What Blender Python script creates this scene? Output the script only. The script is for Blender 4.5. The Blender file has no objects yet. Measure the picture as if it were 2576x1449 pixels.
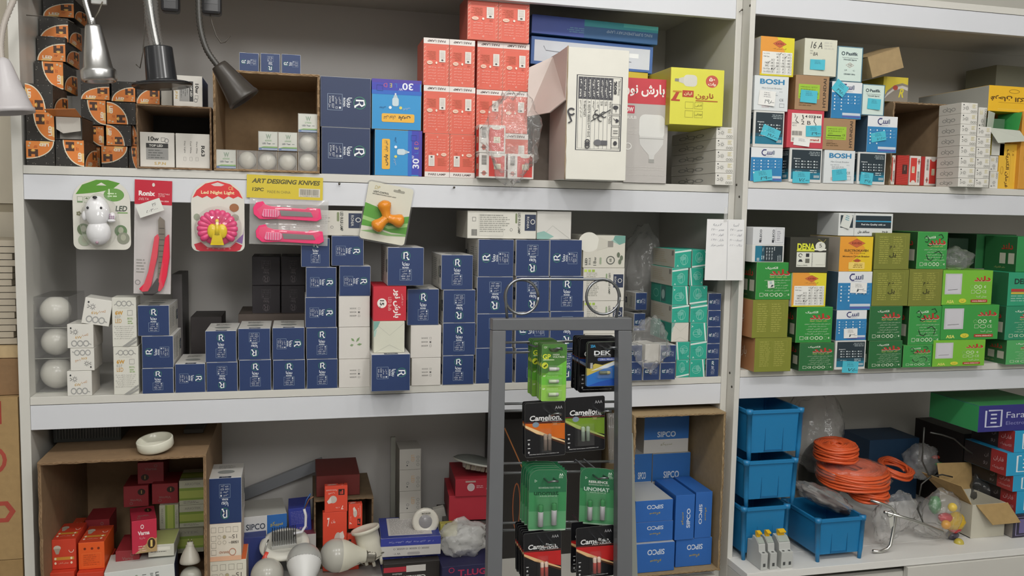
import bpy, bmesh, math, random
from mathutils import Vector, Matrix, Euler, noise
R=random.Random(7)
SC=bpy.context.scene; COL=SC.collection; PI=math.pi
# ---------------- camera, world, lights, exposure ----------------
ZO=1.362
F=2153.0; CAM=Vector((.5296,-1.9053,.1382+ZO)); YAW,PIT,ROL=-.247,.0873,.0194
fw=Vector((-math.sin(YAW)*math.cos(PIT),math.cos(YAW)*math.cos(PIT),-math.sin(PIT)))
rt=Vector((math.cos(YAW),math.sin(YAW),0)); up=rt.cross(fw)
r2=rt*math.cos(ROL)+up*math.sin(ROL); u2=-rt*math.sin(ROL)+up*math.cos(ROL)
cd=bpy.data.cameras.new('camera'); cam=bpy.data.objects.new('camera',cd); COL.objects.link(cam)
cd.sensor_width=36; cd.lens=F/2576*36; cd.clip_start=.02; cd.clip_end=60
m=Matrix((r2,u2,-fw)).transposed().to_4x4(); m.translation=CAM; cam.matrix_world=m; SC.camera=cam
w=bpy.data.worlds.new('world'); SC.world=w; w.use_nodes=True
w.node_tree.nodes['Background'].inputs[0].default_value=(1,.97,.93,1); w.node_tree.nodes['Background'].inputs[1].default_value=.11
def lamp(x,y,z,e,c,r=.05):
    l=bpy.data.lights.new('ceiling_or_fill_light','POINT'); l.energy=e; l.color=c; l.shadow_soft_size=r
    o=bpy.data.objects.new('ceiling_or_fill_light',l); o.location=(x,y,z+ZO); COL.objects.link(o)
for x,e in ((-.35,13.5),(.45,18),(1.25,18),(2.05,14.5)): lamp(x,-1.3,1.38,e,(1,.985,.96),.06)
for x in (.3,1.6): lamp(x,-3.0,1.15,60,(1,.985,.965),.3)  # unseen fill lamps added behind the camera to brighten the shaded shelf backs
vs=SC.view_settings; vs.view_transform='Standard'; vs.look='None'; vs.gamma=1; vs.use_curve_mapping=False; vs.exposure=-.2
# ---------------- placing helpers ----------------
def ray(px,py): return fw*F+r2*(px-1288)-u2*(py-724.5)
def at(px,py,Y=0):
    d=ray(px,py); return CAM+d*((Y-CAM.y)/d.y)
def atZ(px,py,Z):
    d=ray(px,py); return CAM+d*((Z-CAM.z)/d.z)
def atX(px,py,X):
    d=ray(px,py); return CAM+d*((X-CAM.x)/d.x)
# ---------------- materials ----------------
MC={}
def lin(c): return tuple((v/12.92 if v<=.04045 else ((v+.055)/1.055)**2.4) for v in c)
def hx(h):
    h=h.lstrip('#'); h=''.join(c*2 for c in h) if len(h)==3 else h
    return lin([int(h[i:i+2],16)/255 for i in (0,2,4)])+(1,)
def M(h,kind='card'):
    k=(h,kind)
    if k in MC: return MC[k]
    mt=bpy.data.materials.new(kind+'_'+h.strip('#')); mt.use_nodes=True; nt=mt.node_tree; b=nt.nodes['Principled BSDF']; c=hx(h)
    b.inputs['Base Color'].default_value=c
    ro={'card':.5,'gloss':.22,'metal':.3,'board':.45,'kraft':.85,'plas':.35,'matte':.8,'wall':.9}.get(kind,.5)
    b.inputs['Roughness'].default_value=ro
    if kind=='metal': b.inputs['Metallic'].default_value=1
    if kind in('board','kraft','wall','card'):
        t=nt.nodes.new('ShaderNodeTexCoord'); n=nt.nodes.new('ShaderNodeTexNoise'); r=nt.nodes.new('ShaderNodeMapRange'); mx=nt.nodes.new('ShaderNodeMix'); mx.data_type='RGBA'; mx.blend_type='MULTIPLY'
        n.inputs['Scale'].default_value={'board':3,'kraft':60,'wall':6,'card':14}[kind]; n.inputs['Detail'].default_value=6
        a={'board':.06,'kraft':.16,'wall':.1,'card':.06}[kind]
        r.inputs['To Min'].default_value=1-a*1.5; r.inputs['To Max'].default_value=1+a*.6
        mx.inputs[0].default_value=1; mx.inputs[6].default_value=c
        nt.links.new(t.outputs['Object'],n.inputs['Vector']); nt.links.new(n.outputs['Fac'],r.inputs['Value'])
        nt.links.new(r.outputs['Result'],mx.inputs[7]); nt.links.new(mx.outputs[2],b.inputs['Base Color'])
    if kind in('kraft','wall'):
        bp=nt.nodes.new('ShaderNodeBump'); bp.inputs['Strength'].default_value=.25; bp.inputs['Distance'].default_value=.002
        nt.links.new(n.outputs['Fac'],bp.inputs['Height']); nt.links.new(bp.outputs['Normal'],b.inputs['Normal'])
    MC[k]=mt; return mt
def film(name='film',tint=(1,1,1),white=.06,rough=.08,dens=.0,bump=0):
    if name in MC: return MC[name]
    mt=bpy.data.materials.new(name); mt.use_nodes=True; nt=mt.node_tree; nt.nodes.clear()
    N=nt.nodes.new; out=N('ShaderNodeOutputMaterial'); tr=N('ShaderNodeBsdfTransparent'); tr.inputs[0].default_value=tint+(1,)
    gl=N('ShaderNodeBsdfGlossy'); gl.inputs['Roughness'].default_value=rough; df=N('ShaderNodeBsdfDiffuse'); df.inputs[0].default_value=(.8,.8,.78,1)
    fr=N('ShaderNodeFresnel'); ge=N('ShaderNodeNewGeometry'); io=N('ShaderNodeMapRange'); io.inputs['To Min'].default_value=1.45; io.inputs['To Max'].default_value=1/1.45; nt.links.new(ge.outputs['Backfacing'],io.inputs['Value']); nt.links.new(io.outputs['Result'],fr.inputs[0]); a=N('ShaderNodeMixShader'); b=N('ShaderNodeMixShader'); a.inputs[0].default_value=white
    L=nt.links.new; L(tr.outputs[0],a.inputs[1]); L(df.outputs[0],a.inputs[2]); L(fr.outputs[0],b.inputs[0]); L(a.outputs[0],b.inputs[1]); L(gl.outputs[0],b.inputs[2]); L(b.outputs[0],out.inputs[0])
    if bump:
        t=N('ShaderNodeTexCoord'); n=N('ShaderNodeTexNoise'); n.inputs['Scale'].default_value=bump; n.inputs['Detail'].default_value=3
        bp=N('ShaderNodeBump'); bp.inputs['Strength'].default_value=1; bp.inputs['Distance'].default_value=.006
        L(t.outputs['Object'],n.inputs['Vector']); L(n.outputs['Fac'],bp.inputs['Height']); L(bp.outputs['Normal'],gl.inputs['Normal']); L(bp.outputs['Normal'],fr.inputs['Normal'])
    MC[name]=mt; return mt
# ---------------- mesh building ----------------
class MB:
    def __init__(s): s.v=[]; s.f=[]; s.m=[]; s.mats=[]; s.sm=[]
    def mi(s,mt):
        if mt not in s.mats: s.mats.append(mt)
        return s.mats.index(mt)
    def add(s,vs,fs,mt,smooth=False,T=None):
        o=len(s.v); s.v+= [tuple(T@Vector(p)) for p in vs] if T else [tuple(p) for p in vs]
        i=s.mi(mt)
        for f in fs: s.f.append([o+a for a in f]); s.m.append(i); s.sm.append(smooth)
        return s
    def box(s,a,b,mt,T=None,mts=None):
        x0,y0,z0=a; x1,y1,z1=b
        v=[(x0,y0,z0),(x1,y0,z0),(x1,y1,z0),(x0,y1,z0),(x0,y0,z1),(x1,y0,z1),(x1,y1,z1),(x0,y1,z1)]
        F6=[[0,1,5,4],[1,2,6,5],[2,3,7,6],[3,0,4,7],[4,5,6,7],[3,2,1,0]]   # front right back left top bottom
        if mts:
            for f,mm in zip(F6,mts): s.add([v[i] for i in f],[[0,1,2,3]],mm,T=T)
        else: s.add(v,F6,mt,T=T)
        return s
    def quad(s,a,b,c,d,mt): return s.add([a,b,c,d],[[0,1,2,3]],mt)
    def slab(s,pts,th,mt):
        """closed prism: outline pts (3D, planar) pushed by vector th"""
        n=len(pts); th=Vector(th); P=[Vector(p) for p in pts]; v=P+[p+th for p in P]
        return s.add(v,[list(range(n))[::-1],list(range(n,2*n))]+[[i,(i+1)%n,n+(i+1)%n,n+i] for i in range(n)],mt)
    def tube(s,path,r,mt,n=8,cap=True,smooth=True):
        P=[Vector(p) for p in path]; rs=r if isinstance(r,(list,tuple)) else [r]*len(P)
        t0=(P[1]-P[0]).normalized(); nx=t0.orthogonal().normalized(); vs=[];fs=[]
        for i,p in enumerate(P):
            t=(P[min(i+1,len(P)-1)]-P[max(i-1,0)]).normalized(); nx=(nx-t*nx.dot(t)).normalized(); ny=t.cross(nx)
            for k in range(n): a=2*PI*k/n; vs.append(p+(nx*math.cos(a)+ny*math.sin(a))*rs[i])
        for i in range(len(P)-1):
            for k in range(n): fs.append([i*n+k,i*n+(k+1)%n,(i+1)*n+(k+1)%n,(i+1)*n+k])
        if cap: fs+= [list(range(n))[::-1],[len(vs)-n+k for k in range(n)]]
        return s.add(vs,fs,mt,smooth)
    def lathe(s,prof,mt,n=32,T=None,cap=(0,0),smooth=True,rib=0):
        """prof: (r,z) list; rib: depth fraction of flutes"""
        vs=[];fs=[]
        for r,z in prof:
            for k in range(n):
                a=2*PI*k/n; q=r*(1-rib*(k%2)); vs.append((q*math.cos(a),q*math.sin(a),z))
        for i in range(len(prof)-1):
            for k in range(n): fs.append([i*n+k,i*n+(k+1)%n,(i+1)*n+(k+1)%n,(i+1)*n+k])
        if cap[0]: fs.append(list(range(n))[::-1])
        if cap[1]: fs.append([len(vs)-n+k for k in range(n)])
        return s.add(vs,fs,mt,smooth,T)
    def mesh(s,name):
        me=bpy.data.meshes.new(name); me.from_pydata(s.v,[],s.f)
        for mm in s.mats: me.materials.append(mm)
        me.polygons.foreach_set('material_index',s.m); me.polygons.foreach_set('use_smooth',s.sm); me.update(); return me
    def obj(s,name,parent=None,bevel=0,loc=None,solid=0,sub=0):
        o=bpy.data.objects.new(name,s.mesh(name)); COL.objects.link(o)
        if parent: o.parent=parent
        if loc is not None: o.location=loc
        if solid: md=o.modifiers.new('thickness','SOLIDIFY'); md.thickness=solid; md.offset=0
        if bevel: md=o.modifiers.new('bevel','BEVEL'); md.width=bevel; md.segments=2; md.limit_method='ANGLE'
        if sub: md=o.modifiers.new('sub','SUBSURF'); md.levels=md.render_levels=sub
        return o
def tag(o,label,cat,group=None):
    o['label']=label; o['category']=cat
    if group: o['group']=group
    return o
def thing(name,label,cat,loc=(0,0,0),rot=(0,0,0),group=None):
    o=bpy.data.objects.new(name,None); COL.objects.link(o); o.location=loc; o.rotation_euler=rot; o.empty_display_size=.03
    return tag(o,label,cat,group)
def struct(o): o['kind']='structure'; return o
# ---------------- lettering ----------------
_FB={}
for s_,b_,n_ in (('ا',0xFE8D,2),('آ',0xFE81,2),('ب',0xFE8F,4),('پ',0xFB56,4),('ت',0xFE95,4),('ث',0xFE99,4),('ج',0xFE9D,4),('چ',0xFB7A,4),('ح',0xFEA1,4),('خ',0xFEA5,4),('د',0xFEA9,2),('ذ',0xFEAB,2),('ر',0xFEAD,2),('ز',0xFEAF,2),('ژ',0xFB8A,2),('س',0xFEB1,4),('ش',0xFEB5,4),('ص',0xFEB9,4),('ض',0xFEBD,4),('ط',0xFEC1,4),('ظ',0xFEC5,4),('ع',0xFEC9,4),('غ',0xFECD,4),('ف',0xFED1,4),('ق',0xFED5,4),('ک',0xFB8E,4),('گ',0xFB92,4),('ل',0xFEDD,4),('م',0xFEE1,4),('ن',0xFEE5,4),('ه',0xFEE9,4),('و',0xFEED,2),('ی',0xFBFC,4),('ئ',0xFE89,4)): _FB[s_]=(b_,n_)
def fa(t):
    """join Persian letters and put them in drawing order"""
    if not any(c in _FB or '\u06F0'<=c<='\u06F9' for c in t): return t
    toks=[]; cur=''
    o=[]
    for i,c in enumerate(t):
        if c in _FB:
            b,n=_FB[c]; pv=i>0 and t[i-1] in _FB and _FB[t[i-1]][1]==4; nx=i+1<len(t) and t[i+1] in _FB and n==4
            o.append(chr(b+(3 if pv and nx else 2 if nx else 1 if pv else 0)))
        else: o.append(c)
    # reverse, keep latin/digit runs
    out=[]; run=[]
    for c in o:
        if c.isascii() and (c.isalnum() or c in '.%/:') or '\u06F0'<=c<='\u06F9': run.append(c)
        else:
            if run: out.append(''.join(run)); run=[]
            out.append(c)
    if run: out.append(''.join(run))
    return ''.join(out[::-1])
_TC={}
def textgeo(s,res,off,shear):
    k=(s,res,off,shear)
    if k not in _TC:
        c=bpy.data.curves.new('t','FONT'); c.body=fa(s); c.resolution_u=res; c.offset=off; c.shear=shear
        o=bpy.data.objects.new('t',c); COL.objects.link(o); dg=bpy.context.evaluated_depsgraph_get(); me=bpy.data.meshes.new_from_object(o.evaluated_get(dg))
        v=[(p.co.x,p.co.y) for p in me.vertices]; f=[list(p.vertices) for p in me.polygons]
        bpy.data.objects.remove(o); bpy.data.curves.remove(c); bpy.data.meshes.remove(me)
        if v: x0=min(p[0] for p in v); x1=max(p[0] for p in v); y0=min(p[1] for p in v); y1=max(p[1] for p in v)
        else: x0=y0=0; x1=y1=1
        _TC[k]=(v,f,x0,x1,y0,y1)
    return _TC[k]
class Art:
    """a printed panel of w x h design units; y up"""
    def __init__(s,w,h,bg=None): s.w=w; s.h=h; s.it=[]; s.bg=bg; s.n=0
    def poly(s,pts,c,fs=None): s.n+=1; s.it.append((pts,fs or [list(range(len(pts)))],c,s.n)); return s
    def rect(s,x,y,w,h,c,a=0):
        p=[(x,y),(x+w,y),(x+w,y+h),(x,y+h)]
        if a: cx,cy=x+w/2,y+h/2; p=[(cx+(q[0]-cx)*math.cos(a)-(q[1]-cy)*math.sin(a),cy+(q[0]-cx)*math.sin(a)+(q[1]-cy)*math.cos(a)) for q in p]
        return s.poly(p,c)
    def rrect(s,x,y,w,h,r,c):
        p=[]
        for cx,cy,a0 in((x+w-r,y+r,-90),(x+w-r,y+h-r,0),(x+r,y+h-r,90),(x+r,y+r,180)):
            for k in range(5): a=math.radians(a0+k*22.5); p.append((cx+r*math.cos(a),cy+r*math.sin(a)))
        return s.poly(p,c)
    def ell(s,x,y,rx,ry,c,n=24,a0=0,a1=2*PI):
        full=abs(a1-a0-2*PI)<1e-6; k=n if full else n+1
        return s.poly([(x+rx*math.cos(a0+(a1-a0)*i/n),y+ry*math.sin(a0+(a1-a0)*i/n)) for i in range(k)],c)
    def line(s,pts,w,c,close=False):
        n=len(pts); v=[];f=[]
        if close: pts=pts+[pts[0]]; n+=1
        for i,(x,y) in enumerate(pts):
            a=pts[max(i-1,0)]; b=pts[min(i+1,n-1)]
            if close and i in(0,n-1): a=pts[n-2]; b=pts[1]
            dx,dy=b[0]-a[0],b[1]-a[1]; l=math.hypot(dx,dy) or 1; px,py=-dy/l*w/2,dx/l*w/2
            v+=[(x+px,y+py),(x-px,y-py)]
            if i: f.append([2*i-2,2*i-1,2*i+1,2*i])
        return s.poly(v,c,f)
    def frame(s,x,y,w,h,t,c): return s.line([(x,y),(x+w,y),(x+w,y+h),(x,y+h)],t,c,True)
    def ring(s,x,y,r,t,c,n=20,a0=0,a1=2*PI,ry=None):
        ry=ry or r; f=abs(a1-a0-2*PI)<1e-6
        return s.line([(x+r*math.cos(a0+(a1-a0)*i/n),y+ry*math.sin(a0+(a1-a0)*i/n)) for i in range(n if f else n+1)],t,c,f)
    def text(s,t,x,y,h,c,w=None,al='c',rot=0,bold=0,sh=0,res=0):
        """h: height of the drawn letters; x,y: centre (al c) / left / right, vertical centre"""
        res=res or ((3 if h>=9 else 2) if t.isascii() else (2 if h>=9 else 1))
        v,f,x0,x1,y0,y1=textgeo(t,res,bold,sh)
        if not v: return s
        k=h/(y1-y0); kx=(w/(x1-x0)) if w else k
        ox={'c':(x0+x1)/2,'l':x0,'r':x1}[al]; oy=(y0+y1)/2; ca,sa=math.cos(rot),math.sin(rot)
        P=[]
        for a,b in v:
            a=(a-ox)*kx; b=(b-oy)*k; P.append((x+a*ca-b*sa,y+a*sa+b*ca))
        s.n+=1; s.it.append((P,f,c,s.n)); return s
    def micro(s,x,y,w,n,lh,c,seed=1,al='l'):
        """n lines of tiny print too small to read: dashes of word length"""
        r=random.Random(seed); v=[];f=[]
        for i in range(n):
            X=x+(r.random()*.3*w if al=='r' else 0); yy=y-i*lh; xe=x+w*(1 if al=='r' else .7+.3*r.random())
            while X<xe:
                l=min(lh*(.5+r.random()*2.2),xe-X); o=len(v); v+=[(X,yy),(X+l,yy),(X+l,yy+lh*.42),(X,yy+lh*.42)]; f.append([o,o+1,o+2,o+3]); X+=l+lh*.35
        return s.poly(v,c,f)
    def bars(s,x,y,w,h,c,seed=3,vert=True):
        r=random.Random(seed); p=0; L=w if vert else h; v=[];f=[]
        while p<L*.98:
            t=L*(.008+.018*r.random()); o=len(v)
            v+= [(x+p,y),(x+p+t,y),(x+p+t,y+h),(x+p,y+h)] if vert else [(x,y+p),(x+w,y+p),(x+w,y+p+t),(x,y+p+t)]
            f.append([o,o+1,o+2,o+3]); p+=t*(1.7+r.random())
        return s.poly(v,c,f)
def put(mb,art,o,u,v,nrm,W,H,rot=0,kind='card',lift=.00015,mir=False):
    """lay a printed panel on a rectangle: corner o, directions u, v"""
    o,u,v,nrm=map(Vector,(o,u,v,nrm)); aw,ah=(art.w,art.h) if rot%2==0 else (art.h,art.w)
    for pts,fs,c,l in art.it:
        P=[]
        for a,b in pts:
            a/=art.w; b/=art.h
            a,b=((a,b),(1-b,a),(1-a,1-b),(b,1-a))[rot%4]
            P.append(o+u*(a*W)+v*(b*H)+nrm*(lift*(1+l*.35)))
        mb.add(P,fs,M(c,kind))
FACES=lambda w,d,h:{'F':((-w/2,0,0),(1,0,0),(0,0,1),(0,-1,0),w,h),'L':((-w/2,d,0),(0,-1,0),(0,0,1),(-1,0,0),d,h),'R':((w/2,0,0),(0,1,0),(0,0,1),(1,0,0),d,h),'T':((-w/2,0,h),(1,0,0),(0,1,0),(0,0,1),w,d)}
_BC={}
def box_mesh(name,w,d,h,base,faces={},col={},kind='card',key=None,ch=.0006):
    """carton body with chamfered edges and printed faces {'F':(art,rot)...}"""
    k=(key,round(w,3),round(d,2),round(h,3))
    if key is not None and k in _BC: return _BC[k]
    mb=MB(); c={'F':base,'R':base,'B':base,'L':base,'T':base,'D':base}; c.update(col)
    x,y0,y1,z=w/2,0,d,h; e=ch
    # inner face rectangles with chamfer strips
    mt={q:M(c[q],kind) for q in c}; ed=M(col.get('E',c['F']),kind)
    V=lambda a,b,cc:(a,b,cc)
    mb.quad(V(-x+e,y0,e),V(x-e,y0,e),V(x-e,y0,z-e),V(-x+e,y0,z-e),mt['F'])
    mb.quad(V(x,y0+e,e),V(x,y1-e,e),V(x,y1-e,z-e),V(x,y0+e,z-e),mt['R'])
    mb.quad(V(x-e,y1,e),V(-x+e,y1,e),V(-x+e,y1,z-e),V(x-e,y1,z-e),mt['B'])
    mb.quad(V(-x,y1-e,e),V(-x,y0+e,e),V(-x,y0+e,z-e),V(-x,y1-e,z-e),mt['L'])
    mb.quad(V(-x+e,y0+e,z),V(x-e,y0+e,z),V(x-e,y1-e,z),V(-x+e,y1-e,z),mt['T'])
    mb.quad(V(-x+e,y1-e,0),V(x-e,y1-e,0),V(x-e,y0+e,0),V(-x+e,y0+e,0),mt['D'])
    for s1 in(-1,1):
        a=s1*x; b=s1*(x-e)
        mb.quad((b,y0,e),(a,y0+e,e),(a,y0+e,z-e),(b,y0,z-e),ed); mb.quad((b,y1,e),(a,y1-e,e),(a,y1-e,z-e),(b,y1,z-e),ed)
        for zz,zi in((0,e),(z,z-e)):
            mb.quad((a,y0+e,zi),(a,y1-e,zi),(b,y1-e,zz),(b,y0+e,zz),ed)
            for yy,yi in((y0,y0+e),(y1,y1-e)): mb.add([(b,yy,zi),(a,yi,zi),(b,yi,zz)],[[0,1,2]],ed)
    for zz,zi in((0,e),(z,z-e)):
        for yy,yi in((y0,y0+e),(y1,y1-e)): mb.quad((-x+e,yy,zi),(x-e,yy,zi),(x-e,yi,zz),(-x+e,yi,zz),ed)
    FR=FACES(w,d,h)
    for q,(art,rot) in faces.items():
        o,u,v,n,W,H=FR[q]; put(mb,art,o,u,v,n,W,H,rot,kind)
    me=mb.mesh(name); 
    if key is not None: _BC[k]=me
    return me
# ---------------- printed panels ----------------
WH='#dcdad2'; NAVY='#223866'; INK='#2b2c30'; GRY='#8b8b88'
def a_ron(watt='12W  E27',model='مدل A65',box=1):
    a=Art(100,100); c='#dfe4ea'
    a.ring(50,78,12,1.2,'#3f8f6a',18)
    a.line([(45,70),(45,86),(53,87),(56,82),(52,77),(46,77),(52,77),(57,68),(60,69)],3.4,'#f2f4f6')
    a.text('روزیا',50,57,11,c,w=20,bold=.03); a.text('RONIA',50,47,4.5,c,w=18,bold=.03)
    a.frame(34,14,32,29,.8,'#9fb3c8')
    a.text('آفتابی',47,38.5,5,c,w=14); a.rect(59,36.5,4,4,c); a.text('مهتابی',47,31.5,5,c,w=14); a.frame(59.5,30,3.5,3.5,.8,c)
    a.text(watt,50,24.5,4.2,c,w=25); a.text(model,50,18,5,c,w=22)
    return a
def a_ronside():
    a=Art(200,100); a.rect(166,34,26,34,'#2a3550'); a.text('RONIA',172,51,4,WH,rot=-PI/2,w=22); a.ring(184,51,5,1.5,WH,12)
    a.text('LED BULB LAMP',156,50,7,'#4e5350',w=72,rot=-PI/2,bold=.03); a.rrect(146,36,5,30,2,'#7f9873'); a.micro(60,84,60,12,5.6,'#8f908c',5); a.micro(20,84,26,12,5.6,'#a2a39d',6); a.frame(18,12,106,78,.6,'#a7a7a2'); return a
def a_rontop():
    a=Art(100,100); a.rect(33,0,36,10,'#2a3550'); a.text('RONIA',51,5,4,WH,w=20); a.ell(50,40,26,12,'#8f928f'); a.micro(24,84,52,5,5,'#9c9c98',4); return a
def a_helium():
    a=Art(100,100); K='#2b2824'; a.rect(0,0,100,100,K)
    r=random.Random(5)
    for i in range(26):
        x,y=r.random()*94+2,r.random()*94+2
        a.rect(x,y,3,2.6,'#8d8a80' if i%2 else '#5b5850',.2)
    P=[(100,0),(100,74)]+[(100-100*math.sin(t)*1.0,74*math.cos(t)) for t in [k*PI/2/14 for k in range(1,15)]]
    a.poly([(x,y) for x,y in P],'#e6dcc4'); a.poly([(100,0)]+[(100-96*math.sin(t),70*math.cos(t)) for t in [k*PI/2/14 for k in range(0,15)]],'#e08238')
    a.poly([(100,0)]+[(100-86*math.sin(t),24*math.cos(t)) for t in [k*PI/2/14 for k in range(0,15)]],'#ecc27c')
    a.poly([(100,0)]+[(100-50*math.sin(t),66*math.cos(t)) for t in [k*PI/2/14 for k in range(0,15)]],'#e0863c')
    H='#4a2f22'; a.rect(58,34,11,30,H); a.rect(82,34,11,30,H); a.rect(68,42,15,12,H)
    a.line([(75.5,33),(75.5,44)],2,'#f2d070'); 
    for t in (-.9,-.45,.45,.9): a.line([(75.5,34),(75.5+11*math.sin(t),34+11*math.cos(t))],1.3,'#f2d070')
    a.text('LED',36,15,12,'#f5efe2',w=34,bold=.026); a.micro(60,24,14,2,5,'#b8501e',2); a.ell(90,20,4,4,'#cdbb9a'); a.ell(86,9,4,4,'#cdbb9a')
    return a
def a_pars():
    a=Art(54,100); a.rect(0,0,54,12,'#e4ddd8'); a.text('PARS LAMP',27,6,5,'#5c4a48',w=38,bold=.03)
    a.frame(5,16,44,80,.5,'#e79a86')
    for i in range(9): a.line([(1,18+i*9),(4,22+i*9)],.9,'#f0b9a8'); a.line([(50,18+i*9),(53,22+i*9)],.9,'#f0b9a8')
    a.rect(8,25,13,25,'#e2dcd4'); a.ell(14.5,46,2.4,2,'#4b4543')
    for k in range(6): a.rect(10,28+k*2.6,9,.6,'#a59d98')
    a.ell(41,52,6,4,'#e9c9b4'); a.text('PARS',41,52,2.2,'#c8402c'); a.ell(27,52,2,2.6,'#f0e0d2'); a.text('CE',13,55,3.6,'#9c3a2a'); a.micro(28,43,20,7,2.6,'#c96a50',3)
    for y,t in((62,'طول عمر بالا'),(68,'لامپ پارس'),(74,'لامپ رشته ای'),(80,'مصرف کم'),(86,'صد وات')): a.text(t,36,y,2.6,'#f2ddd2',w=16); a.text(t,17,y,2.4,'#f0d0c4',w=14)
    a.text('D',27,92,3.2,'#f4e4dc'); return a
def a_redwhite():
    a=Art(66,72); a.rect(24,5,38,60,'#cf4038'); a.bars(6,38,12,28,'#55504c',3,False); a.ell(12,14,5,7,'#b9756a'); a.line([(4,14),(20,14)],1.6,'#4d4642')
    a.rect(36,26,17,16,'#dcd5b8'); a.text('100 W\n'[:5],44,37,3,INK); a.text('230 V',44,33,3,INK); a.text('CLEAR',44,29,3,INK); a.ell(43,64,12,4,'#dcd9cf'); return a
def a_naron(kind=0):
    a=Art(100,100); a.rect(0,82,100,18,'#2f82c8') if 0 else None
    a.rect(3,0,97,22,'#3a3fae'); a.rect(0,0,100,7,'#4a3aa0'); a.rect(0,22,100,8,'#2563c0')
    a.text('30',28,13,14,'#e8ecf4',w=22,bold=.02); a.text('W',42,19,5,'#e8ecf4'); a.text('L',52,12,8,'#3d7fc4'); a.text('E',62,12,8,'#d4c850'); a.text('D',73,12,8,'#c85a78')
    a.rrect(14,68,66,17,3,'#e9b23c'); a.text('پارس',34,76,10,INK,w=24,bold=.04); a.text('تش نوران',64,76,8,INK,w=24,bold=.02)
    a.rrect(46,36,13,17,4,'#c4d6de'); a.poly([(48,53-17),(57,36),(55,31),(50,31)],'#b4c4cc'); a.rect(51,27,3,4,'#dde3e6')
    a.text('آفتابی',30,58,6,'#b9c8d8',w=14); a.ell(42,56,3,3,'#d8cf66'); a.ell(63,56,3,3,'#e8eef2'); a.text('مهتابی',78,57,6,'#1f4f86',w=13); a.frame(78,12,12,11,.8,'#27408c'); return a
def a_spn1():
    a=Art(90,86); a.text('S.P.N',52,9,7,'#c9a95c',w=30,bold=.02); a.rect(16,18,58,28,'#9b9a97'); a.micro(22,40,44,4,6,'#6b6b68'); a.rect(16,47,58,12,'#2e2d2c'); a.text('TOP LED',42,53,6,WH,w=36,bold=.03); a.text('10w',36,70,11,'#3a3836',w=28,bold=.03); a.frame(56,64,10,9,1,'#555'); a.ring(70,66,5,1.4,'#777',12)
    return a
def a_spn2():
    a=Art(90,86); a.text('R63',16,64,17,'#33312f',w=12,rot=0) if 0 else a.text('R63',72,43,10,'#33312f',rot=-PI/2,w=27,bold=.03)
    for x,t in((56,'Warm White'),(40,'Cool White'),(24,'Day Light')): a.text(t,x,52,4.5,'#4c4a48',rot=-PI/2,w=30); a.frame(x-3,18,6,9,.7,'#8d8b88')
    return a
def a_tear(t='6500K'):
    a=Art(52,50); a.text('W',27,37,13,'#8ba08a',bold=.036,w=15); a.text(t,27,26,5,'#8fae86',w=20,bold=.026); a.text('LED Tear',22,18,4.4,'#3a4650',w=24,bold=.03); a.rect(38,17,7,1.6,'#6f7478')
    a.poly([(0,6),(52,6),(52,10),(14,10)],'#78a84c'); a.rect(0,0,52,6,'#4a6ea4'); a.rect(8,2,44,1.6,'#d5dde2'); return a
def a_baresh():
    a=Art(105,264); a.rect(0,200,105,64,'#c9404a'); a.text('بارش نور',46,234,32,'#f4f0ec',w=96,bold=.03)
    a.rrect(-2+2,175,22,20,2,'#c43a50'); a.text('0W',11,185,12,'#f0e8e6',w=17,bold=.04); a.text('BULB',14,165,8,'#e3e0dc',w=26,bold=.03)
    a.rrect(34,112,62,62,14,'#dcdcd8'); a.poly([(35,118),(95,118),(94,100),(84,84),(74,72),(72,60),(61,60),(59,72),(48,84),(37,98)],'#cfcecb'); a.rect(35,112,60,2,'#a8a8a4'); a.rect(60,52,13,9,'#9c9c98')
    for y in(140,132,124): a.text('پر نور',18,y,4,'#dedbd6',w=18)
    for y in(40,34,20): a.text('تولید شده در کارخانه لامپ نور ایران',54,y,4,'#e0ddd8',w=88)
    a.text('ان',6,92,18,'#eceae6',w=14) if 0 else a.ring(8,92,8,2.4,'#eceae6',14); return a
def a_naronyellow():
    a=Art(135,155); a.ell(104,122,16,17,'#c65a4a'); a.text('۵۰',104,128,11,'#f2ead6',w=15,bold=.03); a.text('وات',104,114,10,'#f2ead6',w=20,bold=.03)
    a.rrect(32,105,34,32,10,'#d6d4c8'); a.poly([(32,112),(32,130),(20,126),(20,116)],'#cfccc0'); a.rect(10,117,10,8,'#8d8a80')
    a.text('نارون',86,80,18,'#a85a28',w=46,bold=.03); a.rect(64,66,56,3,'#b4642c') ; a.rect(30,76,28,18,'#b8432e'); a.text('لیان',44,85,10,'#ecdca0',w=20,bold=.03); a.poly([(4,68),(14,68),(24,92),(16,92)],'#b8432e'); a.rect(2,64,22,4,'#b8432e'); a.rect(6,88,22,4,'#c8902c')
    for y,t in((54,'آفتابی'),(30,'مهتابی')): a.frame(38,y-9,20,18,.8,'#8a8240'); a.frame(62,y-9,20,18,.8,'#8a8240'); a.text(t,72,y,8,'#5a5428',w=17)
    return a
def a_069(side=0):
    a=Art(52,30)
    if side: 
        for i,x in enumerate((14,24,34)): a.ring(x,13,4.2,1.6,'#93938e',12)
        a.line([(28,9),(26,5)],1.5,'#93938e'); a.line([(20,17),(19,22)],1.5,'#93938e'); return a
    a.ell(7,24,2,2,INK,8); a.ring(7,14,3,1.2,'#6c6c68',10,-2.2,2.2); a.ring(18,15,3,1,'#6c6c68',10)
    for k in range(8): t=k*PI/4; a.line([(18+4*math.cos(t),15+4*math.sin(t)),(18+6.4*math.cos(t),15+6.4*math.sin(t))],.8,'#6c6c68')
    for x in(33,40,46): a.ring(x,6,2.8,1,'#9a9a92',10)
    a.micro(34,24,13,3,4,'#d9cf9f',2); return a
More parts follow.
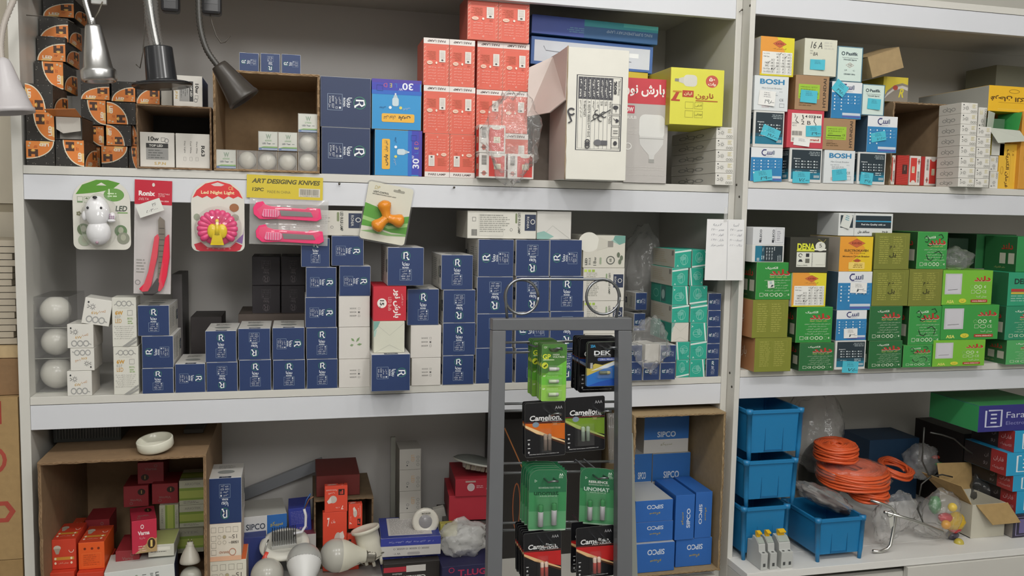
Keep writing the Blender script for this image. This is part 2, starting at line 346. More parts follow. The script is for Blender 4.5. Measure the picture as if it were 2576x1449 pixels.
def a_069big():
    a=Art(70,62)
    for x in(18,34,50): a.ring(x,12,7,3,'#a3a3a0',14)
    a.line([(56,12),(64,9)],2.6,'#a3a3a0'); a.text('6W',30,28,7,'#c9a050',rot=0,w=18); a.text('لامپ',48,34,9,'#c58a4a',w=16); a.ring(22,42,4,1.2,'#777',10)
    for k in range(8): t=k*PI/4; a.line([(22+5*math.cos(t),42+5*math.sin(t)),(22+8*math.cos(t),42+8*math.sin(t))],1,'#777')
    a.ell(10,52,2.4,2.4,INK,8); a.ring(10,42,3,1.2,'#777',10,-2.2,2.2); return a
def a_6w():
    a=Art(62,122)
    for x in(18,31,44): a.ring(x,107,6,2.4,'#a0a09c',14)
    a.line([(49,107),(56,103)],2.2,'#a0a09c'); a.line([(12,107),(6,103)],2.2,'#a0a09c'); a.text('PARNIAN',30,96,2,'#b0b0ac',w=30)
    a.text('6W',18,84,10,'#cc9a40',w=20,bold=.04); a.text('E27',15,74,6,'#a0a09c',w=14); a.text('LED',16,64,10,'#cc9a40',w=16); a.frame(40,78,12,12,1.2,'#a0a09c'); a.text('80%',46,70,5,'#8fae70',w=14); a.micro(40,62,14,2,5,'#8fae70')
    for i in range(7): a.text('لامپ کم مصرف با طول عمر بالا',30,50-i*5,3.2,'#6b6b66',w=50-(i%3)*6)
    for y in(0,9): a.poly([(24+y,0),(32+y,0),(62,20-y),(62,25-y)],'#9c9c98')
    return a
def a_check():
    a=Art(80,76)
    for i,t in enumerate(('3000K','4500K','6000K')): a.text(t,44,30+i*9,4,'#6c6a68',w=18); a.frame(26,28+i*9,4.4,4.4,.7,'#6c6a68')
    a.rect(27,38,2.6,2.6,INK); return a
def a_leaf():
    a=Art(80,76)
    for (x,y,t,l) in((44,40,.9,16),(40,42,2.4,12),(46,34,.1,14),(38,34,3.3,10)):
        q=[(x,y),(x+l*.5*math.cos(t)-3*math.sin(t),y+l*.5*math.sin(t)+3*math.cos(t)),(x+l*math.cos(t),y+l*math.sin(t)),(x+l*.5*math.cos(t)+3*math.sin(t),y+l*.5*math.sin(t)-3*math.cos(t))]; a.poly(q,'#7e9a6c')
    a.text('V2',32,32,4,'#8f9a88'); return a
def a_env():
    a=Art(78,80); a.line([(0,78),(40,44),(78,76)],.9,'#b2b4a8'); a.line([(6,2),(40,20),(74,2)],.9,'#b2b4a8'); a.poly([(0,80),(16,80),(10,66),(0,54)],'#7aa79c'); a.poly([(0,54),(8,60),(4,42),(0,40)],'#a9c8bd'); return a
def a_red15():
    a=Art(84,86); a.text('بارش نور',60,43,20,'#f0e4e0',rot=-PI/2,w=72,bold=.04); a.text('LED Bulb',42,42,8,'#eeb4b0',rot=-PI/2,w=34); a.ell(22,44,12,12,'#eee6e0'); a.text('15',22,45,11,'#3b3434',rot=-PI/2,w=13,bold=.03); a.text('w',17,34,4,'#3b3434',rot=-PI/2); a.text('۱۸ ماه گارانتی',74,52,5,'#f0d0cc',rot=-PI/2,w=30); return a
def a_lb(w=171,h=60,wt='18w'):
    """wide face of the white bulb box"""
    a=Art(171,60); a.rect(142,18,28,36,'#2a3550'); a.text('RONIA',150,36,6,WH,rot=-PI/2,w=26); a.ring(162,38,5,1.6,WH,12); a.text('LED BULB LAMP',128,34,6,'#3c403c',rot=-PI/2,w=46,bold=.02); a.rrect(118,34,5,22,2,'#7f8a66')
    a.micro(30,50,76,9,4.4,'#9b9b93',8); a.bars(10,6,14,14,INK); a.frame(12,38,8,8,.9,'#555'); a.frame(28,6,60,46,.5,'#a9a9a2'); a.ring(108,20,3,.8,'#888',10); return a
def a_bulb18():
    a=Art(107,84); a.poly([(107,84),(107,66),(92,60),(76,74),(80,84)],'#6f9f94'); a.poly([(76,74),(92,60),(70,70)],'#9dc0b4'); a.ell(14,66,26,26,'#dcdad0'); a.poly([(34,44),(40,80),(64,70),(64,54)],'#c9c6ba'); a.rect(62,54,14,16,'#8f8c84')
    a.text('LED',8,16,6,'#3f4440',rot=PI/2,w=18,bold=.03); a.text('BULB',17,17,5,'#5a5f5a',rot=PI/2,w=18); a.text('18w',30,17,8,'#4a4f4a',rot=PI/2,w=22); a.rrect(42,9,5,18,2,'#9aa78e'); a.ring(70,20,10,2.4,'#5c605a',16); a.text('88',70,20,6,'#5c605a',rot=PI/2); 
    for x,y in((90,34),(98,26),(94,16)): a.ell(x,y,4,7,'#66705e',10)
    return a
def a_bulbside():
    a=Art(107,84); a.rect(78,34,26,34,'#2a3550'); a.text('RONIA',83,50,5,WH,rot=-PI/2,w=24); a.ring(95,52,5,1.4,WH,12); a.text('LED BULB LAMP',68,44,5,'#51564e',rot=-PI/2,w=54,bold=.02); a.rrect(58,48,4,22,2,'#8da07c'); a.micro(8,70,34,14,4.4,'#a0a096',7)
    for i,c in enumerate(('#c4d860','#b0cc58','#9cb850')): a.rect(2+i*10,74,7,6,c)
    return a
def a_teal():
    a=Art(42,46); a.poly([(0,36),(42,42),(42,46),(0,40)],'#d3e2dc') ; a.ring(24,20,9,.9,'#8fd0c0',14,ry=13); a.ring(24,20,4,.9,'#8fd0c0',10,ry=13); a.ell(20,24,7,6,'#6cbcab'); a.text('لامپ شمعی',16,28,3,'#2a6a60',w=20); a.text('کم مصرف',14,22,2.6,'#2a6a60',w=14); a.text('۷',36,5,5,'#e3f0ec') if 0 else a.text('A',8,5,5,'#e3f0ec'); return a
def a_tealside():
    a=Art(120,46); a.ring(30,22,14,1.2,'#8fd0c0',16,ry=10); a.rect(58,4,26,38,'#3c6b66'); a.ell(70,22,9,12,'#9db8b2'); a.line([(57,0),(57,46)],1,'#bfe0d8'); return a
def a_tealside2():
    a=Art(120,46); a.bars(104,30,10,12,'#777'); a.micro(12,36,70,6,5,'#b3a890',3); return a
def dots(a,x,y,nx,ny,dx,dy,c,lab=None):
    for j in range(ny):
        for i in range(nx):
            a.rect(x+i*dx,y-j*dy,3.2,3.2,c)
            if lab: a.text(lab[(j*nx+i)%len(lab)],x+i*dx+8,y-j*dy+1.5,2.6,c,w=6)
def a_dk():
    a=Art(80,88); a.rect(5,8,72,76,'#26343c'); a.rect(5,8,72,22,'#1f7590'); a.rect(5,26,72,8,'#245060'); a.micro(46,78,28,3,4,'#a9b4b6',3,'r'); a.text('Ampere:',18,61,4,'#e2e8e8',w=18,bold=.02); dots(a,14,53,4,3,15,7.6,'#dfe8ea',('1A','2A','4A','6A','10A','16A','20A','25A','32A','40A','50A','63A')); a.text('1P12pcs',22,28,3.4,'#e2e8e8',w=16); a.bars(60,12,14,7,'#dfe6e6'); a.micro(50,30,22,2,5,'#c9d6d8'); return a
def a_bl():
    a=Art(80,88); a.rect(0,0,80,62,'#2f7fb4'); a.rect(30,8,48,6,'#c9d2dc'); a.rect(30,3,48,4,'#5a62a8'); c='#34346c'
    a.ring(34,75,7,2.6,c,10,1.6,5.2); a.line([(30,82),(38,82)],3,c)
    for x in(38,43,48): a.line([(x,71),(x+4,71),(x+4,78)],2.2,c)
    a.rrect(54,70,5,11,2,'#8a92a0'); a.text('سینا الکتریک',42,66,2.6,c,w=24)
    dots(a,6,52,4,3,18,8,'#dce8f0'); dots(a,6,28,2,2,18,8,'#dce8f0')
    for j in range(3): 
        for i in range(4): a.text('آمپر',16+i*18,53.5-j*8,2.6,'#bcd6e4',w=6)
    return a
def a_bosh():
    a=Art(80,86); a.text('BOSH',41,72,13,'#3482b0',w=58,bold=.036); a.text('Mini Circuit Breaker',41,56,4,'#707a80',w=48); a.text('Ref: BSC63',28,48,3,'#8a9298',w=22); a.text('X12',62,48,3,'#8a9298'); a.micro(20,42,42,2,4,'#a0a8ac'); a.text('CE',64,28,6,'#6a7074'); a.frame(60,10,11,9,1,'#9aa0a2'); a.micro(18,14,24,3,3,'#c0a8a8'); return a
def a_hyu():
    a=Art(86,86); a.text('HYUNDAI',75,44,8,'#4a3c30',rot=PI/2,w=72,bold=.026); a.rect(8,28,54,36,'#9cc43c'); a.text('HIBD63-N  QTY:3',34,57,3.6,'#3c4a20',w=42); a.text('3P MCB 6A 63 C',32,51,3.6,'#3c4a20',w=38); a.text('230V',20,45,3.6,'#3c4a20',w=12); a.rect(12,38,36,2.4,'#4c5a28'); a.text('CATHODE HEAVY INDUSTRIES',33,33,2.6,'#3c4a20',w=48); a.text('CE',55,41,5,'#3c4a20'); a.frame(12,20,14,5,.7,'#7a6040'); a.micro(10,16,38,2,5,'#7a6040'); return a
def a_pas():
    a=Art(58,74); a.frame(1,1,56,72,2.4,'#3f6f86'); a.text('Pasifik',33,59,7,'#33434c',w=27,bold=.03); a.ring(13,59,3.4,1.6,'#33434c',10); a.text('Termik Manyetik Koruma',29,50,2.6,'#4a5a60',w=36); a.text('Otomatik Sigorta',29,46,3.6,'#33434c',w=30,bold=.02); a.line([(29,40),(38,35),(29,30),(20,35)],.7,'#a8786c',True); a.text('TSE',29,35,4,'#8a6a60',w=9); a.text('1P      C',29,24,2.6,'#4a5a60',w=24); a.text('230/400V 50Hz',29,16,3,'#4a5a60',w=26,bold=.02); return a
def kdiam(a,x,y,w,h): a.line([(x-w,y),(x,y+h),(x+w,y),(x,y-h)],1.2,'#5a4430',True); a.poly([(x-w,y),(x,y-h),(x+w,y),(x,y+h)],'#c8643c'); a.text('KAVEH',x,y,h*.55,'#7a2c20',w=w*1.1,bold=.03)
def a_kav():
    a=Art(86,94); a.poly([(0,0),(0,94),(40,94),(62,60),(10,20)],'#e39a3c'); kdiam(a,48,78,17,9); a.text('گروه صنعتی کاوه',48,66,4,'#5a4420',w=34); a.rect(5,4,76,54,'#e6e6e0'); K='#303034'
    rows=(('Icn (kA):',('4.5','6','10')),('MCB Type :',('B','C','D')),('',('2','4','6','10')),('',('16','20','25','32','40')),('',('50','63','80','100','125')),('No of Poles',('1','2','3','4')),('No of MCB',('12','6','4','3')))
    for j,(l,vals) in enumerate(rows):
        y=53-j*7.2
        if l: a.text(l,8,y,3.6,K,al='l',w=16)
        n=len(vals)
        for i,v in enumerate(vals):
            x=76-(n-1-i)*14; a.text(v,x-5,y,4,K,w=2.4*len(v.replace('.',''))+.4); a.frame(x-2,y-2,4,4,.5,K)
    a.line([(30+4,50),(38+4,56)],0.01,K); a.line([(46,51),(52,56)],1,K); a.line([(60,44),(66,49)],1,K); a.line([(18,30),(24,35)],1,K); a.line([(32,15),(38,20)],1,K); return a
def a_kav2():
    a=Art(86,90); a.poly([(0,0),(0,90),(40,90),(66,60),(30,24),(26,0)],'#e59c34'); kdiam(a,43,73,22,11); a.text('ELECTROKAVEH',43,54,6,'#6a4a1c',w=62,bold=.04); a.text('Mfg. & Ind. Group',46,47,4,'#6a4a1c',w=40); a.text('Miniature Circuit Breaker',43,39,4.4,'#6a4a1c',w=70,bold=.02); kdiam(a,46,28,10,5); a.rrect(24,6,42,18,2,'#ecd070'); a.micro(30,18,30,3,4,'#8a6a20',2,'r'); return a
def a_leg():
    a=Art(92,92); a.rect(10,14,76,70,'#e6e2d8'); a.text('3',18,77,7,INK); a.text('1 4 033 44',60,77,7,INK,w=46,bold=.02); a.text('30235',18,60,4,INK); a.text('4311',17,54,4,INK); a.bars(12,30,26,11,INK); a.micro(12,22,24,2,4,'#777'); a.text('legrand',66,20,7,'#b03a34',w=30,bold=.03); a.line([(36,80),(40,72),(34,68)],1.6,INK); a.text('2 B',46,62,9,'#2a2a30',w=24); a.line([(70,80),(66,66),(72,58),(66,48)],1.6,INK); a.line([(24,76),(20,66),(28,60)],1.4,INK); return a
def a_16a():
    a=Art(84,92); a.text('16 A',30,76,17,'#1f1f22',w=30,sh=.25,bold=.0); a.text('8A',28,54,9,'#1f1f22',w=12,sh=.2); a.text('CE',50,40,5,'#8a8a80'); a.micro(50,82,26,3,7,'#c9c8bc',3); a.micro(14,60,10,2,6,'#aaa99c'); return a
def a_dena():
    a=Art(92,88); a.text('DENA',38,65,16,'#dbe03c',w=42,bold=.036); a.rect(16,53,42,4,'#c9d040'); a.text('ELECTRIC BRAND',37,57.5,3.2,'#dbe03c',w=40,bold=.026); a.ell(72,66,12,12,'#d8d8cc'); a.text('5',72,68,9,INK,w=6); a.rect(58,56,28,4,'#e0e0d4'); a.rect(16,14,70,37,'#d9dace'); a.micro(52,47,3,14,2.4,INK,3)
    a.ring(25,43,4,1.6,INK,12,0,5.4); a.rect(38,39,8,9,INK); a.poly([(20,27),(31,27),(28,33),(23,33)],INK); a.rect(37,24,10,11,'#6a6a60'); a.text('Made in IRAN',30,18,3.4,INK,w=24)
    a.line([(62,20),(84,20),(84,48)],1,'#b9baae'); a.line([(66,84),(78,76),(84,84)],1,'#b0a850'); return a
def a_del(light=0,hand=None):
    a=Art(92,92); fg='#d8e6cc'; a.text('دلند',60,67,15,'#c8c4b0',w=53,bold=.036); a.text('دلند',60,68,14.5,'#b83028',w=52,bold=.045); a.text('الکتریک',38,78,7,'#e8eee0',w=32,bold=.026); a.text('دلند همیشه همراه',56,56,5,'#c9c870',w=44,bold=.02)
    for i,t in enumerate(('دفتر تهران خیابان سعدی بین اکباتان و منوچهری','ساختمان پلاک طبقه چهارم','تلفن و فکس فروش','کارخانه استان گلستان شهرک','تلفن و فکس کارخانه')): a.text(t,54,48-i*6.4,3.6,fg,w=(66,46,56,50,62)[i])
    a.frame(10,8,9,8,1.2,fg); a.text('CE',27,12,7,fg,w=10,bold=.02); a.ring(41,12,5,1.2,fg,12,ry=3.6)
    for x in(53,64): a.ring(x,12,4,1.6,fg,12)
    a.ring(75,12,4,.8,'#7fae7a',10); a.text('c',84,12,5,fg,bold=.04)
    return a
def a_delside():
    a=Art(120,92); a.text('دلند',84,66,17,'#a83028',w=42,bold=.026); a.rect(58,20,22,28,'#b6b5a4'); a.rect(90,20,22,28,'#b6b5a4'); a.text('دلند الکتریک',60,10,6,'#b8b070',w=40); return a
def a_olive(hand=None):
    a=Art(92,92); c='#a0a04c'; a.frame(10,54,32,30,.6,c); a.frame(46,54,34,30,.6,c)
    for x,s in((12,3),(48,4)): a.micro(x,80,28,13,5.4,c,s)
    if hand: a.text(hand[0],46,56,10,'#2c2c18',w=14,bold=.02); a.text(hand[1],48,36,14,'#2c2c18',w=18,bold=.02)
    return a
def a_asa(g='#2f9040'):
    a=Art(132,84); L='#e8e8e0'; a.rect(6,26,44,50,'#c4c3c8'); a.rect(10,29,36,44,'#cdccd2'); a.line([(14,36),(40,38)],1,'#444'); a.text('ASA',22,8,8,'#d8dc70',w=20,bold=.04) 
    a.text('دلند',104,63.3,13,'#d8ccb4',w=45,bold=.032); a.text('دلند',104,64,13,'#bc3028',w=44,bold=.045)
    for x in(88,99): a.ring(x,44,4,1.6,'#d5e6c4',12)
    a.ring(77,44,4,.8,'#90c080',10); a.text('c',112,44,6,'#d5e6c4',bold=.04); a.frame(76,28,9,8,1,'#d5e6c4'); a.ring(95,32,7,1.2,'#d5e6c4',12,ry=4.4); a.text('CE',111,32,7,'#d5e6c4',w=11); a.text('مدل آسا',104,20,6,'#e4ecd8',w=26)
    a.ell(54,10,10,5.6,'#d8d040',14); a.text('آسا',54,10,5,'#5a6a20'); a.rect(76,6,44,7,'#b03c2c'); a.text('www.deland.ir',98,9.5,3.6,'#f0e0d4',w=38,bold=.02); return a
def a_farhan():
    a=Art(95,62); a.text('فرحان الکتریک',52,30,14,'#5a3c14',w=80,bold=.03); a.text('1.8',20,48,6,'#8a5c20',w=10); a.line([(14,56),(80,56)],.7,'#f0d070'); a.line([(14,40),(80,40)],.5,'#9a7020'); a.ring(56,12,8,.9,'#9a7020',12,ry=4.6); return a
def a_sip(v=0):
    a=Art(92,58); a.text('SIPCO',44,18,11,'#d5dfea',w=40,bold=.02); a.text('سیپکو',44,36,8,'#b0a040',w=26,bold=.03); return a
def a_sipw():
    a=Art(92,58); a.rect(0,22,92,36,'#2c68ac'); a.text('SIPCO',46,30,9,'#cdd6de',w=38,bold=.02); a.text('سیپکو',46,14,6,'#8a8866',w=24); return a
def a_varna():
    a=Art(72,72); a.poly([(8,0),(72,0),(72,30),(50,24)],'#b09468'); a.text('Varna',34,44,9,'#ecd8d8',w=34,bold=.04); a.ell(56,19,13,13,'#3a2414'); a.ring(56,19,12.4,1.6,'#c9a860',18); a.text('1',56,19,15,'#dcc070',w=6,bold=.032); a.ring(30,58,4,2,'#ecd8d8',10); a.text('وارنا',30,33,6,'#d8a8ac',w=16); a.micro(18,14,26,3,5,'#d8b0a0'); return a
def a_var2():
    a=Art(72,72); a.text('Varna',36,50,9,'#8a5c58',w=34,bold=.03); a.ell(20,22,11,11,'#2c1c10'); a.text('1',20,22,12,'#a88a50',bold=.026); a.ring(50,60,4,2,'#8a5c58',10); return a
def a_ari():
    a=Art(72,72); a.rect(0,14,72,36,'#8aa448'); a.rect(0,20,72,22,'#b0c060'); a.text('ARIOTEK',40,61,7,'#8c8a80',w=48); a.micro(12,9,50,2,4,'#8c8a80'); return a
def a_masta():
    a=Art(72,78); a.ell(16,56,11,7,'#c9c0b0'); a.poly([(6,55),(26,55),(20,40),(12,40)],'#a89c8c'); a.ring(58,50,7,1.6,'#e8d0c0',12,PI,2*PI); a.rect(6,24,60,8,'#c88a34')
    for x in(10,58): a.ell(x,28,3.4,3.4,'#ecd8c0',10); a.ell(x,16,3.4,3.4,'#ecd8c0',10)
    a.text('مهتابی آفتابی',34,16,5,'#ecd0b8',w=30); return a
def a_mast2():
    a=Art(72,78); 
    for x in(18,38,56): a.ell(x,60,4,4,'#7a2a10',6)
    a.frame(10,8,52,38,.7,'#f0904c'); a.micro(14,40,44,6,5.6,'#c4501c'); return a
def a_barad():
    a=Art(90,96); c='#8a8478'
    for x in(8,28,48,68): a.frame(x,74,13,13,1,c)
    for y in(58,42,26) if 0 else (56,38,20): a.frame(8,y-4,13,13,1,c)
    a.text('15',72,62,10,'#5c5650',w=13,rot=PI); a.text('Watt',60,60,3,'#5c5650',rot=PI); a.text('1500',72,47,7,'#4c4640',w=20,bold=.026,rot=PI); a.text('Lm',58,46,3,'#4c4640',rot=PI)
    for x,y in((30,62),(44,62),(30,48),(44,48)): a.ring(x,y,4.6,.9,'#a8a090',12)
    a.ell(44,62,4,4,'#b8ac88',10); a.poly([(0,0),(90,0),(90,12),(0,12)],'#e8b898'); a.text('BARAD',42,22,6,'#b06a44',w=26,rot=PI); a.ring(66,22,9,1.4,'#b8623c',14); return a
def a_wood():
    a=Art(90,30); a.text('بازار',45,16,10,'#d8cfc0',w=30); return a
def a_fan7():
    a=Art(60,62); a.text('7',14,52,9,'#f0e0d8',w=6,bold=.03); a.text('وات',26,52,5,'#f0e0d8',w=10); a.ell(38,32,10,9,'#c9beb4'); a.poly([(44,26),(54,36),(50,42),(42,40)],'#e0d8d0'); a.rect(8,8,16,14,'#2c1a16'); a.text('F',16,15,10,'#d84a38',bold=.036,w=9); a.text('Famosazeh',42,10,4,'#e8c8c0',w=28); a.text('لامپ',42,17,6,'#f0dcd4',w=16); return a
def a_carton_info():
    a=Art(152,335); k='#3b3b40'; a.frame(24,76,126-14,190,3,k); a.frame(28,80,104,182,1,k)
    a.rect(28,206,86,56,'#47474c')
    for i,t in enumerate(('نوع کالا','شماره کالا','مشخصات','رنگ نور','تعداد','وزن ناخالص','وزن خالص','ابعاد')):
        x=34+i*10.4; a.line([(x+5,80),(x+5,262)],.8,'#8b8b8e'); a.text(t,x,234,6,'#eceae4',rot=PI/2,w=44,bold=.02)
    for i,t in enumerate(('لامپ ال ای دی','LED6/MR16','510 Lm/15000 h/230 V','مهتابی','۱۰۰ عدد','KG','KG','525x275x m/m')):
        x=34+i*10.4; a.text(t,x,200-(14,18,38,12,10,6,6,22)[i] if 0 else 202,6,k,rot=PI/2,w=(44,40,92,24,18,10,10,56)[i],al='r')
    a.text('80%',118+1,238,8,k,rot=PI/2,w=34,bold=.04); a.text('Energy Saving',128,238,6,k,rot=PI/2,w=36)
    for y in(84,113,142,171): a.frame(112,y,20,25,1.4,k)
    a.line([(122,176),(122,190)],1.6,k); a.ell(121,188,7,5,k,10); a.ell(122,154,8,5,k,10,-PI/2,PI/2); a.line([(122,154),(116,160)],1.4,k); a.line([(116,128),(128,128)],1.6,k); a.line([(116,122),(128,122)],1.6,k); a.ell(122,96,5,6,k,8)
    for x in(44,56,68): a.ring(52,84+(x-40)*.5,5,2.4,k,12)
    a.ell(78,96,10,8,'#6a6a6e'); a.rect(86,90,16,12,'#5a5a5e')
    a.ring(11,172,8,4,k,16,.6,5.8); a.line([(4,168),(12,148),(4,143)],4,k)
    for j,(x,y) in enumerate(((72,162),(84,158),(92,168),(76,172))): a.ring(x,y,7,2.2,'#2c2c30',12,.5*j,4.6+.5*j)
    a.line([(60,150),(108,182)],2,'#2c2c30'); return a
def a_ring():
    a=Art(320,56); a.rect(0,0,190,20,'#2c8c96'); a.rect(0,0,90,12,'#4aa8a4'); a.rect(190,0,130,56,'#3a4f9c'); a.text('RING SUPPLEMENTARY LAMP',74,30,9,'#9fb4c8',w=118,bold=.0); a.micro(190,40,50,3,6,'#5a8ca8'); return a
def a_faran(t=1):
    a=Art(120,52); a.line([(12,42),(12,10),(30,10)],3,'#c9cde0'); a.line([(16,42),(38,42),(38,10),(30,10)],3,'#c9cde0')
    for y in(18,26,34): a.line([(20,y),(30,y)],3,'#c9cde0')
    a.text('Faran',66,32,12,'#c9cde0',w=40); a.text('Electronic',68,16,7,'#8a8cc0',w=44); return a
def a_faranblue():
    a=Art(90,70); c='#dbe8ee'; a.line([(30,60),(22,60),(22,12),(62,12),(62,60),(48,60)],4,c)
    for y in(24,36,48): a.line([(34,y),(52,y)],4,c)
    return a

def a_farL():
    a=Art(150,60,'#2a2424'); a.rect(96,0,54,60,'#a03434'); a.text('فاران',122,38,14,'#d0b0b0',w=34); a.text('الکترونیک',122,16,9,'#d0b0b0',w=38); a.text('ان',80,38,12,'#8a8484',w=14); a.text('رو',78,16,9,'#8a8484',w=14); return a

def a_ronshade():
    a=a_ron(); a.it=[(p,f,'#6c6468',l) for p,f,c,l in a.it]; return a  # navy box print dimmed to one grey, shade put into its colour

def a_delh():
    a=a_del(); c='#1c2c20'
    for P in (((20,76),(26,82),(34,74),(30,66),(22,68)),((40,70),(46,60),(38,56),(30,60)),((62,84),(72,86),(78,78),(70,74)),((28,36),(34,24),(44,22),(50,28)),((52,40),(66,44),(76,36),(72,24))): a.line(list(P),1.8,c)
    return a
# ---------------- room and shelving ----------------
BW='#d0cec7'; T=.0165; YB=.407
zA,zAb,zAl,zB,zBt,zBl,zT=[v+ZO for v in(.198,.2148,.1468,-.2719,-.2555,-.3238,.6111)]
zA2,zAb2,zAl2,zB2,zBb2,zBl2,zT2,zD2=[v+ZO for v in(.2094,.2262,.1578,-.251,-.2342,-.3046,.6175,-.7062)]
zD1=-.738+ZO; Y2=-.0375; X2s,X2=1.5665,1.5801; XE=3.1
def slabo(name,a,b,h=BW,kind='board',bevel=.0008,parent=None):
    return MB().box(a,b,M(h,kind)).obj(name,parent,bevel)
struct(slabo('floor',(-2.4,-4.6,-.05),(4.6,.55,0),'#8a8986','wall',0))
struct(slabo('ceiling',(-2.4,-4.6,2.95),(4.6,.55,3.0),'#d8d7d3','wall',0))
struct(slabo('wall_back',(-2.4,.5,0),(4.6,.55,2.95),'#d8d0bf','wall',0))
struct(slabo('wall_left',(-2.4,-4.6,0),(-2.35,.5,2.95),'#cbcac6','wall',0))
struct(slabo('wall_right',(4.55,-4.6,0),(4.6,.5,2.95),'#cbcac6','wall',0))
struct(slabo('wall_front',(-2.35,-4.6,0),(4.55,-4.55,2.95),'#cbcac6','wall',0))
# ribbed cream panelling beside the shelves
mb=MB()
for k,z in enumerate((1.72,1.50,1.30,1.08,.8)):
    zt=(2.6,1.70,1.48,1.28,1.06)[k]; mb.box((-.55,.30,z),(-.0210,.34,zt),M('#cbc3b2','wall')); mb.box((-.55,.305,z-.02),(-.0210,.335,z),M('#a39a86','wall'))
o=mb.obj('trim_1'); struct(o)
S1=thing('shelving_unit','wide white melamine shelving unit crowded with bulb boxes, night lights nailed to it','shelving unit',(0,0,0))
def sp(name,a,b,par,h=BW): return slabo(name,a,b,h,parent=par)
sp('side_panel',(-.0195,0,0),(0,YB,2.6),S1); sp('side_panel',(1.55,0,0),(X2s-.0006,YB,2.6),S1)
sp('back_panel',(-.0195,YB+.0004,0),(X2s-.0006,YB+.006,2.6),S1,'#cfccc8')
def shelf(par,x0,x1,y,zl,zt,zb,nm='shelf_board'):
    sp(nm,(x0,y,zl),(x1,YB,zt),par); 
    if zb: sp('fascia_board',(x0,y+.0006,zb),(x1,y+.016,zl-.0012),par,'#d4d6db')
e=.0004
shelf(S1,e,1.55-e,0,zA,zAb,zAl); shelf(S1,e,1.55-e,0,zB,zBt,zBl); shelf(S1,e,1.55-e,0,zT+.052,zT+.0685,zT)
shelf(S1,e,1.55-e,0,zD1-.0165,zD1,zD1-.09); shelf(S1,e,1.55-e,0,2.5,2.5165,2.44); shelf(S1,e,1.55-e,0,.1,.12,.02)
sp('cabinet_door',(.002,-.016,.13),(.774,-.001,zD1-.02),S1); sp('cabinet_door',(.776,-.016,.13),(1.548,-.001,zD1-.02),S1)
S2=thing('shelving_unit','white melamine shelving unit stacked with breaker and switch boxes, jutting over a base cabinet','shelving unit',(X2s,0,0)); 
S2.location=(0,0,0)
sp('side_panel',(X2s,Y2,0),(X2,YB,2.6),S2); sp('side_panel',(XE,Y2,0),(XE+T,YB,2.6),S2); sp('back_panel',(X2s,YB+.0004,0),(XE+T,YB+.006,2.6),S2,'#c4c2ba')
shelf(S2,X2+e,XE-e,Y2,zA2,zAb2,zAl2); shelf(S2,X2+e,XE-e,Y2,zB2,zBb2,zBl2); shelf(S2,X2+e,XE-e,Y2,zT2+.052,zT2+.0685,zT2)
shelf(S2,X2+e,XE-e,Y2,2.5,2.5165,2.44)
YD=Y2-.0969
sp('deck_board',(X2s+e,YD,zD2-.018),(XE+T,Y2-.0006,zD2),S2,'#e3e2de'); sp('deck_board',(X2+e,Y2,zD2-.018),(XE-e,YB,zD2),S2,'#e3e2de')
sp('cabinet_side',(X2s+e,YD+.02,0),(X2s+.017,Y2-.001,zD2-.019),S2); sp('cabinet_rail',(X2s+.018,YD+.012,zD2-.075),(XE,YD+.028,zD2-.036),S2)
a=at(2285,1400,YD-.004)
sp('cabinet_door',(a.x,YD-.006,.05),(XE,YD+.010,zD2-.020),S2); sp('cabinet_door',(1.80,YD-.045,.05),(a.x-.012,YD-.029,zD2-.060),S2)
# screws and nails
def screw(par,p,ax,r=.0032,name='screw'):
    mb=MB(); T_=Matrix.Translation(p)@Vector((0,0,1)).rotation_difference(Vector(ax)).to_matrix().to_4x4()
    mb.lathe([(0,0),(r,0),(r*.8,.0012),(r*.25,.0015),(0,.0008)],M('#55524c','metal'),12,T_); return mb.obj(name,par)
for px,py in((1853,465),(1860,495),(1836,938),(1841,973),(1887,14)):
    p=atX(px,py,X2s); screw(S2,p,(-1,0,0))
def nail(par,px,py,y=0,l=.012):
    p=at(px,py,y); mb=MB(); mb.tube([p+Vector((0,.002,0)),p+Vector((0,-l,.002))],.0009,M('#6a665e','metal'),6); mb.lathe([(0,0),(.0026,0),(.0026,.001),(0,.001)],M('#6a665e','metal'),10,Matrix.Translation(p+Vector((0,-l,.002)))@Matrix.Rotation(PI/2,4,'X')); return mb.obj('nail',par)
for px,py in((853,465),(1140,474),(1860,30),(1806,590)): nail(S1,px,py)
# ---------------- boxes ----------------
ORD=['lowest','second up','third up','fourth up','fifth up','sixth up','seventh up','eighth up','ninth up']
ART={}
def A(fn,*a):
    k=(fn.__name__,)+a
    if k not in ART: ART[k]=fn(*a)
    return ART[k]
RW=['upright','turned left','upside down','turned right']
WB={'L':(a_ronside,0),'R':(a_ronside,0),'T':(a_rontop,0)}
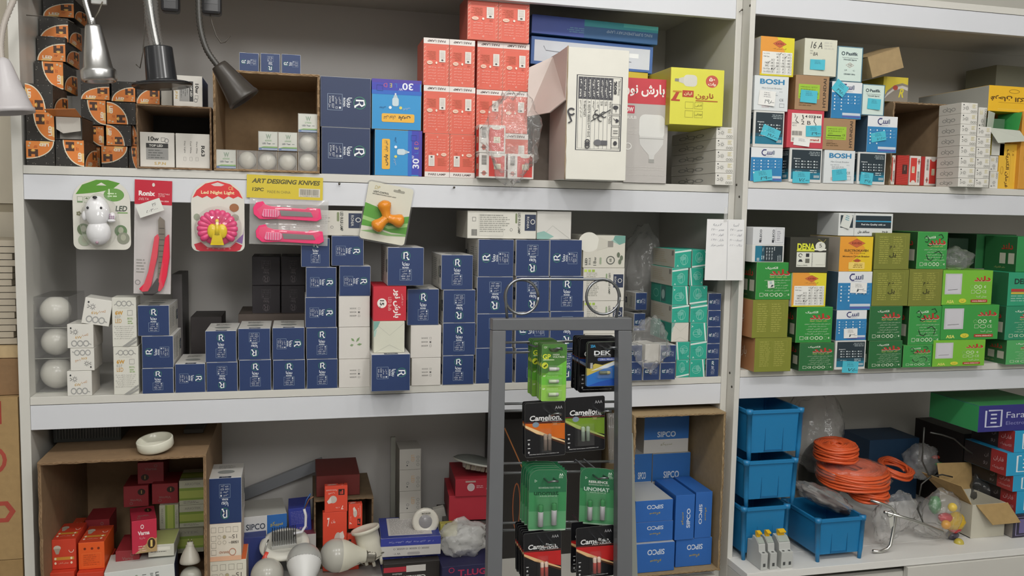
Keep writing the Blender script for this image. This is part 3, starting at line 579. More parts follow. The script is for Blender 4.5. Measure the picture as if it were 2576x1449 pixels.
# kind: name, category, look, base colour, front art, other faces, face colours, group
KD={
'ron':('bulb_box','bulb box','navy bulb box',NAVY,(a_ron,),WB,{'L':'#cfccc6','R':'#cfccc6','T':'#d2d0cb','E':'#c9ccd2'},'navy bulb boxes'),
'ron15':('bulb_box','bulb box','navy bulb box',NAVY,(a_ron,'15W  E27','مدل A70'),WB,{'L':'#cfccc6','R':'#cfccc6','T':'#d2d0cb','E':'#c9ccd2'},'navy bulb boxes'),
'ron9':('bulb_box','bulb box','navy bulb box',NAVY,(a_ron,'9W  E27','مدل A60'),WB,{'L':'#cfccc6','R':'#cfccc6','T':'#d2d0cb','E':'#c9ccd2'},'navy bulb boxes'),
'ronshade':('bulb_box','bulb box','shade-darkened bulb box','#2b252b',(a_ronshade,),{},{'T':'#3a363a','E':'#2c282c'},'shade-darkened rear bulb boxes'),  # navy bulb box with the rear shelf shade put into its colours
'ron18':('bulb_box','bulb box','navy bulb box',NAVY,(a_ron,'18W  E27','مدل A80'),WB,{'L':'#cfccc6','R':'#cfccc6','T':'#d2d0cb','E':'#c9ccd2'},'navy bulb boxes'),
'ron30':('bulb_box','bulb box','large navy bulb box','#233358',(a_ron,'30W  E27','مدل RT30W'),{},{'E':'#b9bcc2'},'navy bulb boxes'),
'hel':('bulb_box','bulb box','black and orange bulb box','#2b2824',(a_helium,),{'R':(a_helium,0),'T':(a_helium,2)},{'E':'#8a7c6c','R':'#9a7458'},'black and orange bulb boxes'),
'pars':('lamp_box','lamp box','slim red lamp box','#dc6450',(a_pars,),{},{'T':'#dccfc8','E':'#e0a090','L':'#b85a4c'},'slim red lamp boxes'),
'rw':('lamp_box','lamp box','small white and red lamp box','#dedad4',(a_redwhite,),{'L':(a_redwhite,0)},{},'small white and red lamp boxes'),
'chk':('bulb_box','bulb box','plain white bulb box with three tick squares','#d6d2cc',(a_check,),{},{},'white bulb boxes'),
'leaf':('bulb_box','bulb box','plain white bulb box with a green leaf','#d6d2cc',(a_leaf,),{},{},'white bulb boxes'),
'env':('bulb_box','bulb box','cream bulb box end folded like an envelope','#d2d2c2',(a_env,),{},{},'white bulb boxes'),
'red15':('bulb_box','bulb box','bright red bulb box with a white circle','#c42838',(a_red15,),{},{},None),
'w18':('bulb_box','bulb box','white bulb box picturing a bulb','#cfccc0',(a_bulb18,),{},{},'white bulb boxes'),
'ws':('bulb_box','bulb box','white bulb box with sideways lettering','#d2cfc6',(a_bulbside,),{},{},'white bulb boxes'),
'teal':('lamp_box','lamp box','teal lamp box','#2aa58e',(a_teal,),{'L':(a_tealside2,0)},{'L':'#b9b5a8','E':'#8ac8ba'},'teal lamp boxes'),
'teals':('lamp_box','lamp box','teal lamp box','#2aa58e',(a_teal,),{'L':(a_tealside,0)},{'E':'#8ac8ba','L':'#2c8c78'},'teal lamp boxes'),
'tealw':('lamp_box','lamp box','teal lamp box showing its white end','#d2cec4',(a_env,),{'L':(a_tealside,0)},{'L':'#2c8c78'},'teal lamp boxes'),
'w069':('bulb_box','bulb box','slim white bulb box','#dbd9d2',(a_069,),{'L':(a_069,1)},{'L':'#cbc8c0'},'slim white bulb boxes'),
'w069b':('bulb_box','bulb box','small white bulb box','#dcdad3',(a_069big,),{},{'R':'#c9c3ba'},'small white bulb boxes'),
'w6':('bulb_box','bulb box','tall white bulb box with ochre lettering','#d8d7cd',(a_6w,),{},{},'tall white bulb boxes'),
'dk':('breaker_box','breaker box','white breaker box with black label','#d6d6d2',(a_dk,),{'L':(a_dk,0)},{},'white breaker boxes with black label'),
'bl':('breaker_box','breaker box','blue and white breaker box','#dfe2e4',(a_bl,),{},{'L':'#3c5468'},'blue and white breaker boxes'),
'bosh':('breaker_box','breaker box','white breaker box with large blue letters','#d9dedf',(a_bosh,),{},{},'white breaker boxes'),
'hyu':('breaker_box','breaker box','brown breaker box with lime label','#a38260',(a_hyu,),{},{'L':'#8f6c48'},'brown breaker boxes'),
'pas':('breaker_box','breaker box','pale breaker box framed in teal','#cfe0d8',(a_pas,),{},{'L':'#5b8494','T':'#4c7488'},'pale breaker boxes'),
'kav':('breaker_box','breaker box','yellow and orange breaker box with tick list','#ddd030',(a_kav,),{},{'L':'#d2cec8','T':'#b8a498'},'yellow breaker boxes'),
'kav2':('breaker_box','breaker box','yellow and orange breaker box with red diamonds','#e2c028',(a_kav2,),{},{'L':'#b4aca0','T':'#a89c8c'},'yellow breaker boxes'),
'leg':('breaker_box','breaker box','red breaker box with scribbled white label','#c44450',(a_leg,),{},{},None),
'a16':('breaker_box','breaker box','cream breaker box hand marked in pen','#d6d6c4',(a_16a,),{},{'L':'#c2bfae'},None),
'dena':('breaker_box','breaker box','black breaker box with yellow lettering','#35352c',(a_dena,),{},{},None),
'del':('switch_box','switch box','green switch box with red lettering','#2f8c3c',(a_del,),{'L':(a_delside,0)},{'L':'#28522c','E':'#6fae62'},'green switch boxes'),
'delh':('switch_box','switch box','green switch box with red lettering and black pen scribbles','#3a9648',(a_delh,),{'L':(a_delside,0)},{'L':'#28522c','E':'#6fae62'},'green switch boxes'),
'deld':('switch_box','switch box','dark green switch box with red lettering','#2a6a3a',(a_del,),{'L':(a_delside,0)},{'L':'#24442a','E':'#5f8a5a'},'green switch boxes'),
'dell':('switch_box','switch box','pale green switch box with red lettering','#52a862',(a_del,),{'L':(a_delside,0)},{'L':'#2f6438'},'green switch boxes'),
'oli':('switch_box','switch box','plain olive switch box','#7f8430',(a_olive,),{'L':(a_wood,0)},{'L':'#b07c54','T':'#6b6f34'},'olive switch boxes'),
'oli2':('switch_box','switch box','olive switch box marked in black pen','#7a7e34',(a_olive,('د م','پل')),{},{'L':'#5e6228'},'olive switch boxes'),
'asa':('switch_box','switch box','wide lime green switch box picturing a switch','#78ba38',(a_asa,),{},{'L':'#3b7a38'},'wide switch boxes'),
'asag':('switch_box','switch box','wide green switch box picturing a switch','#3c9a44',(a_asa,),{},{'L':'#2f6a34'},'wide switch boxes'),
'tealg':('switch_box','switch box','teal green switch box','#2c8c66',(a_del,),{'L':(a_delside,0)},{'L':'#2a5a3c'},'green switch boxes'),
'sip':('fitting_box','box of light fittings','blue box','#2c66b4',(a_sip,),{'L':(a_sip,0)},{'T':'#b9bcbc'},'blue light fitting boxes'),
'sipt':('fitting_box','box of light fittings','blue box','#2c66b4',(a_sip,),{'L':(a_sip,0)},{'T':'#2c66b4'},'blue light fitting boxes'),
'sipw':('fitting_box','box of light fittings','blue and white box','#c4c2bd',(a_sipw,),{},{},'blue light fitting boxes'),
'var':('bulb_box','bulb box','crimson bulb box with gold seal','#c02844',(a_varna,),{'T':(a_var2,2),'L':(a_var2,0)},{'L':'#8e2236','T':'#9c2638'},'crimson bulb boxes'),
'var2':('bulb_box','bulb box','dull crimson bulb box','#8e2a30',(a_var2,),{},{},'crimson bulb boxes'),
'ari':('bulb_box','bulb box','white and green bulb box','#c2c4ae',(a_ari,),{'T':(a_ari,0)},{},'white and green bulb boxes'),
'mas':('spotlight_box','spotlight box','red orange spotlight box','#cc4028',(a_masta,),{'T':(a_masta,0)},{},'orange spotlight boxes'),
'mas2':('spotlight_box','spotlight box','bright orange spotlight box','#e45c20',(a_mast2,),{'T':(a_masta,0)},{'T':'#c8482a'},'orange spotlight boxes'),
'bar':('bulb_box','bulb box','cream and orange bulb box','#e4dccc',(a_barad,),{},{'T':'#dc6c38','R':'#d8c8b4'},'cream and orange bulb boxes'),
'f7':('spotlight_box','spotlight box','red spotlight box','#e04c34',(a_fan7,),{'T':(a_fan7,2)},{},'red spotlight boxes'),
'far':('socket_box','socket box','bright blue socket box','#2a9cc8',(a_faranblue,),{'L':(a_farL,0)},{'L':'#2a2424'},'bright blue socket boxes'),
'nar':('bulb_box','bulb box','bright blue bulb box with yellow plate','#2a90cc',(a_naron,),{},{'E':'#b09038','R':'#6a5030','T':'#c8a040'},'bright blue bulb boxes'),
}
class Bx: pass
def inbay(X0,X1):
    if X1>1.549 and X0<1.52: X1=1.549
    if X0<1.5825 and X1>1.6: X0=1.5825
    if -.02<X0<.0012: X0=.0012
    return X0,X1
def mk(kind,w,d,h,rot=0,name=None):
    K=KD[kind]; faces={'F':(A(*K[4]),rot)}
    for q,(fn,x) in K[5].items():
        if q=='L' and kind in('ron','ron15','ron9','ron18','mas'): faces[q]=(A(fn),0 if rot%2==0 else 2)
        elif fn is a_069 and q=='L': faces[q]=(A(fn,1),0)
        else: faces[q]=(A(fn),x)
    if kind.startswith('ron') and kind!='ron30': faces['T']=(A(a_rontop),0)
    return box_mesh(K[0],w,d,h,K[3],faces,K[6],'card',key=(kind,rot))
def bx(kind,x0,y0,x1,y1,y=0.,d=.12,rot=0,z0=None,lab=None,yaw=None,z1=None,tilt=0,grp=None,sh=.0008):
    K=KD[kind]; xm,ym=(x0+x1)/2,(y0+y1)/2
    X0,X1=at(x0,ym,y).x,at(x1,ym,y).x
    if z0 is None: z0=at(xm,y1,y).z
    if z1 is None: z1=at(xm,y0,y).z
    X0,X1=inbay(X0,X1)
    w,h=X1-X0-sh,z1-z0-.0006
    qz=.0015; w=round(w/qz)*qz; h_=h
    me=mk(kind,w,d,round(h,4),rot)
    o=bpy.data.objects.new(K[0],me); COL.objects.link(o); o.location=((X0+X1)/2,y,z0+.0003)
    if yaw is None: yaw=R.uniform(-.35,.35)
    o.rotation_euler=(0,tilt,math.radians(yaw))
    tag(o,lab or K[2],K[1],grp or K[7]); o['kd']=kind; del o['kd']
    b=Bx(); b.o=o; b.z1=z1; b.w=w; b.h=h; b.y=y; b.d=d; return b
def stack(desc,items,y=0.,d=.12,zb=None,x=None,words=None):
    """items from the bottom up: (kind,x0,ytop,x1,rot[,opts])"""
    z=zb; out=[]; n=len(items)
    for i,it in enumerate(items):
        kind,x0,yt,x1,rot=it[:5]; op=dict(it[5]) if len(it)>5 else {}
        K=KD[kind]; lk=op.pop('look',None) or K[2]+((', '+RW[rot]) if kind.startswith('ron') else '')
        pos=('topmost' if i==n-1 and n>1 else ORD[i]) if n>1 else ''
        lab=op.pop('lab',None) or (f'{lk}, {pos} {desc}' if pos else f'{lk} {desc}')
        yy=op.pop('y',y); dd=op.pop('d',d)
        b=bx(kind,x0,yt,x1,yt,yy,dd,rot,z0=z,lab=lab,**op) if 0 else bx(kind,x0,yt,x1,it[2]+60,yy,dd,rot,z0=z,z1=at((x0+x1)/2,yt,yy).z,lab=lab,**op)
        z=b.z1; out.append(b)
    return out
def note(b,px,py,w,h,ang,col='#4ab8cc',txt=None,lift=.0012,lbl='light blue price note'):
    """paper price note stuck on the front of a box"""
    p=at(px,py,b.y); o=b.o; L=Vector((p.x,b.y,p.z))-o.location
    pw,ph=w/F*(b.y-CAM.y)*1.0,h/F*(b.y-CAM.y)
    k=(L.y,); a=Art(100,60); 
    if txt: a.text(txt,62,16,17,'#26343c',w=46,sh=.2); a.line([(74,14),(96,15)],1.6,'#26343c')
    a.micro(30,50,46,3,8,'#3c90a4' if col!='#e6e6e2' else '#a8a8a8',4)
    mb=MB(); n=6; v=[]; 
    for i in range(n+1):
        t=i/n; c=.0022*(1-math.cos(t*2.2))
        for zz in(-.5,.5): v.append(((t-.5)*pw,-c,zz*ph))
    f=[[2*i,2*i+2,2*i+3,2*i+1] for i in range(n)]
    mb.add(v,f,M(col,'card'))
    base=len(mb.v)
    tmp=MB(); put(tmp,a,(-pw/2,0,-ph/2),(1,0,0),(0,0,1),(0,-1,0),pw,ph,0)
    for i,p3 in enumerate(tmp.v):
        t=p3[0]/pw+.5; tmp.v[i]=(p3[0],p3[1]-.0022*(1-math.cos(t*2.2)),p3[2])
    o0=len(mb.v); mb.v+=tmp.v
    for ff,mi in zip(tmp.f,tmp.m): mb.f.append([o0+q for q in ff]); mb.m.append(mb.mi(tmp.mats[mi])); mb.sm.append(False)
    q=mb.obj('price_note',o); q.location=(L.x,-lift,L.z); q.rotation_euler=(0,-ang,0); q['label']=lbl; return q
# ---------------- row one, wide unit ----------------
D='in the front pile in the top left corner'
def hb(x0,y0,x1,y1,y,rot,lab,z0=None,**k): return bx('hel',x0,y0,x1,y1,y,.11,rot,z0=z0,lab=lab,**k)
h1=hb(66,355,138,415,0.004,2,'black and orange bulb box, upside down, in the bottom corner against the side panel',z0=zAb,yaw=0)
h2=hb(140,352,212,418,0.004,1,'black and orange bulb box, sideways, second along the bottom of the corner pile',z0=zAb)
h3=hb(66,282,137,353,.005,1,'black and orange bulb box, sideways, resting on the upside-down corner one',z0=h1.z1,yaw=0)
h5=hb(64,211,133,281,.006,3,'black and orange bulb box with H facing down, beneath the white gooseneck lamp shade',z0=h3.z1,yaw=0)
z=h5.z1
hb(87,155,160,224,.088,1,'black and orange bulb box behind, lowest of the four rising to the top corner',yaw=0)
hb(93,92,165,154,.108,0,'black and orange bulb box behind, second of four rising to the top corner',yaw=0)
hb(99,44,172,105,.128,0,'black and orange bulb box behind, third of four rising to the top corner',yaw=0)
hb(108,-6,186,43,.15,0,'black and orange bulb box behind, cut by the upper picture edge',yaw=0)
for i,(x0,y0,x1,y1,y,r,l) in enumerate(((255,368,322,422,.13,2,'bottom, next to the brown carton'),(324,368,350,422,.14,1,'bottom, half hidden by the carton edge'),(268,314,330,367,.13,3,'above the bottom one beside the carton'),(332,314,352,367,.15,3,'sliver at mid height behind the carton edge'),(203,252,267,314,.14,1,'below the chrome lamp shade'),(269,257,341,313,.135,3,'H low, beside the brown carton'),(203,205,276,251,.15,0,'upright, just under the chrome shade'),(280,205,341,256,.15,0,'upright, between chrome and black lamps'),(343,205,402,262,.16,0,'upright, behind the black disc lamp'),(203,316,262,368,.15,1,'in the gap behind the opened box'),(214,368,253,422,.16,1,'low in the gap beside the corner pile'))):
    hb(x0,y0,x1,y1,y,r,'black and orange bulb box, rear pile, '+l,z0=zAb if y1==422 else None,yaw=0)
# opened box with its flap up
t=thing('bulb_box','opened black and orange bulb box with white inside and torn raised flap','bulb box',group='black and orange bulb boxes')
p0,p1=at(139,352,.0),at(206,352,.0); zt=at(170,290,0).z; t.location=((p0.x+p1.x)/2,0,h2.z1+.0004); w_=p1.x-p0.x; hh=zt-h2.z1-.002
mb=MB(); k=M('#2b2824'); wi=M('#c9c4bb')
for a,b in(((-w_/2,0,0),(w_/2,.1,.0012)),((-w_/2,.004,.0012),(-w_/2+.0012,.1,hh)),((w_/2-.0012,.004,.0012),(w_/2,.1,hh)),((-w_/2,.1,0),(w_/2,.1012,hh)),((-w_/2,.004,hh-.0012),(w_/2,.1,hh))): mb.box(a,b,k)
mb.box((-w_/2+.0014,.03,.0014),(w_/2-.0014,.031,hh-.0014),wi)
mb.obj('carton_body',t)
mb=MB(); mb.add([(-w_/2-.004,.002,hh-.001),(w_/2,.002,hh-.001),(w_/2-.004,-.03,hh+.012),(-w_/2-.012,-.028,hh+.009)],[[0,1,2,3]],M('#d88440')); o=mb.obj('top_flap',t,solid=.0008); o['label']='torn orange flap'
mb=MB(); mb.add([(-w_/2+.002,.003,.02),(w_/2-.002,.003,.018),(w_/2-.002,.001,hh-.002),(-w_/2+.002,.001,hh-.002),(-.01,.002,.012)],[[0,4,1,2,3]],M('#c9c4bb')); o=mb.obj('inner_flap',t,solid=.0008); o['label']='white inner flap'
# open corrugated cartons
KB='#a88c6a'; KI='#a98560'
def ocarton(name,lab,x0,x1,y0,y1,z0,z1,t=.004,rag=1,group=None,col=KB,open_='F',inner=None,seed=1,cat='cardboard carton'):
    """cardboard carton lying with its open side toward the room"""
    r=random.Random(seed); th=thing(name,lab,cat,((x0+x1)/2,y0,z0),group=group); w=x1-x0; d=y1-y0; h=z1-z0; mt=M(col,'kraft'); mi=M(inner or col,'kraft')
    def panel(nm,P,u,v,nv,n=22):
        # P corner, u along front edge, v going back, nv thickness dir; front edge torn
        mb=MB(); P,u,v,nv=map(Vector,(P,u,v,nv)); vs=[]
        for i in range(n+1):
            e=v.normalized()*(r.uniform(-.0035,.0025)*rag); vs+= [P+u*(i/n)+e,P+u*(i/n)+v,P+u*(i/n)+v+nv,P+u*(i/n)+e+nv]
        fs=[]
        for i in range(n):
            a=4*i;b=a+4; fs+=[[a,b,b+1,a+1],[a+1,b+1,b+2,a+2],[a+2,b+2,b+3,a+3],[a+3,b+3,b,a]]
        fs+=[[0,1,2,3],[4*n+3,4*n+2,4*n+1,4*n]]
        mb.add(vs,fs,mt)
        # corrugation flutes showing on the cut edge
        if t>.002:
            U=u.normalized(); N=nv.normalized(); L=u.length; k=int(L/.006)
            pts=[P+U*(j*L/k)+N*(t*(.25 if j%2 else .75))-v.normalized()*.0036 for j in range(k+1)]
            mb.tube(pts,.0005,M('#7d5f40','kraft'),4)
        return mb.obj(nm,th)
    panel('bottom_panel',(-w/2,0,0),(w,0,0),(0,d,0),(0,0,t)); panel('top_panel',(-w/2,0,h-t),(w,0,0),(0,d,0),(0,0,t))
    panel('side_panel',(-w/2,0,t+.0002),(0,0,h-2*t-.0004),(0,d,0),(t,0,0)); panel('side_panel',(w/2-t,0,t+.0002),(0,0,h-2*t-.0004),(0,d,0),(t,0,0))
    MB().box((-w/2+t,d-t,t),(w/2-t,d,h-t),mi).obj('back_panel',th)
    return th
a=at(345,420,.0);b=at(533,420,.0); zc=at(440,266,0).z
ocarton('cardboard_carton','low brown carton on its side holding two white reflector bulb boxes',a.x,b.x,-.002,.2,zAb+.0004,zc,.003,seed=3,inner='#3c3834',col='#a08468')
zz=zAb+.0038
for k_,(x0,x1,fn,l) in enumerate(((351,439,a_spn1,'white reflector bulb box, print upside down, inside the low brown carton'),(441,528,a_spn2,'white reflector bulb box with sideways lettering, inside the low brown carton'))):
    p,q=at(x0,380,.004),at(x1,380,.004); h_=at(440,335,.004).z-zz
    me=box_mesh('bulb_box',q.x-p.x-.001,.13,h_,'#dcd8d0',{'F':(A(fn),0)},{'T':'#c9c4bc'},key='spn%d'%k_); o=bpy.data.objects.new('bulb_box',me); COL.objects.link(o); o.location=((p.x+q.x)/2,.006,zz+.0004); tag(o,l,'bulb box','white reflector bulb boxes')
a_spn1_=A(a_spn1)
p,q=at(436,230,.02),at(509,230,.02); me=box_mesh('bulb_box',q.x-p.x,.12,at(470,190,.02).z-zc-.001,'#dcd8d0',{'F':(A(a_spn1),3)},{'R':'#3a4f78'},key='spn3'); o=bpy.data.objects.new('bulb_box',me); COL.objects.link(o); o.location=((p.x+q.x)/2,.02,zc+.0008); tag(o,'white reflector bulb box with blue side, lying on the low brown carton','bulb box','white reflector bulb boxes')
p,q=at(404,230,.06),at(434,230,.06); me=box_mesh('bulb_box',q.x-p.x-.002,.1,at(420,205,.06).z-zc-.001,'#b9b5ac',{},{},key='spn4'); o=bpy.data.objects.new('bulb_box',me); COL.objects.link(o); o.location=((p.x+q.x)/2,.06,zc+.0008); tag(o,'plain pale box half hidden by the black disc lamp, on the low carton','box')
# large carton
a=at(538,425,-.004);b=at(804,430,-.004); zc2=at(670,181,-.004).z
ocarton('cardboard_carton','large brown carton on its side with three tiny navy boxes on its roof',a.x,b.x,-.004,.25,zAb+.0004,zc2,.0045,seed=5)
for i,(x0,y0,x1,y1,r) in enumerate(((602,126,651,173,1),(655,129,705,177,2),(708,132,757,181,1))):
    bx('ron9',x0,y0,x1,y1,.004,.05,r,z0=zc2+.0005,lab='tiny navy bulb box on the large carton roof, '+('nearest the black cone lamp','middle of the three','nearest the big navy boxes')[i],yaw=0,z1=zc2+.0005+at(x0,y0,.004).z-at(x0,y1,.004).z)
# clear cubes with white sleeves, inside the large carton
CL=film('clear_plastic',white=.04,rough=.05); CB=film('clear_box',white=.10,rough=.04)
def clearcube(x,y,z,w,lab,front=None,d=.05,h=None):
    h=h or w; t=thing('mini_bulb_pack',lab,'bulb pack',(x,y,z),group='clear cube bulb packs')
    mb=MB(); 
    for a,b in(((-w/2,0,0),(w/2,.0006,h)),((-w/2,.0006,0),(-w/2+.0006,d,h)),((w/2-.0006,.0006,0),(w/2,d,h)),((-w/2+.0006,.0006,h-.0006),(w/2-.0006,d,h)),((-w/2+.0006,.0006,0),(w/2-.0006,d,.0006)),((-w/2+.0006,d-.0006,.0006),(w/2-.0006,d,h-.0006))): mb.box(a,b,CB)
    for s in(-1,1): mb.box((s*w/2-.0004,-.0004,0),(s*w/2+.0004,.0004,h),M('#b8b4aa','gloss'))
    mb.obj('clear_case',t)
    if front: 
        mb=MB(); mb.box((-w/2+.0007,.0008,.0008),(w/2-.0007,.0018,h-.0008),M('#d9dad0')); put(mb,A(a_tear,front),(-w/2+.0007,.0008,.0008),(1,0,0),(0,0,1),(0,-1,0),w-.0014,h-.0016); mb.obj('card_sleeve',t)
    mb=MB(); mb.lathe([(0,-.016),(.010,-.0145),(.0175,-.008),(.019,0),(.016,.008),(.011,.015),(.009,.024),(.009,.028),(0,.028)],M('#d6d2c6','gloss'),20,Matrix.Translation((0,.0225,h/2))@Matrix.Rotation(-PI/2,4,'X')); mb.obj('bulb',t)
zi=zAb+.0050
for i,(x0,x1,f) in enumerate(((543,594,'6500K'),(596,646,None),(648,697,None),(699,747,None),(750,799,None))):
    p,q=at(x0,405,0.004),at(x1,405,.004); w_=q.x-p.x-.0006
    clearcube((p.x+q.x)/2,.004,zi,w_,('white-carded cube bulb pack on the large carton floor, nearest its side','clear cube bulb pack next to the white-carded one, on the large carton floor','clear cube bulb pack, middle of the floor row in the large carton','clear cube bulb pack under the second white-carded cube in the large carton','clear cube bulb pack in the bottom corner of the large carton')[i],f)
    ww=w_
for x0,x1,f,l in((650,699,'6500K','white-carded cube bulb pack on the second tier, standing on the middle clear cube'),(700,748,'6500K','white-carded cube bulb pack on the second tier, next to the tall corner column'),(750,799,None,'clear cube bulb pack on the second tier of the carton corner column')):
    p,q=at(x0,365,0.004),at(x1,365,.004); clearcube((p.x+q.x)/2,.004,zi+ww+.0008,q.x-p.x-.0006,l,f,h=ww)
p,q=at(750,320,0.004),at(799,320,.004); clearcube((p.x+q.x)/2,.004,zi+2*ww+.0016,q.x-p.x-.0006,'white-carded cube bulb pack topping the corner column in the large carton','2700K',h=ww)
# large navy and blue boxes
stack('of the pair beside the large carton',[('ron30',808,321,932,3),('ron30',806,194,933,3)],0,.16,zAb)
b1=bx('nar',942,327,1062,447,0.0,.15,1,z0=zAb,lab='bright blue bulb box with yellow plate, lower of the pair, print running upward',yaw=0)
bx('nar',935,200,1060,325,0.0,.15,2,z0=b1.z1,lab='bright blue bulb box with yellow plate, upper of the pair, print upside down',yaw=-1.2)
# red lamp boxes in pairs
pi=0
def pair(x0,y0,x1,y1,y,rot,desc,z0=None,d=.1):
    xm=(x0+x1)/2; z1=at(xm,y0,y).z
    for k_,(a_,b_) in enumerate(((x0,xm),(xm,x1))):
        b=bx('pars',a_,y0,b_,y1,y,d,rot,z0=z0,z1=z1,lab='slim red lamp box, '+('first' if k_==0 else 'second')+' of the pair '+desc,yaw=0,sh=.0006)
    return b
c1=pair(1068,337,1195,455,.0,0,'at the shelf, beside the blue boxes',zAb)
c2=pair(1065,217,1195,337,.002,2,'in the middle of the near stack',c1.z1)
c3=pair(1065,98,1195,217,.004,2,'topping the near stack',c2.z1)
d1=pair(1200,335,1328,455,.03,2,'at the shelf behind the crumpled bag',zAb)
d2=pair(1198,228,1328,335,.03,2,'behind the top of the crumpled bag',d1.z1)
d3=pair(1200,107,1331,228,.03,2,'below the highest red pair',d2.z1)
d4=pair(1176,-8,1332,108,.02,2,'highest of all, under the shelf lip',d3.z1)
for (x0,y0,x1,y1,l) in ((1205,385,1273,455,'at the shelf, first of two'),(1277,387,1343,455,'at the shelf, second of two')):
    s=bx('rw',x0,y0,x1,y1,-.03,.05,0,z0=zAb,lab='small white and red lamp box '+l+', under clear film',yaw=0)
    if x0==1205: bx('rw',1205,314,1272,385,-.03,.05,0,z0=s.z1,lab='small white and red lamp box standing on another, under clear film',yaw=0)
# crumpled clear bags
def bag(name,lab,c,r,seed=1,amp=.22,mat=None,cat='plastic bag',group=None,rot=(0,0,0),sub=4,parent=None,keep=False,sc=2.2):
    bm=bmesh.new(); bmesh.ops.create_icosphere(bm,subdivisions=sub,radius=1); off=Vector((seed*3.7,seed*1.3,seed*5.1))
    for v in bm.verts:
        p=v.co.copy(); n=noise.noise(p*sc+off)*1.0+abs(noise.noise(p*sc*2.4+off))*.9-.3+abs(noise.noise(p*sc*5+off))*.35; k=1+amp*n; v.co=Vector((p.x*r[0]*k,(min(p.y,-.02) if name=='blister' else p.y)*r[1]*k,p.z*r[2]*k))
    me=bpy.data.meshes.new(name); bm.to_mesh(me); bm.free(); me.materials.append(mat or film('bag_film',white=.09,rough=.14,bump=42)); 
    for p in me.polygons: p.use_smooth=(p.index%5!=0)
    o=bpy.data.objects.new(name,me); COL.objects.link(o); o.location=c; o.rotation_euler=rot
    if parent: o.parent=parent; return o
    return tag(o,lab,cat,group)
p=at(1285,345,-.05); bag('plastic_bag','crumpled clear plastic bag hanging over the small white and red lamp boxes',(p.x,-.055,p.z),(.062,.02,.096),3,.3)
# ring lamp boxes
def cust(name,lab,cat,x0,y0,x1,y1,y,d,base,faces,cols={},z0=None,yaw=0,group=None,roll=0,z1=None):
    xm,ym=(x0+x1)/2,(y0+y1)/2; X0,X1=at(x0,ym,y).x,at(x1,ym,y).x; X0,X1=inbay(X0,X1); z0=z0 if z0 is not None else at(xm,y1,y).z; z1=z1 or at(xm,y0,y).z
    me=box_mesh(name,X1-X0,d,z1-z0,base,faces,cols); o=bpy.data.objects.new(name,me); COL.objects.link(o); o.location=((X0+X1)/2,y,z0+.0003); o.rotation_euler=(0,roll,math.radians(yaw)); tag(o,lab,cat,group)
    b=Bx(); b.o=o; b.y=y; b.z1=z1; b.d=d; return b
ends=Art(305,50); ends.rect(8,6,289,38,'#cfd3da'); ends.line([(30,34),(36,26),(250,18)],1.4,'#70747c'); ends.rect(228,26,40,8,'#f0f2f2')
yl=cust('bulb_box','dark yellow box wedged behind the white carton under the ring lamp boxes','bulb box',1500,178,1628,330,.09,.15,'#c9b030',{},z0=None)
w1=cust('ring_lamp_box','blue ring lamp box showing its white end flap, lower of two','lamp box',1335,104,1642,160,.09,.22,'#4166a4',{'F':(ends,0)},z0=yl.z1,roll=.02,group='ring lamp boxes')
cust('ring_lamp_box','dark blue and teal ring lamp box with upside-down lettering, upper of two','lamp box',1337,52,1655,104,.08,.22,'#2c5c8c',{'F':(A(a_ring),2)},{'T':'#2a5a8a'},z0=w1.z1+.004,yaw=0,roll=.025,group='ring lamp boxes')
tag(MB().box((at(1342,300,.1).x,.1,zAb+.0003),(at(1495,300,.1).x,.3,yl.z1-.002),M('#8e847a','kraft')).obj('cardboard_carton'),'plain brown carton deep in shade behind the big white carton','cardboard carton')
# white carton with open side flap
t=thing('white_carton','large white carton with black shipping label and a bent open side flap','carton')
X0,X1=at(1425,300,-.085).x,at(1578,300,-.085).x; za=zAb+.0008; zb=at(1500,122,-.085).z; t.location=((X0+X1)/2,-.085,za); w_=X1-X0; h_=zb-za
me=box_mesh('carton_body',w_,.13,h_,'#dedcd2',{'F':(A(a_carton_info),0)},{'L':'#c9beb6','T':'#cfcabd'}); o=bpy.data.objects.new('carton_body',me); COL.objects.link(o); o.parent=t
mb=MB(); mb.add([(-w_/2-.001,-.001,h_),(-w_/2-.001,.11,h_-.004),(-w_/2-.055,.12,h_-.03),(-w_/2-.062,.10,h_*.50),(-w_/2-.030,.03,h_*.51),(-w_/2-.003,-.0005,h_*.60)],[[0,1,2,3,4,5]],M('#cdbfb8','card')); o=mb.obj('side_flap',t,solid=.003); o['label']='bent flap standing out from the carton side'
mb=MB(); mb.tube([(-w_/2-.0008,-.001,h_*x/14+R.uniform(-.002,.002)) for x in range(15)],[R.uniform(.0008,.0022) for x in range(15)],M('#a8957c','kraft'),5); o=mb.obj('torn_edge',t); o['label']='torn brown edge'
# tall grey and red box, yellow boxes
cust('bulb_box','tall grey bulb box with red band and white lettering behind the white carton','bulb box',1572,198,1680,461,-.005,.1,'#bcb8b4',{'F':(A(a_baresh),0)},{'L':'#a8a4a0'},z0=zAb)
st=[]
z=zAb
for i in range(5):
    yt=437-29*i; b=bx('w069',1799+i*.6,yt,1846,yt+29,-.02,.25,0,z0=z,z1=at(1825,yt-1,-.02).z,lab='slim white bulb box, '+('topmost' if i==4 else ORD[i])+' of the five beneath the yellow box',yaw=0); z=b.z1
b=cust('bulb_box','yellow bulb box with red circle standing on five slim white boxes','bulb box',1686,173,1820,323,-.03,.16,'#dcd84c',{'F':(A(a_naronyellow),0)},{'L':'#b0a23a'},z0=z,yaw=0)
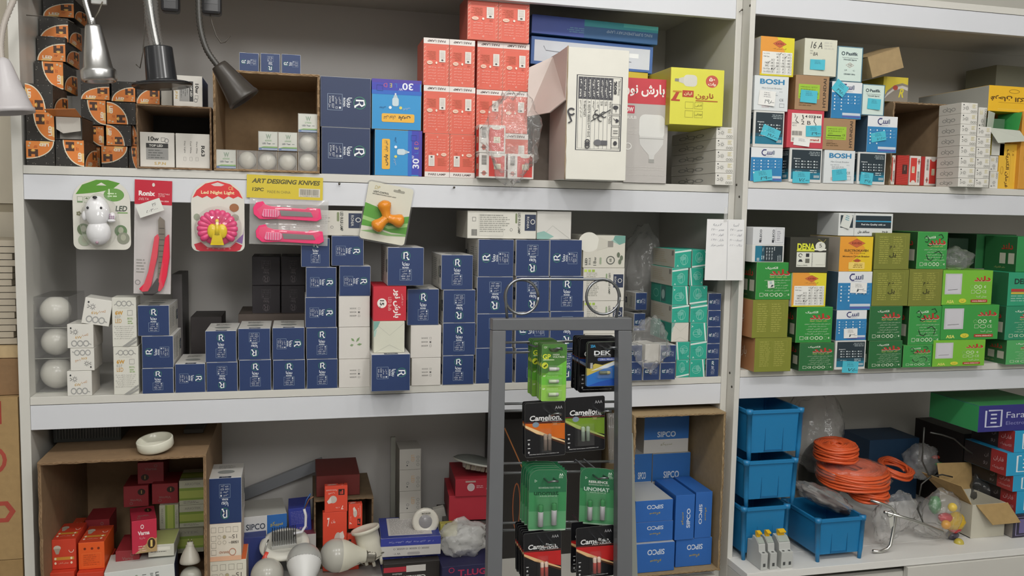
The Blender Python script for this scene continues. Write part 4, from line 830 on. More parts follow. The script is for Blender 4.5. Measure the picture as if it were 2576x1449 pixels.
# ---------------- row one, breaker unit ----------------
y=Y2-.002
P='of the column beside the divider'
s1=stack(P,[('bl',1886,371,1969,0),('dk',1896,279,1973,0),('bosh',1898,191,1984,0),('kav',1913,93,1999,0)],y,.1,zAb2)
note(s1[0],1917,442,56,30,.12,txt='۲۹۰'); note(s1[1],1937,334,54,30,-.35,txt='۱۹۵۰'); note(s1[2],1928,247,48,40,-.08,'#e6e6e2','۲۹۸',lbl='white price note')
s2=stack('of the second breaker column',[('dk',1986,373,2068,0),('leg',1981,277,2073,0),('hyu',2001,190,2086,0),('a16',2024,98,2106,0)],y,.1,zAb2)
note(s2[0],2014,446,52,32,0,txt='۷۵۰'); note(s2[1],2045,330,46,30,.04,txt='۲۹۰'); note(s2[1],2015,357,48,22,-.1,'#e6e6e2',lbl='torn white note'); note(s2[2],2033,243,50,34,-.05); note(s2[3],2055,163,44,28,0)
s3=stack('of the third breaker column',[('bosh',2073,378,2151,0),('hyu',2070,298,2152,0),('bl',2092,206,2169,0),('pas',2106,117,2171,0)],y,.1,zAb2)
note(s3[0],2110,440,44,32,.1); note(s3[2],2112,222,42,34,-.65,txt='۴۹۵')
s4=stack('of the fourth breaker column',[('dk',2158,383,2228,0),('bl',2182,292,2258,0,{'d':.06}),('pas',2168,212,2226,0)],y,.1,zAb2)
note(s4[0],2178,449,38,34,-.1,txt='۴۶۵'); note(s4[1],2208,344,46,26,.2,txt='۱۸۵۰'); note(s4[2],2197,262,40,30,-.05)
p=at(2222,159,y+.03); mb=MB(); K1=M('#a89068','kraft'); w2,h2_=.094,.052
t=thing('cardboard_box','small tan cardboard box tipped on edge on top of the fourth column','cardboard box',(p.x,y+.02,p.z)); t.rotation_euler=(0,-.33,0)
MB().box((-w2/2,0,-h2_/2),(w2/2,.09,h2_/2),K1).obj('carton_body',t,.0008); MB().add([(-w2/2,0,h2_/2+.0005),(w2/2,0,h2_/2+.0005),(w2/2,.07,h2_/2+.008),(-w2/2,.07,h2_/2+.008)],[[0,1,2,3]],K1).obj('lid_flap',t,solid=.001)
yb=Art(58,60); yb.rect(0,0,58,8,'#8a7c34'); yb.poly([(0,8),(10,26),(26,40),(44,46),(58,42),(58,0),(0,0)],'#8c8478'); yb.poly([(0,2),(10,20),(26,34),(44,40),(58,36),(58,28),(44,33),(26,28),(10,14)],'#c9c4bc'); yb.ell(28,34,6,6,'#b04a3c'); yb.text('R',42,22,22,'#d8c83c',w=12,bold=.026,sh=.3)
# open carton with small packs
a=at(2236,460,y+.066); b_=at(2376,460,y+.066); zc=at(2300,258,y+.066).z
ocarton('cardboard_carton','brown carton open to the front holding small red lamp boxes, below the tan box',a.x,b_.x,y+.066,.26,zAb2+.0004,zc,.004,seed=9,col='#9a8264')
cust('lamp_box','yellow and white lamp box on the open carton, behind the tipped tan box','lamp box',2222,194,2284,254,y+.08,.1,'#d8c440',{'F':(yb,0)},z0=zc+.001)
for i,(x0,x1,l) in enumerate(((2234,2252,'half hidden by the black label breaker box'),(2288,2316,'in the middle of the open brown carton'),(2327,2357,'at the right end of the open brown carton'))):
    bx('rw',x0,390+i*2,x1,461,y+.074,.06,0 if i==2 else 2,z0=zAb2+.005,lab='narrow white and red lamp box '+l,yaw=0,grp='small red lamp boxes in the open carton')
ra=Art(40,70)
for i in range(12): ra.line([(0,4+i*5.6),(40,10+i*5.6)],.5,'#d4584c')
ra.rect(18,26,16,22,'#4c2c28'); ra.text('CLEAR',26,40,2.6,'#d8b8a8',rot=-PI/2)
cust('lamp_box','narrow red lamp box with dark label in the open brown carton','lamp box',2256,391,2286,461,y+.075,.06,'#b8342c',{'F':(ra,0)},z0=zAb2+.005,group='small red lamp boxes in the open carton')
cust('lamp_box','narrow plain red box wedged beside the end pack of the open carton','lamp box',2317,394,2326,461,y+.076,.06,'#b0302c',{},z0=zAb2+.005,group='small red lamp boxes in the open carton')
# slim white boxes
z=zAb2
for i in range(8):
    yt=448-27.1*i; sft=i*1.0; b=bx('w069',2410+i*1.2,yt,2451+i*1.3,yt+27,y-.03,.078,0,z0=z,z1=at(2431,yt,y-.03).z,lab='slim white bulb box, '+('topmost' if i==7 else ORD[i])+' of the first tall stack beside the open carton',yaw=0); z=b.z1
z=zAb2
for i in range(6):
    yt=449-26.3*i; b=bx('w069',2452+i*1.3,yt,2487+i*1.3,yt+27,y-.024,.072,0,z0=z,z1=at(2468,yt,y-.03).z,lab='slim white bulb box, '+('topmost' if i==5 else ORD[i])+' of the second tall stack, behind the first',yaw=0); z=b.z1
bx('w069',2461,270,2483,314,y+.012,.1,1,z0=z+.0005,lab='slim white bulb box standing on end atop the second tall stack',yaw=0)
s=bx('w069',2490,431,2511,475,y+.008,.1,1,z0=zAb2,lab='slim white bulb box standing on end at the shelf, beside the yellow box',yaw=0)
s=bx('w069',2490,392,2511,431,y+.01,.1,1,z0=s.z1,lab='slim white bulb box standing on end, upper of two beside the yellow box',yaw=0)
cust('small_box','small plain white box perched on the upright slim boxes','box',2496,335,2528,383,y+.012,.08,'#d0d0c8',{},{'L':'#c8b860'},z0=s.z1+.001)
v=cust('fitting_box','yellow box standing upright, lettering sideways, at the end of the white stacks','box',2512,362,2556,476,y+.012,.2,'#e2b43c',{'F':(A(a_farhan),3)},z0=zAb2,group='yellow fitting boxes')
cust('fitting_box','orange yellow box standing upright at the picture edge with big sideways lettering','box',2567,282,2650,477,y+.0,.2,'#d09438',{'F':(A(a_farhan),3)},z0=zAb2,group='yellow fitting boxes')
zq=at(2520,281,y).z
cust('fitting_box','wide yellow box with grey side lying above the white stacks','box',2487,219,2640,278,y+.012,.26,'#eab828',{'F':(A(a_farhan),2)},{'L':'#a8a8a0'},z0=zq+.002,group='yellow fitting boxes')
cust('cardboard_carton','dim grey carton far back above the wide yellow box','cardboard carton',2505,168,2640,240,.24,.12,'#8a8a78',{},z0=zq+.05)
# torn green box
t=thing('switch_box','torn green and white switch box spilling open under the wide yellow box','switch box'); p=at(2528,325,y-.01); t.location=(p.x,y-.006,p.z)
mb=MB(); g=M('#3c9a50'); wt=M('#c4c8bc')
mb.box((-.05,0,0),(.045,.08,.0012),g); mb.obj('lower_panel',t)
MB().add([(-.052,-.004,.002),(.044,-.006,-.002),(.07,-.006,-.028),(-.02,-.006,-.036)],[[0,1,2,3]],wt).obj('torn_flap',t,solid=.001)
MB().add([(-.052,0,.001),(-.05,0,.045),(-.012,.02,.043),(-.016,.02,.0)],[[0,1,2,3]],wt).obj('inner_flap',t,solid=.001)
MB().add([(.046,0,.001),(.052,-.002,.046),(.046,.07,.046),(.042,.07,.001)],[[0,1,2,3]],g).obj('side_panel',t,solid=.001)
MB().box((-.04,.03,.0014),(.03,.07,.03),M('#4c6c50')).obj('inner_tray',t)
# ---------------- row two, wide unit ----------------
N_='of the small white stack by the globes'
z=zBt
# clear globe boxes
p,q=at(88,900,.04),at(176,900,.04); w_=q.x-p.x; sz=[zBt,at(130,903,.04).z,at(130,826,.04).z,at(130,746,.04).z]
for i in range(3):
    t=thing('globe_bulb_box',f'white globe bulb in a clear box, {("lowest","middle","topmost")[i]} of three against the side panel','bulb box',((p.x+q.x)/2,.04,sz[i]+.0004),group='clear globe bulb boxes'); h_=sz[i+1]-sz[i]-.001
    mb=MB()
    for a,b in(((-w_/2,0,0),(w_/2,.0007,h_)),((-w_/2,.0007,0),(-w_/2+.0007,.14,h_)),((w_/2-.0007,.0007,0),(w_/2,.14,h_)),((-w_/2+.0007,.0007,h_-.0007),(w_/2-.0007,.14,h_)),((-w_/2+.0007,.0007,0),(w_/2-.0007,.14,.0007))): mb.box(a,b,CL)
    mb.box((-w_/2,-.0006,0),(w_/2,.0002,.0012),M('#a9aaa2','gloss')); mb.obj('clear_case',t); ra_=h_/2-.002
    mb=MB(); mb.lathe([(ra_*math.sin(a),-ra_*math.cos(a)) for a in [k*PI/14*.86 for k in range(15)]]+[(.014,ra_+.01),(.0135,ra_+.03),(0,ra_+.032)],M('#cfcdc4','gloss'),32,Matrix.Translation((0,ra_+.004,h_/2))@Matrix.Rotation(-PI/2,4,'X')); mb.obj('globe_bulb',t)
b=stack(N_,[('w069b',168,933,232,0),('w069b',176,876,238,2),('w069b',168,815,236,0,{'yaw':-2})],.0,.075,zBt)
p=at(241,790,.01); me=mk('w069b',.052,.06,.054,0); o=bpy.data.objects.new('bulb_box',me); COL.objects.link(o); o.location=(p.x,.0,at(241,822,0).z+.004); o.rotation_euler=(0,.17,.05); tag(o,'small white bulb box tilted on top of the small white stack','bulb box','small white bulb boxes')
stack('of the two beside the small white stack',[('w6',285,872,348,0),('w6',281,748,343,0)],.0,.05,zBt)
S='in the stack under the red cutter'
stack(S,[('ron9',357,926,437,0),('ron9',357,845,436,1),('ron9',346,768,426,0)],0,.13,zBt)
stack('in the low pile beside the first navy stack',[('ron9',440,915,517,3)],0,.13,zBt)
stack('of the pair in the second navy column',[('ron9',519,911,598,2),('ron9',516,832,595,0)],0,.13,zBt)
stack('of the pair in the third navy column',[('ron',601,905,683,0),('ron',599,826,680,2)],0,.13,zBt)
stack('of the pair in the fourth navy column',[('ron',686,905,768,0),('ron',685,824,766,3)],0,.13,zBt)
stack('in the fifth navy column',[('ron',771,903,850,0),('ron',770,824,849,0),('ron',768,748,846,3),('ron',769,672,847,3),('ron',757,598,830,0)],0,.13,zBt)
u=stack('left of the red box',[('chk',852,903,931,2),('leaf',852,823,931,0),('chk',852,745,931,2),('ron',853,669,933,3),('ron',834,593,915,3)],0,.13,zBt)
stack('of the first dim rear pair',[('ronshade',634,718,705,2),('ronshade',634,645,705,2)],.22,.13,zBt+.095 if 0 else at(668,790,.22).z)
stack('of the second dim rear pair',[('ronshade',707,718,768,2),('ronshade',707,645,768,2)],.22,.13,at(668,790,.22).z)
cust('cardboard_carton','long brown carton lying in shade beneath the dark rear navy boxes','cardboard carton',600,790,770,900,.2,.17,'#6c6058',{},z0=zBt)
z=u[-1].z1
cust('bulb_box','long white bulb box lying on the mixed column, behind the hanging knives','bulb box',700,529,912,588,0.005,.13,'#cbc8be',{'F':(A(a_lb),0)},z0=z,group='white bulb boxes')
u=stack('in the jutting red box column',[('ron',934,891,1032,3,{'y':-.05,'d':.16}),('env',940,808,1018,0,{'y':-.03}),('red15',939,720,1022,0,{'y':-.025})],-.03,.13,zBt)
v=stack('right of the red box',[('chk',1035,900,1109,2),('chk',1033,818,1110,2),('ron15',1025,727,1104,0)],-.002,.13,zBt)
bx('ron18',975,622,1066,718,-.02,.15,0,z0=max(u[-1].z1,v[-1].z1)+.0005,lab='navy bulb box with white side straddling the red box and its neighbour',yaw=0)
stack('two columns left of the rack',[('ron15',1113,894,1192,0),('ron15',1114,812,1196,0),('ron15',1115,729,1196,2),('ron15',1110,641,1190,0)],-.002,.15,zBt)
stack('just left of the rack top',[('ron18',1197,875,1290,0),('ron18',1199,789,1290,2),('ron18',1200,696,1291,2),('ron18',1203,602,1293,1)],.0,.16,zBt)
q1=stack('behind the first rack wire loop',[('ron18',1297,876,1382,0),('ron18',1297,785,1382,1),('ron18',1298,695,1382,2),('ron18',1298,603,1382,2)],.0,.16,zBt)
stack('behind the middle of the rack',[('ron18',1384,876,1469,2),('ron18',1384,783,1469,2),('ron18',1384,695,1468,0),('ron18',1383,603,1464,1)],.0,.16,zBt)
q2=stack('behind the second rack wire loop',[('w18',1472,918,1570,0),('ws',1470,840,1570,0),('ws',1468,757,1569,0),('ws',1467,674,1571,0),('w18',1467,592,1573,0)],.01,.15,zBt)
z=q1[-1].z1+.001
cust('bulb_box','long white bulb box lying on the navy columns, printed with a bulb lamp label','bulb box',1176,532,1349,592,.01,.14,'#d8d6cc',{'F':(A(a_lb),0)},{'L':'#bdb9ae'},z0=z,group='white bulb boxes')
ep=Art(88,62); ep.line([(6,0),(40,30),(84,2)],.8,'#a8aaa2'); ep.poly([(0,0),(0,14),(18,18),(44,6),(30,0)],'#8db5ac')
cust('bulb_box','white bulb box end with pale teal triangles, next to the long white box','bulb box',1351,532,1437,594,.01,.14,'#d2d0ca',{'F':(ep,0)},z0=z,group='white bulb boxes')
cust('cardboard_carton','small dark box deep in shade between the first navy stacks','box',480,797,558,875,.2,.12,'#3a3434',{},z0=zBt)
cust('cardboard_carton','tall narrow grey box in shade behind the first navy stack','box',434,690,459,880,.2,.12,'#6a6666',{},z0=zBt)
# teal boxes and small navy boxes
tl=[('teal',1700,905,1734,2),('teal',1700,860,1735,1),('tealw',1689,812,1732,0),('teal',1690,767,1733,0),('teals',1691,720,1732,3),('teal',1690,674,1731,0),('teal',1697,627,1739,0)]
stack('in the near teal stack',tl,.0,.13,zBt)
tr=[('teal',1735,904,1773,3),('teal',1736,858,1777,0),('teal',1736,812,1778,3),('teal',1736,766,1779,0),('teal',1735,719,1779,2),('teal',1734,674,1769,1),('teal',1741,628,1781,2)]
stack('in the teal stack toward the divider',tr,.0,.13,zBt)
nv=[('ron9',1776,903,1808,0),('ron9',1777,864,1810,1),('ron9',1779,822,1812,1),('ron9',1780,781,1813,1),('ron9',1781,738,1814,1)]
stack('in the tiny navy stack against the divider',nv,.0,.1,zBt)
t=cust('lamp_box','teal lamp box lying askew half hidden behind the price sheet','lamp box',1768,676,1812,700,.03,.1,'#2f8e7c',{},z0=None,yaw=0,roll=.0,group='teal lamp boxes')
n1=bx('ron9',1618,912,1659,952,-.02,.05,1,z0=zBt,lab='tiny navy bulb box at the shelf, middle of three under the film bag',yaw=0)
n2=bx('ron9',1661,912,1699,952,-.02,.05,1,z0=zBt,lab='tiny navy bulb box at the shelf, third of three under the film bag',yaw=0)
bx('ron9',1661,868,1701,911,-.02,.05,1,z0=n2.z1,lab='tiny navy bulb box raised on another, right end under the film bag',yaw=0)
cust('bulb_box','small white box end on the tiny navy boxes under the film bag','bulb box',1622,866,1659,911,-.015,.06,'#c9c5bd',{},z0=n1.z1,yaw=8,group='white bulb boxes')
n3=bx('ron9',1584,910,1616,952,-.02,.05,1,z0=zBt,lab='tiny navy bulb box at the shelf right beside the rack frame',yaw=0)
bx('ron9',1584,868,1616,910,-.02,.05,1,z0=n3.z1,lab='tiny navy bulb box stacked second, right beside the rack frame',yaw=0)
DK=film('dusty_film',white=.10,rough=.2,bump=36)
p=at(1622,848,-.0); bag('plastic_bag','clear film bag draped over the tiny navy boxes right of the rack',(p.x,-.035,p.z-.01),(.045,.015,.06),11,.3,cat='plastic bag')
p=at(1640,700,.14); o=bag('plastic_bag','tall dark clear bag of goods in the shaded gap beside the white bulb column',(p.x-.0,.2,p.z+.02),(.05,.06,.115),15,.2,mat=DK)
for i,(px_,py_,l) in enumerate(((1612,760,'tiny navy bulb box loose in the gap behind the rack, upper'),(1608,812,'tiny navy bulb box loose in the gap behind the rack, lower'))):
    b=bx('ron9',px_-14,py_-24,px_+16,py_+20,.10,.06,1,z0=zBt+.0004 if i else None,lab=l,yaw=4) if i==0 else bx('ron9',px_-14,py_-24,px_+16,py_+20,.10,.06,1,z0=None,lab=l,yaw=4)
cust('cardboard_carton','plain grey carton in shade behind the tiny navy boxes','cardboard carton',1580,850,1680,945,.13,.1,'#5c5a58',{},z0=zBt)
# ---------------- row two, switch unit ----------------
y=Y2-.028
g1=stack('of the first switch column, beside the divider',[('oli',1899,850,1991,0),('oli',1893,754,1984,0),('del',1903,660,1993,0)],y,.12,zBb2)
note(g1[2],1938,715,18,20,.1,'#d8dcd0','۱',lbl='white paper scrap')
e1=Art(90,40)
for x in(22,58): e1.text('ELECO',x,22,6,'#44464c',rot=PI/2,w=26,bold=.03); e1.rect(x-4,5,6,6,'#44464c')
e1.frame(64,5,22,32,.8,'#9a9aa4'); e1.micro(68,30,12,6,4,'#9a9aa4')
z=g1[2].z1
v=cust('breaker_box','white breaker box lying on its side with black label, on the first switch column','breaker box',1886,616,1972,658,y,.12,'#d6d6d2',{'F':(A(a_dk),3)},z0=z,group='white breaker boxes with black label')
cust('breaker_box','white breaker box with blue end topping the first switch column','breaker box',1886,572,1974,612,y,.12,'#d4d6d8',{'F':(e1,0)},{'L':'#c9cacc','R':'#4a54a0'},z0=v.z1)
g2=stack('of the second switch column',[('deld',2012,862,2097,0,{'yaw':-3}),('del',2005,772,2093,0,{'yaw':-3}),('kav',1993,686,2079,0),('dena',1989,597,2083,0,{'yaw':-3})],y-.006,.12,zBb2)
g3=stack('of the third switch column',[('dk',2100,856,2178,0),('bl',2104,780,2180,0),('bl',2108,683,2194,0),('kav2',2113,595,2196,0)],y,.13,zBb2)
note(g3[0],2137,923,50,34,-.05,txt='۷۵'); note(g3[1],2138,838,42,28,.04,'#e6e6e2','۲',lbl='white price note'); note(g3[2],2158,724,52,30,-.02,'#e6e6e2','۲',lbl='white price note')
wb=Art(130,40); wb.rect(4,14,30,22,'#2c3a42'); wb.rect(40,14,86,22,'#26343c'); wb.rect(40,25,86,2,'#3aa0c8'); wb.text('Feel the Quality with us',83,20,4,'#dfe6e6',w=58,bold=.02); wb.text('محافظ جان',60,7,6,'#33383c',w=28,bold=.03); wb.text('خروج',112,7,6,'#33383c',w=14,bold=.03); wb.line([(37,0),(37,40)],.8,'#9a9a94')
v=cust('breaker_box','long white breaker box with black panel lying on top of the third column','breaker box',2110,537,2246,579,y+.012,.09,'#d9dcda',{'F':(wb,0)},z0=g3[3].z1+.001)
note(v,2128,556,28,40,-.3,'#cfd2cc',lbl='curled grey note')
g4=stack('of the fourth switch column',[('deld',2186,857,2269,0),('deld',2187,770,2270,0),('oli2',2196,678,2286,0),('oli2',2201,586,2289,0)],y-.002,.13,zBb2)
g5=stack('of fifth switch column',[('delh',2272,868,2344,0),('delh',2287,770,2368,0),('oli2',2287,677,2371,0),('delh',2308,583,2384,0)],y+.002,.13,zBb2)
g6=stack('of the wide switch column',[('asa',2347,855,2478,0),('asag',2369,767,2513,0),('asa',2372,680,2497,0)],y,.12,zBb2)
p=at(2412,650,y+.03); bag('plastic_bag','crumpled clear bag lying on the topmost lime green switch box',(p.x,y+.04,g6[2].z1+.026),(.045,.03,.03),21,.3)
g7=stack('of the last switch column',[('dell',2532,855,2625,0),('tealg',2530,770,2625,0)],y,.12,zBb2)
dl=Art(90,84); dl.text('DELAND',50,62,14,'#1c3a30',w=70,bold=.036); dl.rect(8,36,82,7,'#b83c34'); dl.rect(8,30,82,5,'#d0b040'); dl.micro(8,24,60,3,6,'#8fc0ac')
v=cust('switch_box','teal green switch box with large black letters above the last column','switch box',2536,686,2625,768,y,.12,'#2f9c74',{'F':(dl,0)},{'L':'#2a6a44'},z0=g7[1].z1,group='green switch boxes')
cust('switch_box','long dark green switch box picturing switches high at the picture edge','switch box',2455,590,2555,676,y+.126,.12,'#256236',{'F':(A(a_delside),0)},{'L':'#1d3a24'},z0=None,group='green switch boxes')
cust('switch_box','green switch box end at the extreme upper picture edge of row two','switch box',2558,596,2640,684,y+.01,.108,'#2f8c4c',{'L':(A(a_delside),0)},{'L':'#235c32'},z0=v.z1+.0005,group='green switch boxes')
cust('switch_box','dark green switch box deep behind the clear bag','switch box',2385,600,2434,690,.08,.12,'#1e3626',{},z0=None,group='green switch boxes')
# price sheet taped over the divider
t=thing('price_sheet','handwritten white price list sheet taped over the divider between the shelves','price sheet'); a=at(1782,551,Y2-.012); b=at(1876,551,Y2-.012); c=at(1827,706,Y2-.02)
mb=MB(); n=10; v=[];f=[]; w_=b.x-a.x; h_=a.z-c.z
def sx(u,v_): return (u*w_,-.004*math.sin(u*PI)-.006*v_*(u-.3) ,-v_*h_)
for j in range(n+1):
    for i in range(n+1): v.append(sx(i/n,j/n))
for j in range(n):
    for i in range(n): q=j*(n+1)+i; f.append([q,q+n+1,q+n+2,q+1])
mb.add(v,f,M('#e6e6e6'))
ar=Art(94,156); ar.line([(52,2),(50,154)],.6,'#a8a8ac')
for j,(l,r_) in enumerate((('آریا','آسا'),('مدیر ۲۷۰۰۰','مدیر ۲۷۰۰۰'),('کولر ۵۴۰۰۰','کولر ۵۵۰۰۰'),('بازار ۵۴۷۰۰','ایستاده ۲۵۰۰۰'),('شانس مرکز','زنگ ۵۵۰۰'))):
    ar.text(l,26,142-j*13,7,'#8a8c96',w=22+4*(j>0)*2,sh=.2); ar.text(r_,73,142-j*13,7,'#8a8c96',w=16+8*(j>0)*2,sh=.2)
tm=MB(); put(tm,ar,(0,0,0),(1,0,0),(0,0,1),(0,-1,0),1,1)
tm.v=[Vector(sx(p[0],1-p[2]))+Vector((0,-.0004,0)) for p in tm.v]; mb.add(tm.v,tm.f,M('#8a8c96')); o=mb.obj('paper_sheet',t)
t.location=(a.x,Y2-.006,a.z)
MB().box((w_*.42,-.0052,-.006),(w_*.5,-.0045,.028),film('tape',white=.25)).obj('sticky_tape',t)
# ---------------- things nailed to the upper fascia ----------------
def ldir(mb,prof,base,d,mt,n=32,**k):
    d=Vector(d).normalized(); T_=Matrix.Translation(base)@Vector((0,0,1)).rotation_difference(d).to_matrix().to_4x4(); return mb.lathe(prof,mt,n,T_,**k)
def ell(mb,c,r,mt,n=16,T=None):
    vs=[];fs=[]; c=Vector(c)
    for i in range(n+1):
        t=PI*i/n
        for k in range(2*n): a=PI*k/n; vs.append(c+Vector((r[0]*math.sin(t)*math.cos(a),r[1]*math.sin(t)*math.sin(a),r[2]*math.cos(t))))
    for i in range(n):
        for k in range(2*n): fs.append([i*2*n+k,i*2*n+(k+1)%(2*n),(i+1)*2*n+(k+1)%(2*n),(i+1)*2*n+k][::-1])
    return mb.add(vs,fs,mt,True,T)
PX=lambda y:(y-CAM.y)/F*.985      # metres per pixel at depth y near the left
YF=-.0035
def card(name,lab,cat,x0,y0,x1,y1,art,y=YF,rot=0,outline=None,bg='#d8d6cc',parts='backing_card',group=None,th=.0006):
    """flat printed card; outline in art units; returns thing, scale and card object; local origin at card's lower left"""
    a=at((x0+x1)/2,y1,y); b=at((x0+x1)/2,y0,y); xl=at(x0,(y0+y1)/2,y).x; xr=at(x1,(y0+y1)/2,y).x
    t=thing(name,lab,cat,(xl,y,a.z),(0,rot,0),group); k=(xr-xl)/art.w
    ol=outline or [(0,0),(art.w,0),(art.w,art.h),(0,art.h)]; mb=MB(); mb.slab([(p[0]*k,0,p[1]*k) for p in ol],(0,th,0),M(bg)); put(mb,art,(0,0,0),(1,0,0),(0,0,1),(0,-1,0),art.w*k,art.h*k,kind='gloss'); mb.obj(parts,t); return t,k
def rr(w,h,r,n=6,top=None):
    p=[]
    for cx,cy,a0,q in((w-r,r,-90,r),(w-(top or r),h-(top or r),0,top or r),((top or r),h-(top or r),90,top or r),(r,r,180,r)):
        for i in range(n+1): a=math.radians(a0+90*i/n); p.append((cx+q*math.cos(a),cy+q*math.sin(a)))
    return p
WG=film('blister',white=.03,rough=.04)
# dog-shaped light
a=Art(145,191); a.poly([(0+8,150),(25,176),(60,190),(90,190),(120,182),(100,165),(60,156),(30,152)],'#5c9438'); a.ell(104,150,26,18,'#6c9c50',20); a.text('1',92,158,16,'#cfe0c0',bold=.03); a.micro(88,152,30,2,7,'#cfe0c0'); a.text('LED',122,113,15,'#4c544c',w=30,bold=.026,sh=.2); a.rect(112,100,26,3,'#78a060'); a.frame(12,128,13,16,1,'#7a9470'); a.rect(12,128,13,4,'#7a9470'); a.frame(29,128,13,16,1,'#7a9470'); a.poly([(31,138),(35.5,142),(40,138)],'#5c7450')
a.poly([(73,183),(60,175),(86,175)],'#d8d6cc')
for k in range(5): t_=k*2*PI/5; a.ell(15+4*math.cos(t_),98+4*math.sin(t_),2.6,2.6,'#7c7c60',8)
for x,y,c in((26,55,'#6f7f62'),(28,26,'#a7b09c'),(120,52,'#6a8460'),(126,32,'#8c9080')): a.ell(x,y,16,16,c,20); a.ell(x,y+2,7,9,'#a8aa98',12)
t,k=card('night_light_pack','animal-shaped white night light on a green and white blister card','night light',183,437,328,628,a,outline=rr(145,191,18,top=58))
mb=MB(); W_=M('#e6e6e8','gloss'); ell(mb,(66*k,-.017,103*k),(31*k,.02,44*k),W_); ell(mb,(68*k,-.016,48*k),(31*k,.019,35*k),W_); ell(mb,(34*k,-.018,92*k),(7*k,.006,13*k),W_); ell(mb,(104*k,-.018,92*k),(8*k,.006,11*k),W_); ell(mb,(102*k,-.02,80*k),(10*k,.008,5*k),W_); mb.obj('light_body',t)
mb=MB(); K_=M('#2c2c30','gloss'); ell(mb,(65*k,-.0335,142*k),(6*k,.003,4*k),K_,8)
for x in(47,80): ell(mb,(x*k,-.0338,114*k),(3.2*k,.003,3.6*k),K_,8)
mb.obj('face_features',t)
mb=MB(); 
for i in range(7): ell(mb,((99+(i%3)*4.5)*k,-.0245,(87+(i//3)*5)*k),(1.5*k,.001,1.9*k),M('#b080a8'),5)
ell(mb,(67*k,-.030,21*k),(4*k,.003,4*k),M('#a88c98'),8); mb.obj('printed_spots',t)
bag('blister','',(68*k,-.004,78*k),(50*k,.036,76*k),5,.02,WG,parent=t,sub=4,sc=1)
# cutter pack
a=Art(92,300); a.rect(0,236,92,64,'#c0283c'); a.text('Ronix',30,265,13,'#eee6e4',w=40,bold=.04); a.text('DELTA',22,250,6,'#e0c0c0',w=24,sh=.3); a.text('RETRACTABLE\nCUTTER',72,262,9,'#e8c8c8',w=28); a.text('RH-3004',74,246,4,'#e8c8c8',w=20,bold=.02); a.ell(46,288,3.6,5,'#d8d0c8',10); a.micro(6,88,26,5,8,'#9a9894',3); a.ring(10,30,6,2,'#8a8888',10)
t,k=card('cutter_pack','red snap-off cutter in a long clear pack with red header','cutter',333,436,427,738,a,rot=.028,bg='#c9c5c4')
mb=MB(); RD=M('#e02c48','gloss')
for L,th in(([(52,152),(60,160),(64,150),(60,100),(52,60),(46,24),(38,8),(24,6),(16,14),(28,28),(38,60),(46,110)],.010),([(86,160),(92-4,158),(90,100),(84,50),(76,20),(68,8),(60,10),(64,40),(72,90),(78,150)],.010)):
    mb.slab([(x*k,-.004,y*k) for x,y in L],(0,-th,0),RD)
mb.obj('handle_shell',t,.0012)
mb=MB(); mb.slab([(x*k,-.006,y*k) for x,y in((24,6),(40,8),(52,30),(60,44),(66,30),(62,6),(50,-2),(28,-2))],(0,-.009,0),M('#241c20','plas')); o=mb.obj('grip_base',t,.001); o['label']='black grip base'
mb=MB(); mb.slab([(x*k,-.006,y*k) for x,y in((60,40),(70,60),(78,150),(76,196),(64,206),(60,196),(62,120))],(0,-.003,0),M('#8f8478','metal')); o=mb.obj('blade',t); o['label']='segmented steel blade'
mb=MB()
for i in range(9): mb.box((63*k,-.0105,(54+i*15)*k),(76*k,-.0095,(56+i*15)*k),M('#50483f','metal'))
mb.obj('blade_channel',t)
mb=MB(); n=8; v=[];f=[]
for j in range(13):
    for i in range(n+1): u=i/n; v.append(((4+u*88)*k,-.004-.014*math.sin(u*PI)**.7-.0015*math.sin(j*2.1+i),(2+j*19)*k))
for j in range(12):
    for i in range(n): q=j*(n+1)+i; f.append([q,q+1,q+n+2,q+n+1])
mb.add(v,f,film('wrap_film',white=.06,rough=.07),True); mb.obj('clear_sleeve',t)
p=MB(); q=Art(62,34); q.text('۳۶',44,22,8,'#555',w=10,sh=.2); q.text('۵۰۳۰۰۰',34,10,7,'#555',w=30,sh=.2); p.box((0,0,0),(62*k,.0006,34*k),M('#dcdcd6')); put(p,q,(0,0,0),(1,0,0),(0,0,1),(0,-1,0),62*k,34*k); o=p.obj('price_note',t); o.location=(19*k,-.0205,200*k); o.rotation_euler=(0,-.38,0); o['label']='white price note'
# peacock light
a=Art(134,186); a.poly([(4,140),(14,160),(36,178),(67,186),(98,178),(120,160),(130,140),(118,146),(106,140),(94,146),(82,138),(67,146),(52,138),(40,146),(28,140),(16,146)],'#d83c40'); a.poly([(50,176),(67,182),(84,176),(76,172),(58,172)],'#d8c8c4'); a.text('Led Night Light',67,154,11,'#ecd8a8',w=84,bold=.03); a.text('CE',100,167,9,'#e8c880',w=12); a.poly([(6,18),(24,24),(40,10),(96,10),(112,24),(128,16),(122,4),(112,0),(22,0),(12,4)],'#c83444'); a.poly([(96,12),(130,46),(134,70),(128,20),(112,26)],'#8868a0')
for x in(40,54,68,82,96): a.ell(x,7,3,2,'#e08080',6)
a.ell(108,116,12,11,'#9c6a48',16); a.ell(110,90,10,9,'#a0a090',14); a.ell(14,90,8,9,'#98a08c',14)
t,k=card('night_light_pack','pink peacock-shaped night light on a red and white blister card','night light',481,446,615,632,a,outline=rr(134,186,16,top=56))
mb=MB(); PK=M('#e0427c','gloss')
for i in range(15):
    th=-.62+i*(PI+1.24)/14; d=Vector((math.cos(th),0,math.sin(th))); 
    mb.tube([Vector((67*k,-.010,60*k))+d*(s*k)-Vector((0,.006*math.sin(min(1,s/44)*PI*.5),0)) for s in(4,14,26,38,46,51)],[k*q for q in(2,4,6.6,9,9,4.5)],PK,10)
